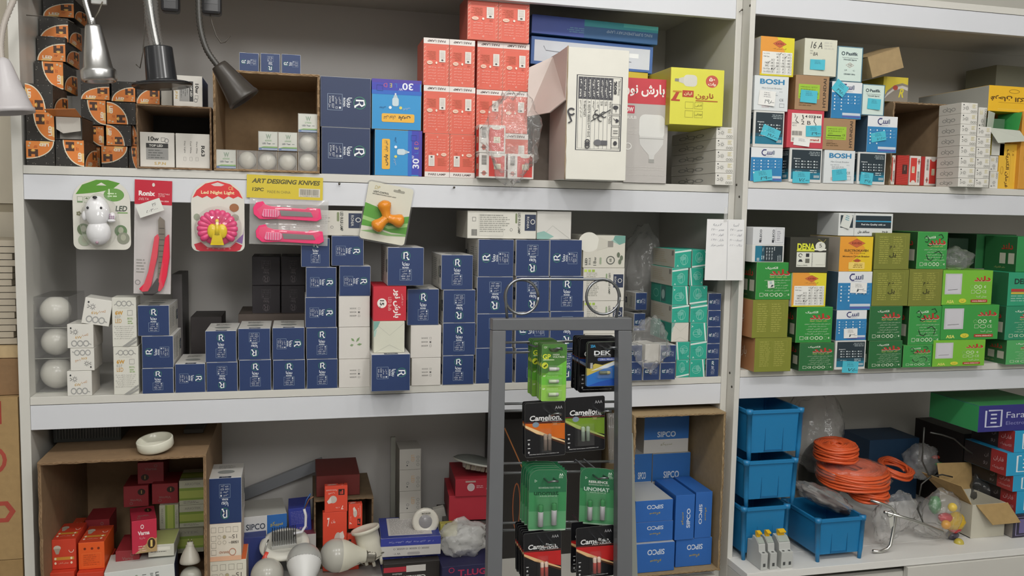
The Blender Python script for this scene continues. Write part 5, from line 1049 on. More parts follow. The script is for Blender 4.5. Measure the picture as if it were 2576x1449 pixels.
ell(mb,(67*k,-.008,58*k),(46*k,.01,42*k),PK); mb.obj('peacock_fan',t)
mb=MB(); YL=M('#e0c418','gloss')
ell(mb,(55*k,-.021,54*k),(13*k,.006,19*k),YL); ell(mb,(79*k,-.021,54*k),(13*k,.006,19*k),YL); ell(mb,(67*k,-.024,80*k),(5*k,.005,6*k),YL); mb.tube([(67*k,-.0235,82*k),(67*k,-.024,62*k),(67*k,-.023,45*k)],[3*k,6*k,9*k],YL); mb.slab([(x*k,-.022,y*k) for x,y in((58,50),(76,50),(84,18),(50,18))],(0,-.006,0),YL); mb.obj('peacock_body',t)
bag('blister','',(67*k,-.004,62*k),(60*k,.034,58*k),8,.02,WG,parent=t,sub=4,sc=1)
# knives pack
a=Art(208,178); a.rect(0,119,191,59,'#d0bc3c'); a.text('ART DESIGING KNIVES',98,163,12,'#5c5830',w=172,bold=.04,sh=.25); a.text('12PC',28,141,9,'#5c5830',w=29,bold=.04,sh=.1); a.text('MADE IN CHINA',80,136,7,'#7a7440',w=58); a.rect(130,126,54,22,'#cfcabc'); a.bars(133,131,48,15,'#55524a'); a.text('6 920803 577228',157,128.6,2.6,'#55524a',w=46)
t,k=card('knife_pack','two pink craft knives in a clear pack with yellow header','craft knives',618,436,826,614,a,rot=.02,outline=[(0,119),(191,119),(191,178),(0,178)],bg='#d0bc3c',parts='header_card')
PK2=M('#ec3c74','gloss'); LP=M('#e890b0','plas'); mm=film('wrap_film')
for j,(ox,oy) in enumerate(((17,63),(24,4))):
    mb=MB(); mb.slab([((ox+x)*k,-.004,(oy+y)*k) for x,y in((2,14),(0,30),(8,44),(24,48),(30,40),(44,36),(130,32),(136,36),(168,34),(172,8),(160,1),(60,4),(30,2),(16,2))],(0,-.008,0),PK2); body=mb.obj('knife_handle',t,.0008)
    mb=MB(); mb.slab([((ox+x)*k,-.0125,(oy+y)*k) for x,y in((70,12),(150,12),(144,24),(66,26))],(0,-.0008,0),M('#8a8888','metal')); o=mb.obj('blade',body); o['label']='grey steel blade'
    mb=MB(); mb.slab([((ox+x)*k,-.0122,(oy+y)*k) for x,y in((22,12),(26,8),(60,8),(66,14),(66,24),(60,28),(26,28))],(0,-.003,0),LP)
    for i in range(6): mb.box(((ox+28+i*6)*k,-.0158,(oy+9)*k),((ox+30+i*6)*k,-.0150,(oy+27)*k),PK2)
    o=mb.obj('slider',body,.0004); o['label']='paler pink slider'
    mb=MB(); mb.tube([((ox+x)*k,-.0126,(oy+27+(x%8>3)*2)*k) for x in range(60,150,4)],.0005,PK2,5); mb.obj('ratchet_teeth',body)
mb=MB(); v=[];f=[]; n=14
for j in range(9):
    for i in range(n+1): u=i/n; v.append(((8+u*198)*k,-.003-.016*math.sin(u*PI)**.5*abs(math.sin(j*PI/4+.001))**.5-.001*math.sin(i*1.9+j),(j*14.8)*k))
for j in range(8):
    for i in range(n): q=j*(n+1)+i; f.append([q,q+1,q+n+2,q+n+1])
mb.add(v,f,mm,True); mb.obj('clear_sleeve',t)
mb=MB(); mb.box((8*k,-.001,0),(206*k,-.0006,119*k),film('clear_backing',white=.22,rough=.2)); mb.obj('clear_back',t)
# orange light
a=Art(118,150); a.poly([(0,34),(0,94),(30,88),(60,74),(90,70),(118,78),(118,30),(80,28),(40,34)],'#5c9c40'); a.poly([(0,60),(40,54),(70,44),(118,60),(118,50),(70,36),(30,46),(0,50)],'#9cc47c'); a.poly([(0,20),(40,30),(80,24),(118,30),(118,24),(70,18)],'#86b070'); a.text('DP',24,137,9,'#b8a86c',w=14,sh=.2); a.text('LIGHT-CONTROL',36,126,5,'#4a4a44',w=40,bold=.03); a.text('LED ENERGY-SAVING NIGHT LIGHT',45,120,3,'#4a4a44',w=62,bold=.02); a.rrect(66,134,30,6,3,'#9a988c'); a.ell(81,140,4,3,'#8a887c',8)
t,k=card('night_light_pack','orange three-lobed night light on a tilted green and white card','night light',936,452,1050,606,a,rot=.17,outline=rr(118,150,8),bg='#d2d0c0')
t.location.x-=.028; t.location.z+=.006
mb=MB(); OR=M('#e08c28','gloss'); cc=Vector((60*k,-.014,64*k))
for th,l in((PI*.62,34),(-PI*.02,34),(-PI*.72,32)):
    d=Vector((math.cos(th),0,math.sin(th))); mb.tube([cc+d*(s*k) for s in(-4,4,12,20,28,36,42,46)],[k*q for q in(12,12,11.5,13.5,17,18,13,3)],OR,16)
mb.obj('light_body',t)
mb=MB(); mb.slab([(p[0]*k,-.001,p[1]*k) for p in rr(126,158,12)],(0,-.002,0),WG); o=mb.obj('clear_shell',t); o.location=(-4*k,.0045,-4*k)
# ---------------- gooseneck lamps ----------------
NT=[None]
def clamp(t):
    p=NT[0]; MB().box((p.x-.011,p.y-.008,p.z-.012),(p.x+.011,-.0008,p.z+.014),M('#2c2c2e','plas')).obj('shelf_clamp',t,.002)
def neck(mb,pts,r,mt,y,ribs=True):
    P=[at(px,py,y) for px,py in pts]
    # smooth
    Q=[]
    for i in range(len(P)-1):
        p0=P[max(i-1,0)];p1=P[i];p2=P[i+1];p3=P[min(i+2,len(P)-1)]
        for s in range(14): u=s/14; Q.append(.5*((2*p1)+(p2-p0)*u+(2*p0-5*p1+4*p2-p3)*u*u+(3*p1-p0-3*p2+p3)*u**3))
    Q.append(P[-1]); NT[0]=Q[0]; mb.tube(Q,[r*(1+(.16 if i%2 else -.08)*ribs) for i in range(len(Q))],mt,12,smooth=True); return Q
CH=M('#c8c8c8','metal'); BKP=M('#26272a','gloss'); WHL=M('#bdb9bb','plas')
y=-.10
t=thing('gooseneck_lamp','white gooseneck lamp with conical shade at the far upper corner','gooseneck lamp')
mb=MB(); neck(mb,[(84,-95),(60,-50),(34,0),(10,60),(2,110),(4,152)],.0052,M('#b4aca4','plas'),y); mb.obj('flexible_neck',t); clamp(t)
b=at(6,150,y); e_=at(28,285,y); L=(e_-b).length; mb=MB(); ldir(mb,[(.004,-.004),(.011,0),(.013,.004),(.0155,.012),(.027,L*.55),(.038,L*.90),(.041,L*.92),(.041,L),(.038,L),(.030,L*.6),(.01,.02)],b,e_-b,WHL,40); o=mb.obj('lamp_shade',t)
mb=MB(); mb.slab([at(px,py,y-.0295) for px,py in((10,232),(15,228),(18,250),(14,256))],(0,.002,0),M('#6a6668')); mb.obj('vent_slot',t)
t=thing('gooseneck_lamp','polished chrome gooseneck lamp hanging in front of orange boxes','gooseneck lamp')
mb=MB(); neck(mb,[(203,-95),(206,-50),(214,0),(224,35),(233,64)],.0052,M('#b0b0ae','metal'),y); mb.obj('flexible_neck',t); clamp(t)
b=at(234,62,y); e_=at(251,205,y); L=(e_-b).length; mb=MB(); ldir(mb,[(.005,-.012),(.0058,0),(.014,.002),(.015,.006),(.017,.02),(.0215,L*.45),(.026,L*.76),(.031,L*.80),(.032,L*.84),(.032,L*.95),(.030,L),(.026,L),(.024,L*.8),(.012,.03)],b,e_-b,CH,48); mb.obj('lamp_shade',t)
mb=MB(); mb.slab([at(px,py,y-.0205) for px,py in((227,130),(231,129),(232,155),(228,156))],(0,.002,0),M('#3a3028')); mb.obj('vent_slot',t)
t=thing('gooseneck_lamp','black lamp with drum and wide flat disc rim, neck wrapped in film','gooseneck lamp')
mb=MB(); neck(mb,[(368,-95),(370,-50),(374,0),(384,60),(396,118)],.0068,M('#8a8a88','metal'),y); mb.obj('flexible_neck',t); clamp(t)
mb=MB(); Q=neck(mb,[(370,-80),(372,-50),(378,0),(384,60),(394,116)],.0125,film('wrap_film'),y); o=mb.obj('film_wrap',t); o['label']='crinkled clear film around the neck'
b=at(398,120,y); e_=at(408,208,y); L=(e_-b).length; mb=MB(); ldir(mb,[(0,0),(.0255,0),(.026,.002),(.0285,L*.93),(.030,L),(.054,L+.003),(.0555,L+.005),(.054,L+.007),(.03,L+.006),(0,L+.006)],b,(e_-b)+Vector((0,-.002,0)),BKP,48); mb.obj('lamp_shade',t)
t=thing('gooseneck_lamp','black gooseneck lamp with cone shade dangling before the large carton','gooseneck lamp')
mb=MB(); neck(mb,[(512,-95),(506,-50),(500,0),(504,70),(520,125),(548,166)],.0056,M('#3c3a36','plas'),y); mb.obj('flexible_neck',t); clamp(t)
b=at(552,166,y); e_=at(616,252,y); L=(e_-b).length; mb=MB(); ldir(mb,[(0,-.004),(.015,-.002),(.017,.004),(.021,L*.3),(.030,L*.86),(.033,L*.93),(.033,L),(.030,L),(.024,L*.7),(0,L*.68)],b,e_-b,M('#37322d','plas'),40); mb.obj('lamp_shade',t)
for (x0,x1,y1,lab) in((404,450,27,'black plug-in driver block at the upper edge above the film-wrapped lamp'),(506,556,33,'black plug-in driver block with thin hooked wire beside the cone lamp')):
    a=at(x0,y1,-.031); b=at(x1,y1,-.031); t=thing('plug_block',lab,'power adapter',((a.x+b.x)/2,-.031,a.z),group=None); w_=b.x-a.x
    MB().box((-w_/2,0,0),(w_/2,.03,.07),M('#2a2a2c','plas')).obj('block_body',t,.006)
    mb=MB(); mb.box((-w_/3,-.0006,.02),(w_/3,.001,.05),M('#38383a','plas')); mb.obj('rating_plate',t)
    if x0>500:
        mb=MB(); P=[at(px,py,-.02)-t.location for px,py in((528,34),(534,60),(544,90),(556,108),(566,106),(579,90))]; mb.tube(P,.0014,M('#4a443c','plas'),6); mb.obj('hook_wire',t)
def wire(lab,pts,y,r=.0012,c='#4a443c'):
    mb=MB(); mb.tube([at(px,py,y) for px,py in pts],r,M(c,'plas'),6); return tag(mb.obj('thin_wire'),lab,'wire')
wire('thin dark wire hanging behind the film-wrapped lamp neck',[(366,-20),(364,60),(360,130),(352,172),(342,162)],-.02)
wire('thin dark wire crossing the top of the corner box pile',[(66,38),(90,40),(130,42),(170,50),(186,58)],-.01,.0009)
wire('thin pale wire curling behind the chrome lamp neck',[(258,4),(248,30),(236,50)],-.04,.0014,'#6a6458')
mb=MB(); a=at(245,10,-.04); mb.box((-.012,0,0),(.016,.01,.02),M('#b4b4b0','plas')); o=mb.obj('white_plug',None,.002); o.location=(a.x,-.04,a.z); tag(o,'small white plug end at the upper edge beside the chrome lamp neck','plug')
# ---------------- battery rack ----------------
RG=M('#5f6164','plas'); yr=-.42; yb=-.47
t=RK=thing('battery_rack','dark grey metal display rack hung with carded batteries','display rack',(0,0,0))
def post(px0,px1,py0,px2,px3,py1,nm):
    a,b=at(px0,py0,yr),at(px1,py0,yr); c,d=at(px2,py1,yb),at(px3,py1,yb); k=1.35   # runs on down below the picture
    c2=a+(c-a)*k; d2=b+(d-b)*k; mb=MB(); dy=Vector((0,.022,0)); vs=[a,b,d2,c2]+[v+dy for v in(a,b,d2,c2)]
    mb.add(vs,[[0,3,2,1],[4,5,6,7],[0,1,5,4],[1,2,6,5],[2,3,7,6],[3,0,4,7]],RG); return mb.obj(nm,RK,.0012)
post(1239,1273,832,1226,1263,1449,'side_post'); post(1556,1590,832,1553,1591,1449,'side_post')
a,b=at(1239,803,yr),at(1590,800,yr); c,d=at(1590,831.5,yr),at(1239,831.5,yr); mb=MB(); vs=[a,b,c,d]; vs+= [v+Vector((0,.022,0)) for v in vs]; mb.add(vs,[[0,3,2,1],[4,5,6,7],[0,1,5,4],[1,2,6,5],[2,3,7,6],[3,0,4,7]],RG); mb.obj('top_bar',RK,.0012)
ro=[at(1248,1449,yb)]; foot=at(1240,1449,yb); mb=MB()
for px in(1226+18,1572):
    p=at(px,1449,yb); q=p+(p-at(px,832,yr))*.34; mb.tube([q+Vector((0,.012,0)),Vector((q.x,-.1,.0)),],.01,RG,8)
    mb.tube([q+Vector((0,.012,0)),Vector((q.x,yb-.25,.0))],.01,RG,8)
mb.obj('rack_stand',RK)
WR=M('#8c8f92','metal')
mb=MB(); W=lambda px,py,dy=0: at(px,py,yr+.011+dy)
def circ(cx,cy,rx,n=28,a0=0,turn=1): return [W(cx+rx*math.cos(a0-2*PI*turn*i/n),cy-rx*1.03*math.sin(a0-2*PI*turn*i/n),.004*i/n) for i in range(n+1)]
mb.tube([W(1276,804),W(1273,770),W(1272,745)]+[W(1314-42*math.cos(i*PI/18)*1,746-44*math.sin(i*PI/18)) for i in range(1,9)]+[W(1314,702),W(1400,702),W(1500,703)]+[W(1515+42*math.sin(i*PI/18),746-44*math.cos(i*PI/18)) for i in range(0,10)]+[W(1556,770),W(1549,804)],.0026,WR,8)
mb.tube(circ(1312,747,42),.0026,WR,8); mb.tube(circ(1517,747,42),.0026,WR,8); mb.obj('scroll_wire',RK)
for i,py in enumerate((862,887,1016,1034,1166,1190,1316,1334)):
    mb=MB(); mb.tube([at(1262,py,yr+.115),at(1566,py-6,yr+.115)],.0026,WR,8); mb.obj('cross_wire',RK)
for px in(1262,1566):
    for py0,py1 in((862,887),(1016,1034),(1166,1190),(1316,1334)):
        mb=MB(); mb.tube([at(px,py1,yr+.115),at(px,py1,yr+.012)],.0022,WR,6); mb.obj('wire_arm',RK)
def hook(px,py,y0,y1=None,sp=17):
    """double prong from the cross wire toward the shopper; px,py = where it comes out of the front card"""
    p=at(px,py,y0); y1=y1 or yr+.115; mb=MB(); s=sp/2*(y0-CAM.y)/F
    mb.tube([Vector((p.x-s,y1,p.z-.006)),Vector((p.x-s,y0+.01,p.z-.004)),Vector((p.x-s,y0-.012,p.z-.003)),Vector((p.x-s*.6,y0-.022,p.z+.002)),Vector((p.x+s*.6,y0-.022,p.z+.002)),Vector((p.x+s,y0-.012,p.z-.003)),Vector((p.x+s,y0+.01,p.z-.004)),Vector((p.x+s,y1,p.z-.006))],.0018,WR,8); return mb.obj('prong_hook',RK)
# printed battery cards
def b_gp():
    a=Art(62,140,'#86b83c'); a.rect(0,70,62,70,'#4a7a38'); a.poly([(0,0),(62,0),(62,100),(30,80),(0,60)],'#6cb840'); a.rect(0,0,62,40,'#8cc050'); a.text('12V',9,133,5,'#dfe8d0',w=8); a.text('GP',12,110,13,'#d8e048',w=20,bold=.032); a.text('HIGH\nVOLTAGE',42,112,10,'#d4dcc8',w=30,bold=.02); a.rect(3,101,28,2,'#cfe0b0'); a.ell(8,88,8,8,'#c8d040',16); a.poly([(4,86),(12,92),(13,88),(6,83)],'#4a5a20'); a.text('GP',7,62,4,'#d8e8b8',w=7,bold=.03); a.text('HIGH VOLTAGE',28,62,3,'#b8d89a',w=28); a.text('GP',6,30,4,'#e0ecc8',w=7,bold=.03); a.text('HIGH VOLTAGE',28,30,3,'#c8e0a8',w=28); a.ell(31,126,12,5,'#39452c',16); return a
def b_dek():
    a=Art(78,108); a.poly([(0,26),(78,66),(78,0),(0,0)],'#2c6cb8'); a.poly([(0,26),(0,44),(20,56),(40,52),(64,60),(78,66),(40,42)],'#b8a850'); a.poly([(10,38),(40,50),(74,62),(78,54),(50,44)],'#cfd4d8'); a.poly([(0,0),(78,0),(78,20),(30,10)],'#2450a8'); a.text('DEK',39,82,11,'#dfe2e4',w=44,bold=.026); a.text('Electronics technology',40,74,3,'#c9ccd0',w=42); a.rrect(26,62,50,8,4,'#4c5c98'); a.text('Ultra Alkaline',52,66,4,'#dfe4ee',w=38); a.text('23A',14,99,7,'#3c98c8',w=13,bold=.04); a.rect(3,44,12,14,'#2a2a2a'); a.bars(8,44,6,14,'#e6e6e6',2,False); return a
def b_cam(c1='#c8641c',c2='#e0c090',sub='Ni-MH Rechargeable',mah='600'):
    a=Art(106,140,'#17171a'); a.poly([(0,88),(106,88),(106,60),(60,74),(30,70),(0,58)] if 0 else [(0,88),(106,84),(106,40),(60,52),(0,80)],c1); a.poly([(0,78),(24,62),(60,50),(106,32),(106,36),(60,56),(30,70),(0,84)],c2); a.poly([(0,74),(40,54),(106,26),(106,32),(60,50),(24,62),(0,78)],'#4a2c1c'); a.line([(0,90),(106,88)],.7,'#b84838'); a.text('Camelion.',54,101,14,'#d9d9d9',w=84,bold=.026,sh=.12); a.text(sub,72,92,4.4,'#cfcfcf',w=54,bold=.02); a.text('AAA',90,126,8,'#a8a8aa',w=20); 
    if mah: a.ell(28,84,9,7,'#7a8a98',16); a.frame(72,80,22,7,.6,'#9a8a70'); a.text(mah,80,83.5,4.6,'#c8a880',w=10)
    for i,y in enumerate((44,34,22,12)): a.ell(9,y,2.4,3,'#c4c4c4',7) if i%2 else a.rect(6,y,7,2.2,'#c4c4c4')
    a.text('Nickel Metal Hydride Battery AAA/HR03/Micro 1.2V',50,6,2.6,'#c4c4c4',w=80,bold=.03); return a
def b_uno():
    a=Art(96,158); a.rect(0,100,96,58,'#2c6c48'); a.rect(0,50,96,50,'#3c8854'); a.rect(0,0,96,50,'#5a9c6c'); a.text('AA',82,146,7,'#cfe0d0',w=11,bold=.03); a.micro(76,140,14,2,3,'#b8d0bc'); a.ring(16,130,3.6,1.4,'#cfe0d0',3); a.text('RECHARGEABLE READY TO USE',52,112,4,'#c8dccc',w=56); a.text('unomat',44,98,11,'#1c4a30',w=64,bold=.036); a.text('RESILIENCE',50,90,3.6,'#a8c8b0',w=44); a.rect(0,0,96,3,'#a8c4ac'); return a
def b_uno2():
    a=b_uno(); a.text('RESILIENCE',50,120,7,'#dfe8e0',w=52,bold=.03); a.rect(8,92,74,14,'#2c6c48'); a.text('UNOMAT',46,99,11,'#b8ccc0',w=70,bold=.032); a.text('2700',80,134,6,'#a8c4ac',w=20); return a
_CC={}
def batt_card(key,artf,px,x0,y0,x1,y,lab,bats,outline_r=6,bg='#17171a',yaw=0,top=None,group=None,name='battery_card',tail=None):
    a,b=at(x0,y0,y),at(x1,y0,y); W_=b.x-a.x; art=A2(artf)
    k=W_/art.w; H=art.h*k; t=thing(name,lab,'carded batteries',((a.x+b.x)/2,y,a.z),(0,tail or 0,math.radians(yaw)),group)
    if key not in _CC:
        k0=.001; mb=MB(); ol=rr(art.w,art.h,outline_r,4,top=top); mb.slab([((p[0]-art.w/2)*k0,0,(p[1]-art.h)*k0) for p in ol],(0,.0007,0),M(bg,'gloss'))
        mb.tube([((p[0]-art.w/2)*k0,-.0002,(p[1]-art.h)*k0) for p in ol+ol[:1]],.0003,M('#8f9a8a' if bg!='#17171a' else '#6a6a68','gloss'),4,cap=False)
        # printed art clipped to the card by insetting it slightly
        s=.985; put(mb,art,(-art.w/2*k0*s,-.0002,-art.h*k0*(1-(1-s)/2)),(1,0,0),(0,0,1),(0,-1,0),art.w*k0*s,art.h*k0*s,kind='gloss',lift=.0001)
        parts=[('backing_card',mb.mesh('backing_card'),None)]
        for (cx,cz,r,L,cA,cB,hor,bl) in bats:
            m2=MB(); pr=[(0,-L/2),(r,-L/2),(r,L/2-r*.5)] ; T_=Matrix.Translation(((cx-art.w/2)*k0,-(r+1)*k0,(cz-art.h)*k0))@Matrix.Scale(k0,4)
            if hor: T_=T_@Matrix.Rotation(PI/2,4,'Y')
            m2.lathe([(0,-L/2),(r,-L/2),(r,L*.2)],M(cA,'gloss'),14,T_); m2.lathe([(r,L*.2),(r,L/2-1),(r*.9,L/2),(r*.35,L/2),(r*.35,L/2+1.6),(0,L/2+1.6)],M(cB,'gloss'),14,T_)
            parts.append(('battery',m2.mesh('battery'),None))
        for (x_,z_,w_,h_,d_) in bl_of(key):
            m3=MB(); q=[( (x_+dx*w_-art.w/2)*k0,(z_+dz*h_-art.h)*k0) for dx,dz in((0,0),(1,0),(1,1),(0,1))]; i_=.0015
            cxm=sum(p[0] for p in q)/4; czm=sum(p[1] for p in q)/4
            fr=[((p[0]-cxm)*.86+cxm,-d_*k0,(p[1]-czm)*.9+czm) for p in q]; bk=[(p[0],-.0003,p[1]) for p in q]
            m3.add(bk+fr,[[4,5,6,7],[0,1,5,4],[1,2,6,5],[2,3,7,6],[3,0,4,7]],WG); parts.append(('blister',m3.mesh('blister'),None))
        _CC[key]=parts
    for nm,me,_ in _CC[key]:
        o=bpy.data.objects.new(nm,me); COL.objects.link(o); o.parent=t; o.scale=(k/.001,)*3
    return t
_A2={}
def A2(f):
    if f not in _A2: _A2[f]=f[0](*f[1:])
    return _A2[f]
def bl_of(key): return {'gp':[(12,66,40,22,10),(12,38,40,20,10),(12,8,40,20,10)],'dek':[(24,20,42,26,10)],'cam':[(38,10,30,62,12)],'camg':[(26,14,52,56,12)],'camk':[],'uno':[(16,14,60,78,15)],'uno2':[(16,14,60,78,15)],'camr':[(38,10,30,62,12)]}[key]
ON=['front one','second','third','fourth','fifth','sixth','seventh','eighth']
GPb=[(30,80,4.4,24,'#c9cbc8','#a8aaa4',1,0),(30,50,4.4,24,'#b8c8a8','#a8aaa4',1,0),(30,18,4.4,24,'#b8c8a8','#a8aaa4',1,0)]
def bunch(n,y0,dy,key,art,x0,yt,x1,labf,bats,r,bg,yaw=0,top=None,group=None,jx=.0,tail=0):
    for i in range(n):
        t=batt_card(key,art,0,x0,yt,x1,y0,labf%ON[i],bats,r,bg,yaw,top,group,tail=tail+(R.uniform(-.02,.02) if i else 0)); t.location.y=y0+i*dy; t.location.x+=jx*i
bunch(4,-.405,.009,'gp',(b_gp,),1364,866,1426,'green 12 V battery card, %s of the near bunch topping the rack',GPb,5,'#5c8c34',-4,group='green 12 V battery cards')
bunch(4,-.338,.010,'gp',(b_gp,),1340,856,1401,'green 12 V battery card, %s of the far bunch topping the rack',GPb,5,'#5c8c34',-4,group='green 12 V battery cards')
bunch(6,-.350,.0085,'camk',(b_cam,'#2a4488','#8c98b0','Plus Alkaline',''),1459,852,1557,'black and blue battery card, %s of the bunch behind the bright blue card',[],5,'#17171a',group='black and blue battery cards')
bunch(2,-.405,.006,'dek',(b_dek,),1478,861,1555,'black and bright blue single battery card, %s of two',[(44,34,4.2,26,'#5a6450','#a8a070',1,0)],6,'#141416')
bunch(3,-.405,.009,'cam',(b_cam,),1320,1014,1421,'orange and black AAA battery card, %s of three in the second tier',[(52,38,5,40,'#7a6a60','#9a8a7a',0,0),(63,38,5,40,'#7a6a60','#9a8a7a',0,0)],5,'#17171a',tail=-.03,group='orange and black battery cards')
bunch(1,-.400,.009,'camg',(b_cam,'#6c8c28','#a0b060','AlwaysReady','900'),1421,1000,1521,'green and black AAA battery card, the %s beside the orange ones',[(46,46,5,36,'#8a9a8a','#a0b09a',0,0),(59,46,5,36,'#8a9a8a','#a0b09a',0,0)],5,'#17171a',tail=-.03)
UB=[(30,42,7,54,'#c4c4c8','#1f7a3c',0,0),(64,46,7,54,'#c4c4c8','#1f7a3c',0,0)]
bunch(5,-.425,.014,'uno',(b_uno,),1333,1184,1425,'green AA battery card with rounded corner, %s of five in the third tier',UB,6,'#3c8454',-8,26,'green AA battery cards')
bunch(1,-.415,.01,'uno2',(b_uno2,),1462,1180,1546,'green AA battery card turned aside, the %s alone right of the five',UB,6,'#3c8454',-24,26)
bunch(7,-.435,.0105,'camr',(b_cam,'#b82424','#d8b080','Plus Alkaline',''),1317,1342,1411,'red and black AAA battery card, %s of the near bunch at the bottom',[(50,36,5,42,'#c05048','#d8c0b0',0,0),(62,36,5,42,'#c05048','#d8c0b0',0,0)],5,'#17171a',group='red and black battery cards',tail=-.03)
bunch(2,-.435,.03,'camr',(b_cam,'#b82424','#d8b080','Plus Alkaline',''),1449,1328,1544,'red and black AAA battery card, %s of the right bunch at the bottom',[],5,'#17171a',group='red and black battery cards',tail=-.03)
for px,py,y0,sp in((1398,874,-.418,22),(1352,866,-.350,18),(1535,872,-.418,24),(1395,1036,-.418,26),(1520,1030,-.412,26),(1387,1204,-.44,26),(1512,1196,-.43,26),(1378,1362,-.448,26),(1512,1352,-.448,26)): hook(px,py,y0,None,sp)
mb=MB(); 
for i in range(4): a=at(1530+i*5,1040,-.33); b=at(1536+i*4,1165,-.33); mb.tube([a,b],.0035,film('clear_box'),8)
tag(mb.obj('clear_tube_bundle'),'bundle of slim clear tubes hanging inside the right post of the rack','clear tubes')
wb=MB(); a,b,c,d=at(1583,1090,-.36),at(1592,1090,-.36),at(1604,1449,-.36),at(1574,1449,-.36); c+=(c-b)*.3; d+=(d-a)*.3; wb.slab([a,b,c,d],(0,.003,0),M('#8f938c','plas')); tag(wb.obj('plastic_strip'),'narrow grey plastic strip leaning behind the right post of the rack','plastic strip')
# ---------------- row three, wide unit ----------------
def dk(px,py,Z): return atZ(px,py,Z)
z1=zD1+.0004
# big sagging carton
a=at(98,1300,-.03); b=at(520,1300,-.03); zc=at(310,1158,-.03).z
CT=ocarton('cardboard_carton','big brown carton with sagging torn roof filled with mixed bulb boxes',max(a.x,.012),b.x,-.03,.36,z1,zc+.004,.006,seed=21,col='#8f7456')
def inbox(kind,x0,y0,x1,y1,y,d,lab,rot=0,z0=None,yaw=0,tilt=0): return bx(kind,x0,y0,x1,y1,y,d,rot,z0=z0,lab=lab,yaw=yaw,tilt=tilt)
zi=z1+.0065
ba=inbox('mas',126,1440,188,1530,.012,.13,'red orange spotlight box at the bottom corner of the big carton, cut by the frame',0,zi)
bb=inbox('mas',194,1440,262,1530,.012,.13,'red orange spotlight box low in the big carton beside the corner one',0,zi)
for o_,zb_ in((ba,zi),): pass
b1=inbox('mas',130,1357,192,1436,.03,.10,'red orange spotlight box with moon picture, front of the carton corner',0,ba.z1)
b2=inbox('mas2',197,1364,263,1434,.03,.10,'bright orange spotlight box with plain printed panel, beside the moon one',0,bb.z1)
inbox('mas2',134,1338,196,1400,.15,.09,'orange spotlight box just behind the moon one in the carton',0,ba.z1)
inbox('var2',214,1307,277,1400,.16,.08,'dull crimson bulb box standing behind the orange boxes in the carton',0,ba.z1)
r1=inbox('var2',290,1385,352,1449,.04,.10,'dull crimson bulb box lying beneath the bright crimson one with seal',0,None)
inbox('var',331,1308,395,1368,.02,.09,'bright crimson bulb box with gold seal resting in the big carton',0,r1.z1,yaw=12)
w1_=inbox('ari',400,1270,450,1330,.17,.09,'white and green bulb box turned on end, second tier in the carton',1)
w2_=inbox('ari',451,1270,513,1330,.17,.09,'white and green bulb box, lower of two against the carton side',0,w1_.o.location.z)
inbox('ari',450,1208,513,1268,.17,.09,'white and green bulb box in shade, upper of two against the carton side',0,w2_.z1)
inbox('var2',382,1216,448,1268,.18,.09,'dull crimson bulb box in shade beside the upper white and green one',2,w1_.z1)
x3=inbox('var2',310,1222,374,1275,.19,.09,'dull crimson bulb box in shade, nearest the middle of the carton',2)
inbox('var2',346,1163,412,1220,.2,.09,'dull crimson bulb box balanced highest in the big carton',0,x3.z1)
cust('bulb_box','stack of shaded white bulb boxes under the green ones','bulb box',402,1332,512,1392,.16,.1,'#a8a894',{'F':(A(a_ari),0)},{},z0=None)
eb=Art(66,26); eb.rect(8,14,48,7,'#e0ded2'); eb.micro(6,10,54,1,3,'#55524c')
cust('bulb_box','white bulb box with printed flap edge in front of the shaded white ones','bulb box',373,1370,438,1400,.03,.09,'#c9c8bc',{'F':(eb,0)},{'T':'#a8b070'},z0=None)
lb=Art(171,100); lb.text('LED',128,76,8,'#3c403c',w=22,rot=-PI/2,bold=.02); lb.text('BULB',114,74,7,'#5a5f5a',w=24,rot=-PI/2); lb.text('12w',96,74,10,'#4a4f4a',w=22,rot=-PI/2); lb.ring(44,72,13,3,'#4c504c',18); lb.text('88',44,72,8,'#4c504c'); lb.rrect(74,62,6,24,2,'#8fa088')
cust('bulb_box','long white and navy bulb box lying across the carton mouth','bulb box',268,1430,443,1500,-.012,.10,'#d6d8d4',{'F':(lb,0)},{'R':'#2a3a66','T':'#cfd2cc'},z0=zi+.008,yaw=0).o.rotation_euler=(0,-.04,.06)
# reflector bulb in the carton
def rbulb(name,lab,p,s,d,glass='#b9b5a8',body='#b5b0a4',rib=.05,group=None,cat='bulb'):
    t=thing(name,lab,cat,p,group=group); mb=MB(); ldir(mb,[(0,0),(s*.93,0),(s,s*.12),(s*.98,s*.3),(s*.85,s*.75),(s*.62,s*1.25),(s*.42,s*1.6),(s*.40,s*1.8)],(0,0,0),d,M(body,'plas'),48,rib=rib); mb.obj('housing',t)
    mb=MB(); ldir(mb,[(s*.40,s*1.8),(s*.30,s*1.82),(s*.30,s*2.1),(0,s*2.1)],(0,0,0),d,M(glass,'plas'),24); mb.obj('socket',t)
    mb=MB(); dd=Vector(d).normalized()
    for k in(-1,1): q=dd*s*2.1+Vector((k*s*.16,0,0)); mb.tube([q,q+dd*s*.3],s*.035,M('#8c8874','metal'),6)
    mb.obj('contact_pins',t); return t
p=at(478,1416,.0); rbulb('spotlight_bulb','ribbed white spotlight bulb standing on its face inside the big carton',(p.x,.0,p.z),.0215,(0,.12,1))
p=at(480,1452,.0); t=thing('glass_bulb','clear domed bulb below the ribbed spotlight in the big carton','bulb',(p.x,-.0,p.z)); mb=MB(); ell(mb,(0,0,0),(.023,.023,.023),M('#a8a79c','gloss')); mb.obj('dome',t); mb=MB(); mb.lathe([(.0,-.05),(.014,-.05),(.016,-.02)],M('#c9c5b8','plas'),20); mb.obj('base',t)
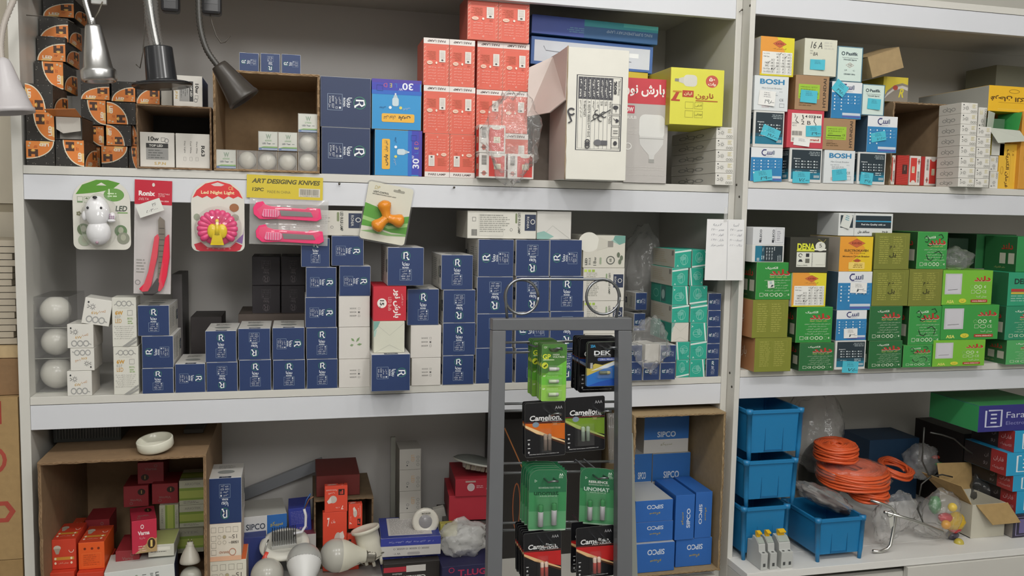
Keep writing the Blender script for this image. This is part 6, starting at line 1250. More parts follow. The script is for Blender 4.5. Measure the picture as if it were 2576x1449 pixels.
# dish and dark grille on the carton roof
p=at(395,1150,.02); t=tag(MB().lathe([(0,0),(.028,0),(.034,.002),(.0365,.006),(.037,.022),(.035,.024),(.0335,.022),(.033,.007),(0,.006)],M('#d6d4c4','gloss'),48).obj('round_dish'),'shallow white round dish resting on the big carton roof','dish'); t.location=(p.x,.012,zc+.0055+.0045); t.rotation_euler=(.14,-.12,0)
g=MB(); X0,X1=at(135,1120,.12).x,at(305,1120,.12).x; g.box((X0,.12,zc+.005),(X1,.30,zc+.070),M('#2f312f','plas'))
for i in range(22): x=X0+.006+i*(X1-X0-.012)/21; g.box((x,.1165,zc+.012),(x+.003,.12,zc+.062),M('#3e403d','plas'))
tag(g.obj('ribbed_tray'),'dark ribbed plastic tray in shade on the big carton roof','tray')
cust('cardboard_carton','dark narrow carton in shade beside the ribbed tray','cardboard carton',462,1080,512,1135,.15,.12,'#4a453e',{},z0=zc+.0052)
# navy box on cream boxes
z=z1
low=at(570,1412,.03).z
lp=cust('bulb_box','cream bulb box with orange band standing at the bottom beside the big carton','bulb box',525,1410,620,1560,.03,.11,'#dcd8c8',{'F':(A(a_barad),0)},{'T':'#dc6c38','R':'#c9bca8'},z0=z1)
md=bx('bar',524,1317,607,1410,.03,.11,0,z0=lp.z1,lab='cream bulb box with orange top, middle of the pile beside the big carton',yaw=0)
bx('ron15',523,1202,608,1302,.03,.11,2,z0=md.z1,lab='navy bulb box upside down topping the cream boxes beside the big carton',yaw=0)
sw=Art(192,80); sw.rect(104,0,88,80,'#2c68b0'); sw.text('SIPCO',54,42,22,'#3c4450',w=84,bold=.02); sw.text('سیپکو',146,44,20,'#b0a24c',w=56,bold=.03)
cust('fitting_box','white and blue box with large grey lettering behind the downlight','box of light fittings',612,1297,722,1352,.16,.12,'#cfcfce',{'F':(sw,0)},{'T':'#c0bfb8','R':'#2560a4'},z0=at(660,1352,.16).z,yaw=6)
cust('fitting_box','deep blue box beneath the white and blue one','box of light fittings',612,1352,668,1420,.12,.12,'#2c3a78',{},{},z0=z1)
nb=Art(60,62); nb.micro(6,52,40,9,4,'#6a6cb0',3); nb.ring(44,40,9,1,'#6a6cb0',12); nb.text('GU10 7W',30,8,6,'#c9a0a8',w=40,rot=PI)
cust('spotlight_box','small indigo spotlight box behind the downlight cable','spotlight box',728,1278,784,1336,.19,.08,'#33409c',{'F':(nb,0)},z0=None,roll=-.05)
cust('spotlight_box','flat maroon and white box under the downlight cable','spotlight box',735,1345,795,1385,.16,.1,'#b8b4b0',{},{'T':'#7a3440'},z0=z1)
# leaning batten
a,b=at(598,1252,.385),at(815,1165,.36); u=(b-a); mb=MB(); nn=Vector((-u.z,0,u.x)).normalized()*.0145; mb.slab([a-nn,b-nn,b+nn,a+nn],(0,.014,0),M('#8d9094','plas')); tag(mb.obj('light_batten',None,.001),'long grey light batten leaning in shade against the back panel','light batten')
# downlight
p=at(716,1372,.10); t=thing('recessed_downlight','round white recessed downlight lying face down with heat sink and red spring clip','downlight',(p.x,.10,p.z)); t.rotation_euler=(.30,-.06,0)
s=.057; mb=MB(); mb.lathe([(0,0),(s*.98,0),(s,.003),(s*.98,.007),(s*.86,.010),(s*.72,.014),(s*.70,.012),(0,.013)],M('#d4d2c8','plas'),56); mb.obj('ring_rim',t)
mb=MB(); 
for k in range(11): x=-.026+k*.0052; mb.box((x,-.024,.013),(x+.0016,.026,.034),M('#9a9a98','metal'))
mb.box((-.028,-.026,.013),(.028,.028,.020),M('#b8b8b4','plas')); mb.obj('heat_sink',t)
mb=MB(); 
mb.tube([Vector(q) for q in((-.034,-.01,.03),(-.040,-.02,.022),(-.046,-.03,.004),(-.050,-.036,-.010))],[.0016]*4,M('#b8b8b4','metal'),6); mb.obj('spring_wire',t)
mb=MB(); mb.tube([Vector(q) for q in((-.038,-.030,.012),(-.044,-.038,.0),(-.050,-.044,-.012))],[.004,.007,.004],M('#d44a3c','gloss'),10); o=mb.obj('spring_clip',t); o['label']='red plastic clip sleeve'
mb=MB(); mb.tube([Vector(q) for q in((.022,0,.030),(.040,.01,.024),(.050,.02,.032),(.052,.03,.055),(.049,.035,.070))],.0032,M('#cfcfd2','plas'),10); mb.tube([Vector(q) for q in((.049,.035,.070),(.056,.045,.088),(.066,.05,.10))],.0014,M('#2c5ca0','plas'),6); mb.tube([Vector(q) for q in((.050,.035,.070),(.062,.04,.092),(.072,.04,.098))],.0014,M('#8a5c3c','plas'),6); mb.obj('power_cable',t)
# loose bulbs
GL=M('#bab8ae','gloss')
def abulb(lab,p,s,d,group='loose bulbs at the front',glass='#b5b3aa',body='#cfccbc',rib=0):
    t=thing('led_bulb',lab,'bulb',p,group=group); mb=MB(); pr=[(s*math.sin(a),-s*math.cos(a)) for a in [k*PI/12*.55 for k in range(13)]]; ldir(mb,pr,(0,0,0),d,M(glass,'gloss'),40); mb.obj('glass_dome',t); z0_=pr[-1][1]; r0=pr[-1][0]
    mb=MB(); ldir(mb,[(r0,z0_),(r0*1.0,z0_+s*.1),(r0*.88,z0_+s*.5),(s*.62,z0_+s*1.0),(s*.46,z0_+s*1.4),(s*.43,z0_+s*1.6)],(0,0,0),d,M(body,'plas'),64,rib=rib); mb.obj('bulb_body',t)
    mb=MB(); q=z0_+s*1.6; prf=[(s*.42,q)]
    for i in range(4): prf+= [(s*.42,q+s*.06+i*s*.16),(s*.36,q+s*.14+i*s*.16)]
    prf+=[(s*.2,q+s*.74),(0,q+s*.76)]; ldir(mb,prf,(0,0,0),d,M('#a8a49a','metal'),24); mb.obj('screw_base',t); return t
P=lambda px,py,y: tuple(at(px,py,y))
abulb('milky round bulb peeping above the bottom edge before the downlight',P(672,1446,.03),.036,(.1,.95,-.12))
t=abulb('large bulb with ribbed white body pointing at the viewer, centre bottom',P(765,1410,.02),.0385,(0,-.72,-.55),rib=.03,glass='#a8a8a4',body='#d8d8d6')
abulb('large bulb lying on its side with milky dome and cream body, centre bottom',P(847,1397,.07),.0385,(1,.18,-.16))
# track light cylinder
p=dk(925,1420,zD1); b=at(922,1328,.1); t=thing('track_spotlight','white cylindrical spotlight head tipped on its clips near the indigo flat boxes','spotlight',tuple(at(918,1328,.11))); d=(at(938,1405,.10)-at(918,1328,.11))
mb=MB(); WP=M('#d2cebf','plas'); ldir(mb,[(0,.004),(.026,.004),(.030,0),(.034,0),(.0345,.003),(.034,.007),(.029,.009),(.0285,.030),(.0285,.068),(.027,.070),(0,.070)],(0,0,0),d,WP,48); mb.obj('lamp_head',t)
mb=MB()
for k in(-1,0,1): q=Vector(d).normalized()*(.078)+Vector((k*.018,-.012,-.002+abs(k)*.004)); mb.tube([q-Vector(d).normalized()*.01,q+Vector(d).normalized()*.010],.0042,M('#c2beb0','plas'),10)
mb.obj('locking_pins',t)
mb=MB(); D_=Vector(d).normalized(); mb.tube([D_*.066+Vector((-.028,-.012,.004)),D_*.066+Vector((0,-.03,.01)),D_*.066+Vector((.028,-.012,.008)),D_*.07+Vector((.03,.01,.01))],.0014,M('#8a887c','metal'),6)
mb.tube([D_*.070+Vector((-.016,-.02,0)),D_*.074+Vector((0,-.024,.002)),D_*.07+Vector((.016,-.02,.004))],.0022,M('#a8a498','plas'),6); mb.obj('contact_wire',t)
mb=MB(); mb.tube([at(x,y,.06) for x,y in((812,1438),(850,1440),(880,1424),(905,1416),(918,1422))],.0012,M('#4c4a44','plas'),6); tag(mb.obj('thin_cable'),'thin dark cable running from the lying bulb to the white cylinder spotlight','cable')
# red spotlight boxes in an open carton
a=at(790,1300,.16); b=at(940,1300,.16); ocarton('cardboard_carton','brown open carton holding the red spotlight boxes',a.x,b.x,.17,.37,z1,at(860,1258,.16).z,.004,seed=31,col='#7e6a50')
f1=bx('f7',812,1290,873,1384,.14,.02,0,z0=z1,lab='red spotlight box at the bottom with white label band',yaw=0)
f1.o.location.y=.145
bx('f7',816,1222,875,1279,.145,.02,2,z0=f1.z1,lab='red spotlight box upside down, topmost of the red ones',yaw=0)
bx('f7',876,1268,912,1330,.147,.02,1,z0=None,lab='red spotlight box turned sideways beside the lower red one',yaw=0)
bx('f7',873,1344,903,1384,.149,.015,3,z0=z1,lab='red spotlight box low behind the white cylinder spotlight',yaw=0)
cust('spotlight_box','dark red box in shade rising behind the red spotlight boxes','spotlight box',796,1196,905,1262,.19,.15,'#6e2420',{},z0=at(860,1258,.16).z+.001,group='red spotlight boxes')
# slim white stack and its grey strip
z=z1+.03; sv=Art(42,44); 
for y_ in(10,18,26): sv.ring(36,y_,2.6,.9,'#8a8a84',10)
sv.text('LED',26,24,6,'#c8a070',rot=-PI/2,w=14); sv.ring(16,16,2.4,.8,'#777',8); sv.ell(15,9,1.3,1.6,INK,7)
z=z1
for i in range(5):
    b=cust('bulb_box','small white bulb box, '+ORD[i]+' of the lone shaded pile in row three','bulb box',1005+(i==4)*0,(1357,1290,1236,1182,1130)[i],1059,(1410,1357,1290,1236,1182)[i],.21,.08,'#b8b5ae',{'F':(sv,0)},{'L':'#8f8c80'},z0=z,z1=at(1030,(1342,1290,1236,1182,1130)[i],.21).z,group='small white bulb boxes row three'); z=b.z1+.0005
mb=MB(); a,b=at(982,1320,.3),at(992,1100,.3); mb.box((a.x,.3,z1),(a.x+.012,.31,b.z),M('#9a9a90','plas')); tag(mb.obj('grey_strip'),'upright narrow grey strip standing behind the small white pile','strip')
# motion sensor disc
p=at(1070,1311,.14); t=thing('motion_sensor','round white motion sensor disc with grey centre leaning on the small white pile','sensor',tuple(p)); n_=(-.12,-.95,.25)
mb=MB(); ldir(mb,[(0,-.02),(.024,-.02),(.030,-.006),(.033,0),(.0335,.006),(.032,.011),(.026,.013),(.0165,.010)],(0,0,0),n_,M('#cfcbc0','gloss'),48,rib=.02); mb.obj('disc_ring',t)
mb=MB(); ldir(mb,[(.0165,.010),(.012,.0125),(.006,.0135),(0,.014)],(0,0,0),n_,M('#8c8a8c','gloss'),32); o=mb.obj('lens',t); o['label']='grey lens'
q=A2((lambda:Art(40,10).text('MATARLED',20,5,5,'#55524c',w=26,bold=.04),)); tm=MB(); T_=Vector((0,0,1)).rotation_difference(Vector(n_)).to_matrix(); put(tm,q,(0,0,0),(1,0,0),(0,1,0),(0,0,1),.034,.0085); rr_=Matrix.Rotation(.0,3,'Z')
tm.v=[tuple(Vector((v[0]-.017,.0,v[1]+.017))+Vector((0,-.0135,.003))) for v in tm.v]; tm.obj('lettering',t)
# flat indigo and white boxes
tp=Art(150,90); tp.rect(20,10,110,76,'#d0ccc8'); tp.micro(26,80,98,14,5,'#a09c98',4)
fr=Art(150,60); fr.rect(0,34,150,26,'#36409a'); fr.text('چراغ سقفی  توکار  بدنه فلزی  کد ۸',76,46,8,'#b8bcd8',w=112,rot=PI); fr.text('3000K O 4000K O 6500K O',76,24,6,'#5a5860',w=90,rot=PI); fr.rrect(66,4,32,9,4,'#a8a4a4'); fr.text('۲۰ W',40,9,6,'#5a5860',rot=PI)
l1=cust('fitting_box','indigo and white flat fitting box, lower of two, partly under the battery carton','box of light fittings',962,1392,1106,1430,.10,.14,'#c8c4c0',{'F':(fr,0),'T':(tp,0)},{'T':'#34408c','L':'#30388a'},z0=z1,yaw=0,group='indigo flat boxes')
cust('fitting_box','indigo and white flat fitting box, upper of two, with sensor disc on it','box of light fittings',958,1352,1108,1398,.085,.14,'#c9c6c2',{'F':(fr,0),'T':(tp,0)},{'T':'#34408c','L':'#30388a'},z0=l1.z1,yaw=-3,group='indigo flat boxes')
cm=Art(150,50); cm.rect(0,26,110,14,'#b02838'); cm.rect(60,24,52,18,'#c9c5c0'); cm.text('Camelion',76,8,12,'#d0d0cc',w=72,rot=PI,bold=.026); cm.text('Alkaline',36,20,5,'#d0d0cc',w=26,rot=PI)
cust('battery_box','black and red battery carton upside down below the indigo flat boxes','battery box',965,1415,1106,1480,.06,.03,'#26211f',{'F':(cm,0)},z0=z1,yaw=0)
tl_=Art(120,40); tl_.text('T.LUG',70,22,16,'#b02c54',w=66,bold=.03); tl_.ring(22,30,6,2,'#b02c54',12)
cust('terminal_box','dark navy box with crimson outlined letters at the bottom edge','box',1112,1422,1240,1480,.03,.1,'#26264e',{'F':(tl_,0)},z0=z1,yaw=0)
# crimson fitting boxes
k9=Art(120,42); k9.text('9w',86,18,13,'#d8c0c0',w=14,rot=PI); k9.ell(40,22,9,9,'#b8a8a8',20); k9.ring(40,22,9,1,'#d0c0c0',18); k9.micro(54,24,22,2,4,'#c8a0a4'); k9.rect(26,34,26,4,'#a89088')
r0=cust('fitting_box','crimson flat fitting box, lower of two, left of the rack','box of light fittings',1130,1247,1250,1308,.13,.15,'#a82434',{},{'T':'#b02c38','L':'#7e1c28'},z0=at(1190,1308,.13).z,yaw=-5,group='crimson flat boxes')
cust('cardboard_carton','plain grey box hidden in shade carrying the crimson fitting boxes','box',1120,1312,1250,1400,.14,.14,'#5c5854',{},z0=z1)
r1_=cust('fitting_box','crimson flat fitting box with round lamp picture, upper of two','box of light fittings',1146,1205,1262,1250,.125,.15,'#a02030',{'F':(k9,0)},{'T':'#aa2a36','L':'#7e1c28'},z0=r0.z1,yaw=-4,group='crimson flat boxes')
p=at(1200,1172,.16); t=thing('metal_lampshade','shallow silver dome downlight resting on the crimson boxes','downlight',(p.x,.18,r1_.z1+.026)); t.rotation_euler=(-.12,.22,0)
mb=MB(); mb.lathe([(.058,0),(.057,.003),(.05,.009),(.035,.014),(.018,.0165),(0,.017)],M('#7c807c','plas'),48); mb.obj('dome',t)
mb=MB(); mb.lathe([(.030,-.016),(.034,-.002),(.057,-.001),(.059,.001),(.0575,.004)],M('#bdbdb4','plas'),48); mb.obj('rim',t)
mb=MB()
for k in range(5): mb.box((-.03+k*.013,-.034,-.016),(-.021+k*.013,-.026,-.003),M('#8c8474','plas'))
mb.obj('driver_block',t)
p=at(1172,1372,.06); bag('plastic_bag','large crumpled milky bag on the navy box left of the rack',(p.x,.10,p.z+.002),(.062,.04,.046),33,.22,film('milky_film',white=.38,rough=.22,bump=40))
cust('small_box','yellow and olive small box behind the milky bag','box',1108,1318,1150,1350,.115,.02,'#a8a050',{},z0=None)
cust('socket_box','small white box with two holes leaning behind the sensor disc','box',1100,1278,1128,1330,.19,.02,'#b0aea6',{},z0=None,roll=-.2)
bk=Art(200,160); bk.line([(4,150),(40,104)],2,'#c07840'); bk.ring(30,60,7,2,'#8a4c28',20,ry=26); bk.ring(52,56,7,1,'#4a3c30',20,ry=26)
cust('battery_box','large black carton with orange line print standing in shade behind the rack','carton',1262,1050,1512,1330,.14,.2,'#221f1d',{'F':(bk,0)},{'T':'#2c2927'},z0=z1)
# ---------------- light fitting carton beside the rack ----------------
a=at(1588,1240,-.03); b=at(1838,1240,-.03); zt_=at(1720,1040,-.03).z
ocarton('cardboard_carton','tall brown carton with ragged edges full of blue fitting boxes',a.x,1.5485,-.034,.28,z1,zt_,.005,seed=41,col='#a38c68')
zi=z1+.0056; y=.002
y=-.014
c1=bx('sip',1598,1370,1697,1420,y-.01,.16,2,z0=zi,lab='blue fitting box upside down, lowest of the three in the left column',yaw=0,z1=at(1650,1366,y-.01).z)
c2=bx('sip',1598,1310,1693,1366,y,.15,2,z0=c1.z1,lab='blue fitting box upside down, middle of the three in the left column',yaw=0,z1=at(1650,1312,y).z)
c3=bx('sip',1598,1258,1693,1310,y,.15,2,z0=c2.z1,lab='blue fitting box upside down, topmost of the three in the left column',yaw=0,z1=at(1650,1258,y).z)
e1_=bx('sip',1700,1350,1791,1400,y+.004,.13,2,z0=zi,lab='blue fitting box upside down beneath the two standing on end',yaw=0,z1=at(1750,1354,y+.004).z)
bx('sipt',1699,1238,1747,1352,y+.0,.13,1,z0=e1_.z1,lab='blue fitting box standing on end, first of the upright two',yaw=0,z1=at(1722,1240,y+.015).z)
bx('sipt',1749,1228,1791,1352,y+.003,.13,3,z0=e1_.z1,lab='blue fitting box standing on end, second of the upright two',yaw=0,z1=at(1770,1230,y+.025).z)
k0=bx('sipw',1641,1140,1735,1250,.125,.09,0,z0=None,lab='blue and white fitting box in the rear, lower of the wide pair',yaw=0)
bx('sipw',1590,1142,1639,1250,.125,.09,0,z0=k0.o.location.z,lab='blue and white fitting box at the rear cut by the carton side, lower',yaw=0)
k1=bx('sipw',1620,1048,1733,1134,.13,.09,0,z0=k0.z1,lab='blue and white fitting box in the rear, highest under the carton roof',yaw=0)
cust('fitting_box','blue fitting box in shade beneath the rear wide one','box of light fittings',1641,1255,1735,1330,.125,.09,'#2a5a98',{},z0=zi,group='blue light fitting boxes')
t_=MB(); r=random.Random(5)
for i in range(16):
    p=at(1590+r.uniform(-2,4),1060+i*22,-.033); t_.add([p,p+Vector((r.uniform(-.006,.008),-.002,.006)),p+Vector((r.uniform(-.004,.006),-.003,-.004))],[[0,1,2]],M('#c0ac88','kraft'))
    p=at(1838+r.uniform(-5,1),1060+i*22,-.033); t_.add([p,p+Vector((r.uniform(-.012,.003),-.002,.005)),p+Vector((r.uniform(-.006,.0),-.003,-.005))],[[0,1,2]],M('#c0ac88','kraft'))
# ---------------- row three, cabinet deck ----------------
zd=zD2+.0004; BL=M('#1f78ac','plas'); BL2=M('#18608f','plas')
def crate(lab,x,y,z,w,d,h,group='blue stacking crates',loc_yaw=0):
    """open plastic crate on four corner posts, with lip and ribs"""
    t=thing('stacking_crate',lab,'plastic crate',(x,y,z),(0,0,loc_yaw),group); g=.016; tp=.86; W2=w/2
    mb=MB(); 
    def pan(a,b,c,d_): mb.slab([a,b,c,d_],Vector(((0,.0016,0) if abs(a[1]-b[1])<1e-6 else (.0016,0,0))),BL)
    pan((-W2+.012,.006,g),(W2-.012,.006,g),(W2-.006,.002,h-.008),(-W2+.006,.002,h-.008)); pan((-W2+.012,d-.008,g),(W2-.012,d-.008,g),(W2-.006,d-.004,h-.008),(-W2+.006,d-.004,h-.008))
    pan((-W2+.008,.012,g),(-W2+.008,d-.012,g),(-W2+.003,d-.006,h-.008),(-W2+.003,.006,h-.008)); pan((W2-.010,.012,g),(W2-.010,d-.012,g),(W2-.005,d-.006,h-.008),(W2-.005,.006,h-.008))
    mb.box((-W2+.012,.008,g),(W2-.012,d-.008,g+.002),BL)
    for x_ in(-w*.16,w*.16): mb.box((x_-.0006,.0036 ,g+.004),(x_+.0006,.0056,h-.016),BL2)
    mb.box((-w*.17,.0046,g+.002),(w*.17,.0058,g+.006),BL2); mb.obj('crate_wall',t)
    mb=MB(); e_=.005; 
    mb.box((-W2,-.002,h-.011),(W2,.004,h-.002),BL); mb.box((-W2,d-.004,h-.011),(W2,d+.002,h-.002),BL); mb.box((-W2-.001,.004,h-.011),(-W2+.005,d-.004,h-.002),BL); mb.box((W2-.005,.004,h-.011),(W2+.001,d-.004,h-.002),BL); mb.obj('rim',t,.0008)
    for sx in(-1,1):
        for yy in(.004,d-.004):
            mb=MB(); c=Vector((sx*(W2-.006),yy,0)); mb.tube([c+Vector((sx*-.004,0,0)),c+Vector((sx*-.002,0,g+.01)),c+Vector((0,0,h-.012)),c+Vector((0,0,h-.012)),c+Vector((0,0,h))],[.0048,.0058,.0068,.0086,.0086],BL,16); mb.obj('corner_post',t)
    return t
p0=at(1866,1400,-.048); q0=at(2010,1400,-.048)
xs=[(1866,1977,1402,1272),(1873,1998,1272,1155),(1880,2012,1155,1028)]
zz=zd
for i,(x0,x1,yb_,yt_) in enumerate(xs):
    a=at(x0-3,yb_,-.06); b=at(x1+4,yb_,-.06); zt=at((x0+x1)/2,yt_,-.06).z; h_=zt-zz
    crate('bright blue stacking crate, %s of the three against the divider'%('lowest','middle','topmost')[i],max((a.x+b.x)/2,X2+.004+(b.x-a.x)/2),-.06,zz,b.x-a.x,.17,h_-.001); zz=zt
a=at(2050,1410,-.108); b=at(2172,1405,-.108); zt=at(2120,1300,-.108).z
crate('bright blue crate standing alone, stuffed with a clear bag',(a.x+b.x)/2,-.108,zd,b.x-a.x,.16,zt-zd-.001,loc_yaw=0)
# circuit breakers
WB_=M('#b9bbb8','plas'); YB_=M('#e8b818','gloss')
def breaker(lab,x,y,z,w,yaw,yellow=True,tall=0,group='loose circuit breakers'):
    t=thing('circuit_breaker',lab,'circuit breaker',(x,y,z),(0,0,yaw),group)
    prof=[(0,0),(.012,-.0),(.070,0),(.074,.045),(.058,.060),(.052,.060),(.050,.066),(.022,.072),(.020,.052),(.002,.050)]
    # profile in (depth from front, height): body stands on its rear rail, face toward the front
    P=[(0,0),(0,.040),(.012,.042),(.014,.058),(.030,.070),(.044,.072),(.046,.058),(.066,.055),(.068,.0)]
    mb=MB(); mb.slab([(-w/2,a_,b_) for a_,b_ in P],(w,0,0),WB_)
    mb.obj('breaker_body',t,.0008)
    mb=MB(); n=2 if tall else 1
    for k in range(n): cx=(k-.5)*w/2 if n==2 else 0; mb.box((cx-.003,-.0006,.008),(cx+.003,.001,.016),M('#4a4c4c')); 
    for k in range(n): cx=(k-.5)*w/2 if n==2 else 0; mb.lathe([(0,0),(.003,0),(.003,.0006),(0,.0006)],M('#6a6c6a','metal'),12,Matrix.Translation((cx,.006,.0412)))
    mb.obj('terminal',t)
    mb=MB(); mb.add([(-w/2+.001,.0155,.0600),(w/2-.001,.0155,.0600),(w/2-.001,.029,.0704),(-w/2+.001,.029,.0704)],[[0,1,2,3]],M('#9fa8a0','card')); o=mb.obj('rating_label',t); o.location=(0,-.0006,.0008)
    mb=MB(); yc=YB_ if yellow else M('#9a9c9a','plas'); mb.slab([(-w*.28,a_,b_) for a_,b_ in((.030,.070),(.038,.072),(.040,.084),(.034,.086),(.022,.082),(.024,.078),(.032,.079))],(w*.56,0,0),yc); o=mb.obj('toggle',t,.0006)
    if yellow: o['label']='yellow toggle'
    return t
p=at(1938,1428,-.125)
for i,(px,pw,w_) in enumerate(((1921,24,.018),(1944,22,.018),(1978,34,.031))):
    q=at(px,1428-i*2,-.122); breaker(('single grey circuit breaker with yellow toggle, nearest the divider','single grey circuit breaker with yellow toggle, middle of the three','double width grey circuit breaker with yellow toggle, nearest the lone crate')[i],q.x,-.124,zd,w_,0,True,i==2)
# cable coils
def coil(lab,c,R0,n,layers,rot,r=.0036,mat='#d85c30',seed=1,group='orange cable coils',sy=1.0):
    rr_=random.Random(seed); mb=MB(); pts=[]
    N=26
    for L in range(layers):
        for k in range(n):
            for i in range(N):
                a=2*PI*i/N; rad=R0+(k+i/N)*r*1.3*(1 if L%2==0 else -1)+(0 if L%2==0 else n*r*1.3)+rr_.uniform(-.0008,.0008); pts.append(Vector((rad*math.cos(a),rad*sy*math.sin(a),L*r*1.9+.002*math.sin(3*a+k+L)+i/N*0)))
    mb.tube(pts,r,M(mat,'plas'),7); o=mb.obj('cable_coil'); o.location=c; o.rotation_euler=rot; return tag(o,lab,'cable coil',group)
p=at(2143,1205,.03); coil('orange cable coil in clear wrap, widest of the pile above the lone crate',(p.x,.03,p.z-.004),.026,14,6,(.05,.0,.1),seed=1)
p=at(2104,1148,.045); coil('orange cable coil peeking out at the top of the wrapped pile',(p.x,.05,p.z-.002),.014,9,6,(.05,-.02,0),seed=2)
p=at(2178,1246,.00); coil('small orange cable coil at the underside of the wrapped pile',(p.x,-.01,p.z-.002),.016,7,4,(.04,.05,0),seed=3)
p=at(2262,1180,.12); coil('orange cable coil far back, right of the wrapped pile',(p.x,.14,p.z-.01),.035,3,3,(.3,.1,0),seed=4)
cf=film('coil_film',white=.07,rough=.12,bump=34)
p=at(2150,1190,.02); bag('plastic_wrap','loose clear plastic wrap around the orange cable coils',(p.x,.03,p.z-.004),(.100,.085,.042),51,.16,cf,cat='plastic wrap',sc=1.6)
p=at(2085,1262,-.05); bag('plastic_bag','long dusty clear bag of dark parts sprawled over the lone crate',(p.x,-.03,p.z+.005),(.088,.05,.024),52,.25,film('dusty2',white=.16,rough=.14,bump=40),rot=(0,.45,0))
MBK=MB(); q=at(2080,1268,-.02); ell(MBK,(0,0,0),(.075,.045,.016),M('#3a2e2c','plas'),12); o=MBK.obj('dark_parts'); o.location=(q.x,-.02,q.z+.004); o.rotation_euler=(0,.45,0); tag(o,'dark brown parts filling the dusty bag over the lone crate','parts')
p=at(2230,1330,-.06); bag('plastic_bag','upright crumpled clear bag around the bent chrome tube',(p.x,-.055,zd+.068),(.033,.030,.056),53,.26,film('dusty3',white=.13,rough=.12,bump=46))
p=at(2275,1310,.0); bag('plastic_bag','crumpled grey clear bag between the chrome tube and the toy bag',(p.x,.02,zd+.062),(.050,.030,.050),54,.26,film('dusty3'),rot=(0,.3,0))
p=at(2345,1395,-.04); bag('plastic_bag','small dark clear bag lying on the deck under the chrome tube end',(p.x-.0,-.02,zd+.021),(.042,.026,.018),55,.2,film('dusty2'))
# bent tube
TU=M('#c9c9c4','metal'); mb=MB(); pts=[(2196,1386,-.09),(2214,1388,-.09),(2232,1381,-.09),(2240,1372,-.09),(2246,1340,-.085),(2252,1306,-.08),(2251,1288,-.08),(2240,1276,-.075),(2215,1266,-.07),(2190,1258,-.06)]
mb.tube([at(*q) for q in pts],.0040,TU,12); tag(mb.obj('chrome_tube'),'bent chrome tube hooked downward beside the lone blue crate','metal tube')
mb=MB(); mb.tube([at(*q) for q in((2225,1288,-.085),(2300,1310,-.09),(2372,1338,-.095))],.0040,TU,12); o=tag(mb.obj('chrome_rod'),'straight chrome rod slanting down toward the toy bag','metal rod')
mb=MB(); p=at(2234,1300,-.10); mb.add([p+Vector(v) for v in((0,0,.008),(.016,-.001,.003),(.018,0,-.024),(.009,0,-.032))],[[3,2,1,0]],M('#c4c4bc')); mb.tube([p+Vector((.004+.009*math.cos(a),-.002,.008+.008*math.sin(a))) for a in [k*PI/8 for k in range(17)]],.0006,M('#3a3a36','metal'),5); tag(mb.obj('paper_tag'),'small white paper tag tied with a ring to the chrome tube','tag')
# toy bag
p=at(2388,1318,-.07); TB=Vector((p.x,-.05,p.z))
bag('plastic_bag','clear bag bulging with red and yellow plastic pieces',tuple(TB+Vector((-.008,0,.020))),(.055,.036,.066),61,.14,film('bag_film'))
for i,(px,py,r,c,l) in enumerate(((2396,1276,.0115,'#e8c418','bright yellow ball at the top of the clear bag of plastic pieces'),(2380,1320,.012,'#e09c20','orange ball low in the clear bag of plastic pieces'),(2412,1366,.0125,'#b8a848','dull yellow ball at the bottom of the clear bag of plastic pieces'))):
    mb=MB(); ell(mb,(0,0,0),(r,r,r),M(c,'gloss')); o=mb.obj('toy_ball'); o.location=at(px,py,-.07); tag(o,l,'ball','balls in the clear bag')
for px,py,r,c,l in((2402,1312,(.03,.02,.026),'#c8a428','yellow plastic lump inside the clear bag of pieces'),(2378,1302,(.020,.016,.013),'#c03c44','red plastic piece inside the clear bag of pieces'),(2400,1330,(.017,.016,.012),'#b8383e','red plastic piece lower in the clear bag, beside a dark one'),(2352,1270,(.016,.016,.024),'#3c7a48','green plastic piece high in the clear bag of pieces'),(2396,1346,(.018,.014,.011),'#4c4854','dark grey plastic piece near the rod end in the clear bag')):
    o=bag('toy_piece',l,tuple(at(px,py,-.045)),r,int(px)%17,.12,M(c,'gloss'),cat='plastic piece',group='plastic pieces in the clear bag',sub=3)
p=at(2318,1150,.16); bag('plastic_bag','round crumpled bag high behind with specks of green and red',(p.x,.16,p.z-.012),(.050,.04,.052),71,.2,film('dusty3'))
for px,py,c,l in((2374-20,1150,'#a03c30','red speck piece inside the round bag behind'),(2364,1168,'#2c8c44','green speck piece inside the round bag behind')):
    bag('toy_piece',l,tuple(at(px,py,.15)),(.014,.008,.006),int(py)%13,.2,M(c,'gloss'),cat='plastic piece',sub=2)
for i,pts in enumerate((((2325,1075),(2322,1120),(2320,1160),(2336,1195),(2352,1196)),((2340,1088),(2370,1094),(2400,1104),(2430,1130),(2460,1150)),((2312,1250),(2318,1218),(2340,1200),(2370,1194),(2396,1200)),((2316,1262),(2308,1280),(2325,1320),(2360,1345)))):
    mb=MB(); mb.tube([at(a_,b_,.06 if i!=3 else -.02) for a_,b_ in pts],.0022,M('#3c3c38','plas'),8); tag(mb.obj('dark_cable'),('dark cable looping down beside the round bag behind','dark cable arching over the round bag behind','dark cable curving above the toy bag','dark cable curling under the toy bag')[i],'cable','dark loose cables')
p=at(2478,1210,.1); bag('plastic_bag','dark glossy crumpled bag spilling from the open white carton',(p.x-.03,.07,p.z-.01),(.05,.045,.055),73,.25,film('black_film',tint=(.35,.35,.36),white=.05,rough=.12,bump=30))
p=at(2060,1090,.2); bag('plastic_bag','tall dim clear bag of goods standing in shade behind the crates',(p.x,.22,p.z),(.085,.07,.12),74,.2,film('dusty2'))
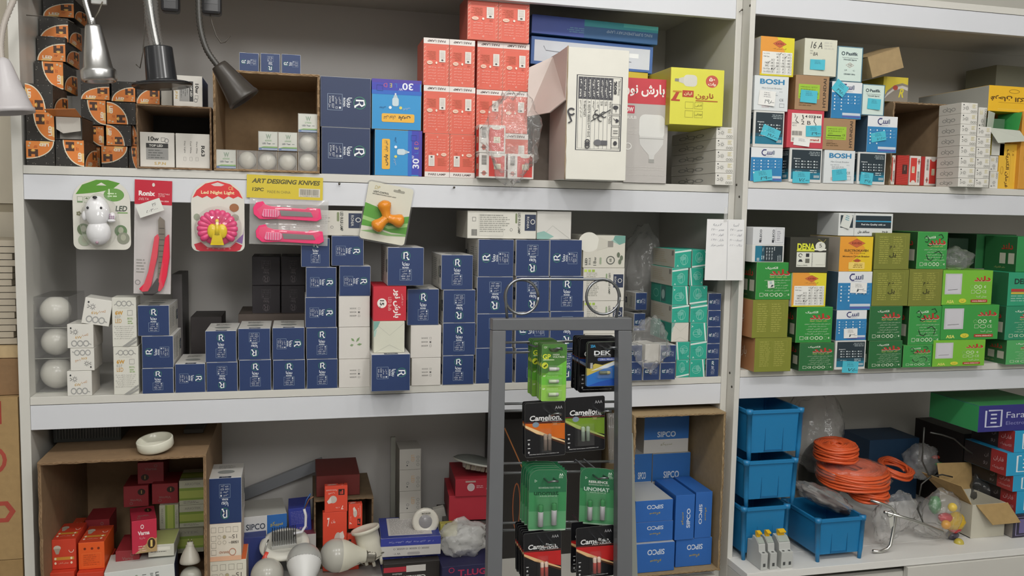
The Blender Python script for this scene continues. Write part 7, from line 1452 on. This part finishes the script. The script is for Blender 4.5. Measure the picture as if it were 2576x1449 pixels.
MBK=MB(); ell(MBK,(0,0,0),(.07,.05,.10),M('#3a3a34','plas'),12); o=MBK.obj('dark_sack'); q=at(2070,1110,.24); o.location=(q.x,.24,zd+.105); tag(o,'dark sack in deep shade behind the blue crates','sack')
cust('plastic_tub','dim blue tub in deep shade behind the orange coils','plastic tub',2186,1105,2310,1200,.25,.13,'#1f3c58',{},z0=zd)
# open white carton on the deck
t=thing('white_box','open white cardboard box with tan flap folded outward, cradling the dark bag','cardboard box'); a=at(2441,1356,-.05); b=at(2525,1346,-.05); t.location=((a.x+b.x)/2,-.05,zd); w_=b.x-a.x; h_=at(2480,1268,-.05).z-zd; d_=.12
mb=MB(); wc=M('#c4c0b0','card')
for q in(((-w_/2,0,0),(w_/2,.002,h_)),((-w_/2,d_-.002,0),(w_/2,d_,h_)),((-w_/2,.002,0),(-w_/2+.002,d_-.002,h_)),((w_/2-.002,.002,0),(w_/2,d_-.002,h_)),((-w_/2,.002,0),(w_/2,d_-.002,.002))): mb.box(*q,wc)
mb.obj('carton_body',t)
TN=M('#a88c5c','kraft')
mb=MB(); mb.add([(-w_/2+.01,-.001,h_),(w_/2+.004,-.001,h_),(w_/2+.022,-.030,h_-.046),(-w_/2+.038,-.032,h_-.046)],[[0,3,2,1]],TN); o=mb.obj('front_flap',t,solid=.0018); o['label']='tan flap folded outward'
mb=MB(); mb.add([(-w_/2,.004,h_),(-w_/2,d_,h_),(-w_/2-.046,d_+.02,h_+.05),(-w_/2-.030,.01,h_+.05)],[[0,1,2,3]],TN); o=mb.obj('side_flap',t,solid=.0018)
mb=MB(); mb.add([(-w_/2+.004,d_,h_),(w_/2,d_,h_),(w_/2+.01,d_+.02,h_+.07),(-w_/2+.01,d_+.03,h_+.07)],[[0,1,2,3]],TN); o=mb.obj('rear_flap',t,solid=.0018)
# socket boxes at the right edge
pb=Art(60,60); pb.frame(5,6,51,48,2,'#8a84a8'); pb.rect(10,11,42,38,'#6c6494')
f0=cust('socket_box','dark purple framed box on the deck at the picture edge','socket box',2548,1294,2640,1366,-.07,.13,'#2e2a3c',{'F':(pb,0)},{'L':'#8c8680'},z0=zd)
zz=f0.z1
for i,(x0,yt,yb_) in enumerate(((2556,1236,1294),(2548,1196,1236),(2532,1138,1194),(2552,1084,1138))):
    b=bx('far',x0,yt,2640,yb_,-.06+.0*i,.15,0,z0=zz,lab='bright blue socket box, %s of four at the right picture edge'%('lowest','second up','third up','topmost')[i],yaw=0,z1=at(2570,yt,-.06).z); zz=b.z1
fb=Art(120,52); fb.rect(0,0,120,52,'#2c2c74'); 
fa_=A(a_faran); 
cust('socket_box','green and indigo flat socket box crowning the right edge pile','socket box',2462,1018,2640,1082,-.055,.18,'#31307c',{'F':(fa_,0)},{'L':'#3a9a5c','T':'#3a8c50'},z0=zz,yaw=0)
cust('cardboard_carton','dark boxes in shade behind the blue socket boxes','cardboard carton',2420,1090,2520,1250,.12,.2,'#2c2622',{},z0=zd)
# left of the shelving: stored cartons
def kcart(lab,x0,x1,y0,y1,z0,z1_,col='#a5885c',art=None):
    me=box_mesh('cardboard_carton',x1-x0,y1-y0,z1_-z0,col,{'F':(art,0)} if art else {},{},'kraft'); o=bpy.data.objects.new('cardboard_carton',me); COL.objects.link(o); o.location=((x0+x1)/2,y0,z0); return tag(o,lab,'cardboard carton')
ca=Art(100,100); ca.rect(62,84,30,14,'#9a3c30'); ca.ring(84,62,9,2,'#a8483a',18); ca.poly([(78,50),(84,44),(90,50),(84,56)],'#a8483a') if 0 else None; ca.ring(90,30,6,3,'#a8483a',6); ca.micro(40,24,50,2,5,'#8a6a48')
zl=at(20,995,.02).z
kcart('large brown carton with red print beside the shelving unit, below the torn one',-.42,-.0225,.0,.28,0,zl-.34,'#9c7f54')
kcart('large brown carton with red symbols standing against the shelving side',-.40,-.0225,.0,.28,zl-.34+.001,zl,'#a5885c',ca)
kcart('crushed brown carton with torn top edges in the pile by the shelving',-.38,-.024,.02,.28,zl+.001,zl+.075,'#8a6c4c')
kcart('flattened pale carton layer on top of the brown carton pile',-.36,-.026,.03,.28,zl+.076,zl+.10,'#c0a880')
mb=MB(); rr3=random.Random(9)
for i in range(16): z_=zl+.102+i*.0135; mb.box((-.30+rr3.uniform(0,.02),.05,z_),(-.03-rr3.uniform(0,.012),.25,z_+.012),M('#b8ae9c','card'))
tag(mb.obj('paper_stack'),'tall stack of cream flattened sheets standing on the cartons beside the shelving','stack of sheets')
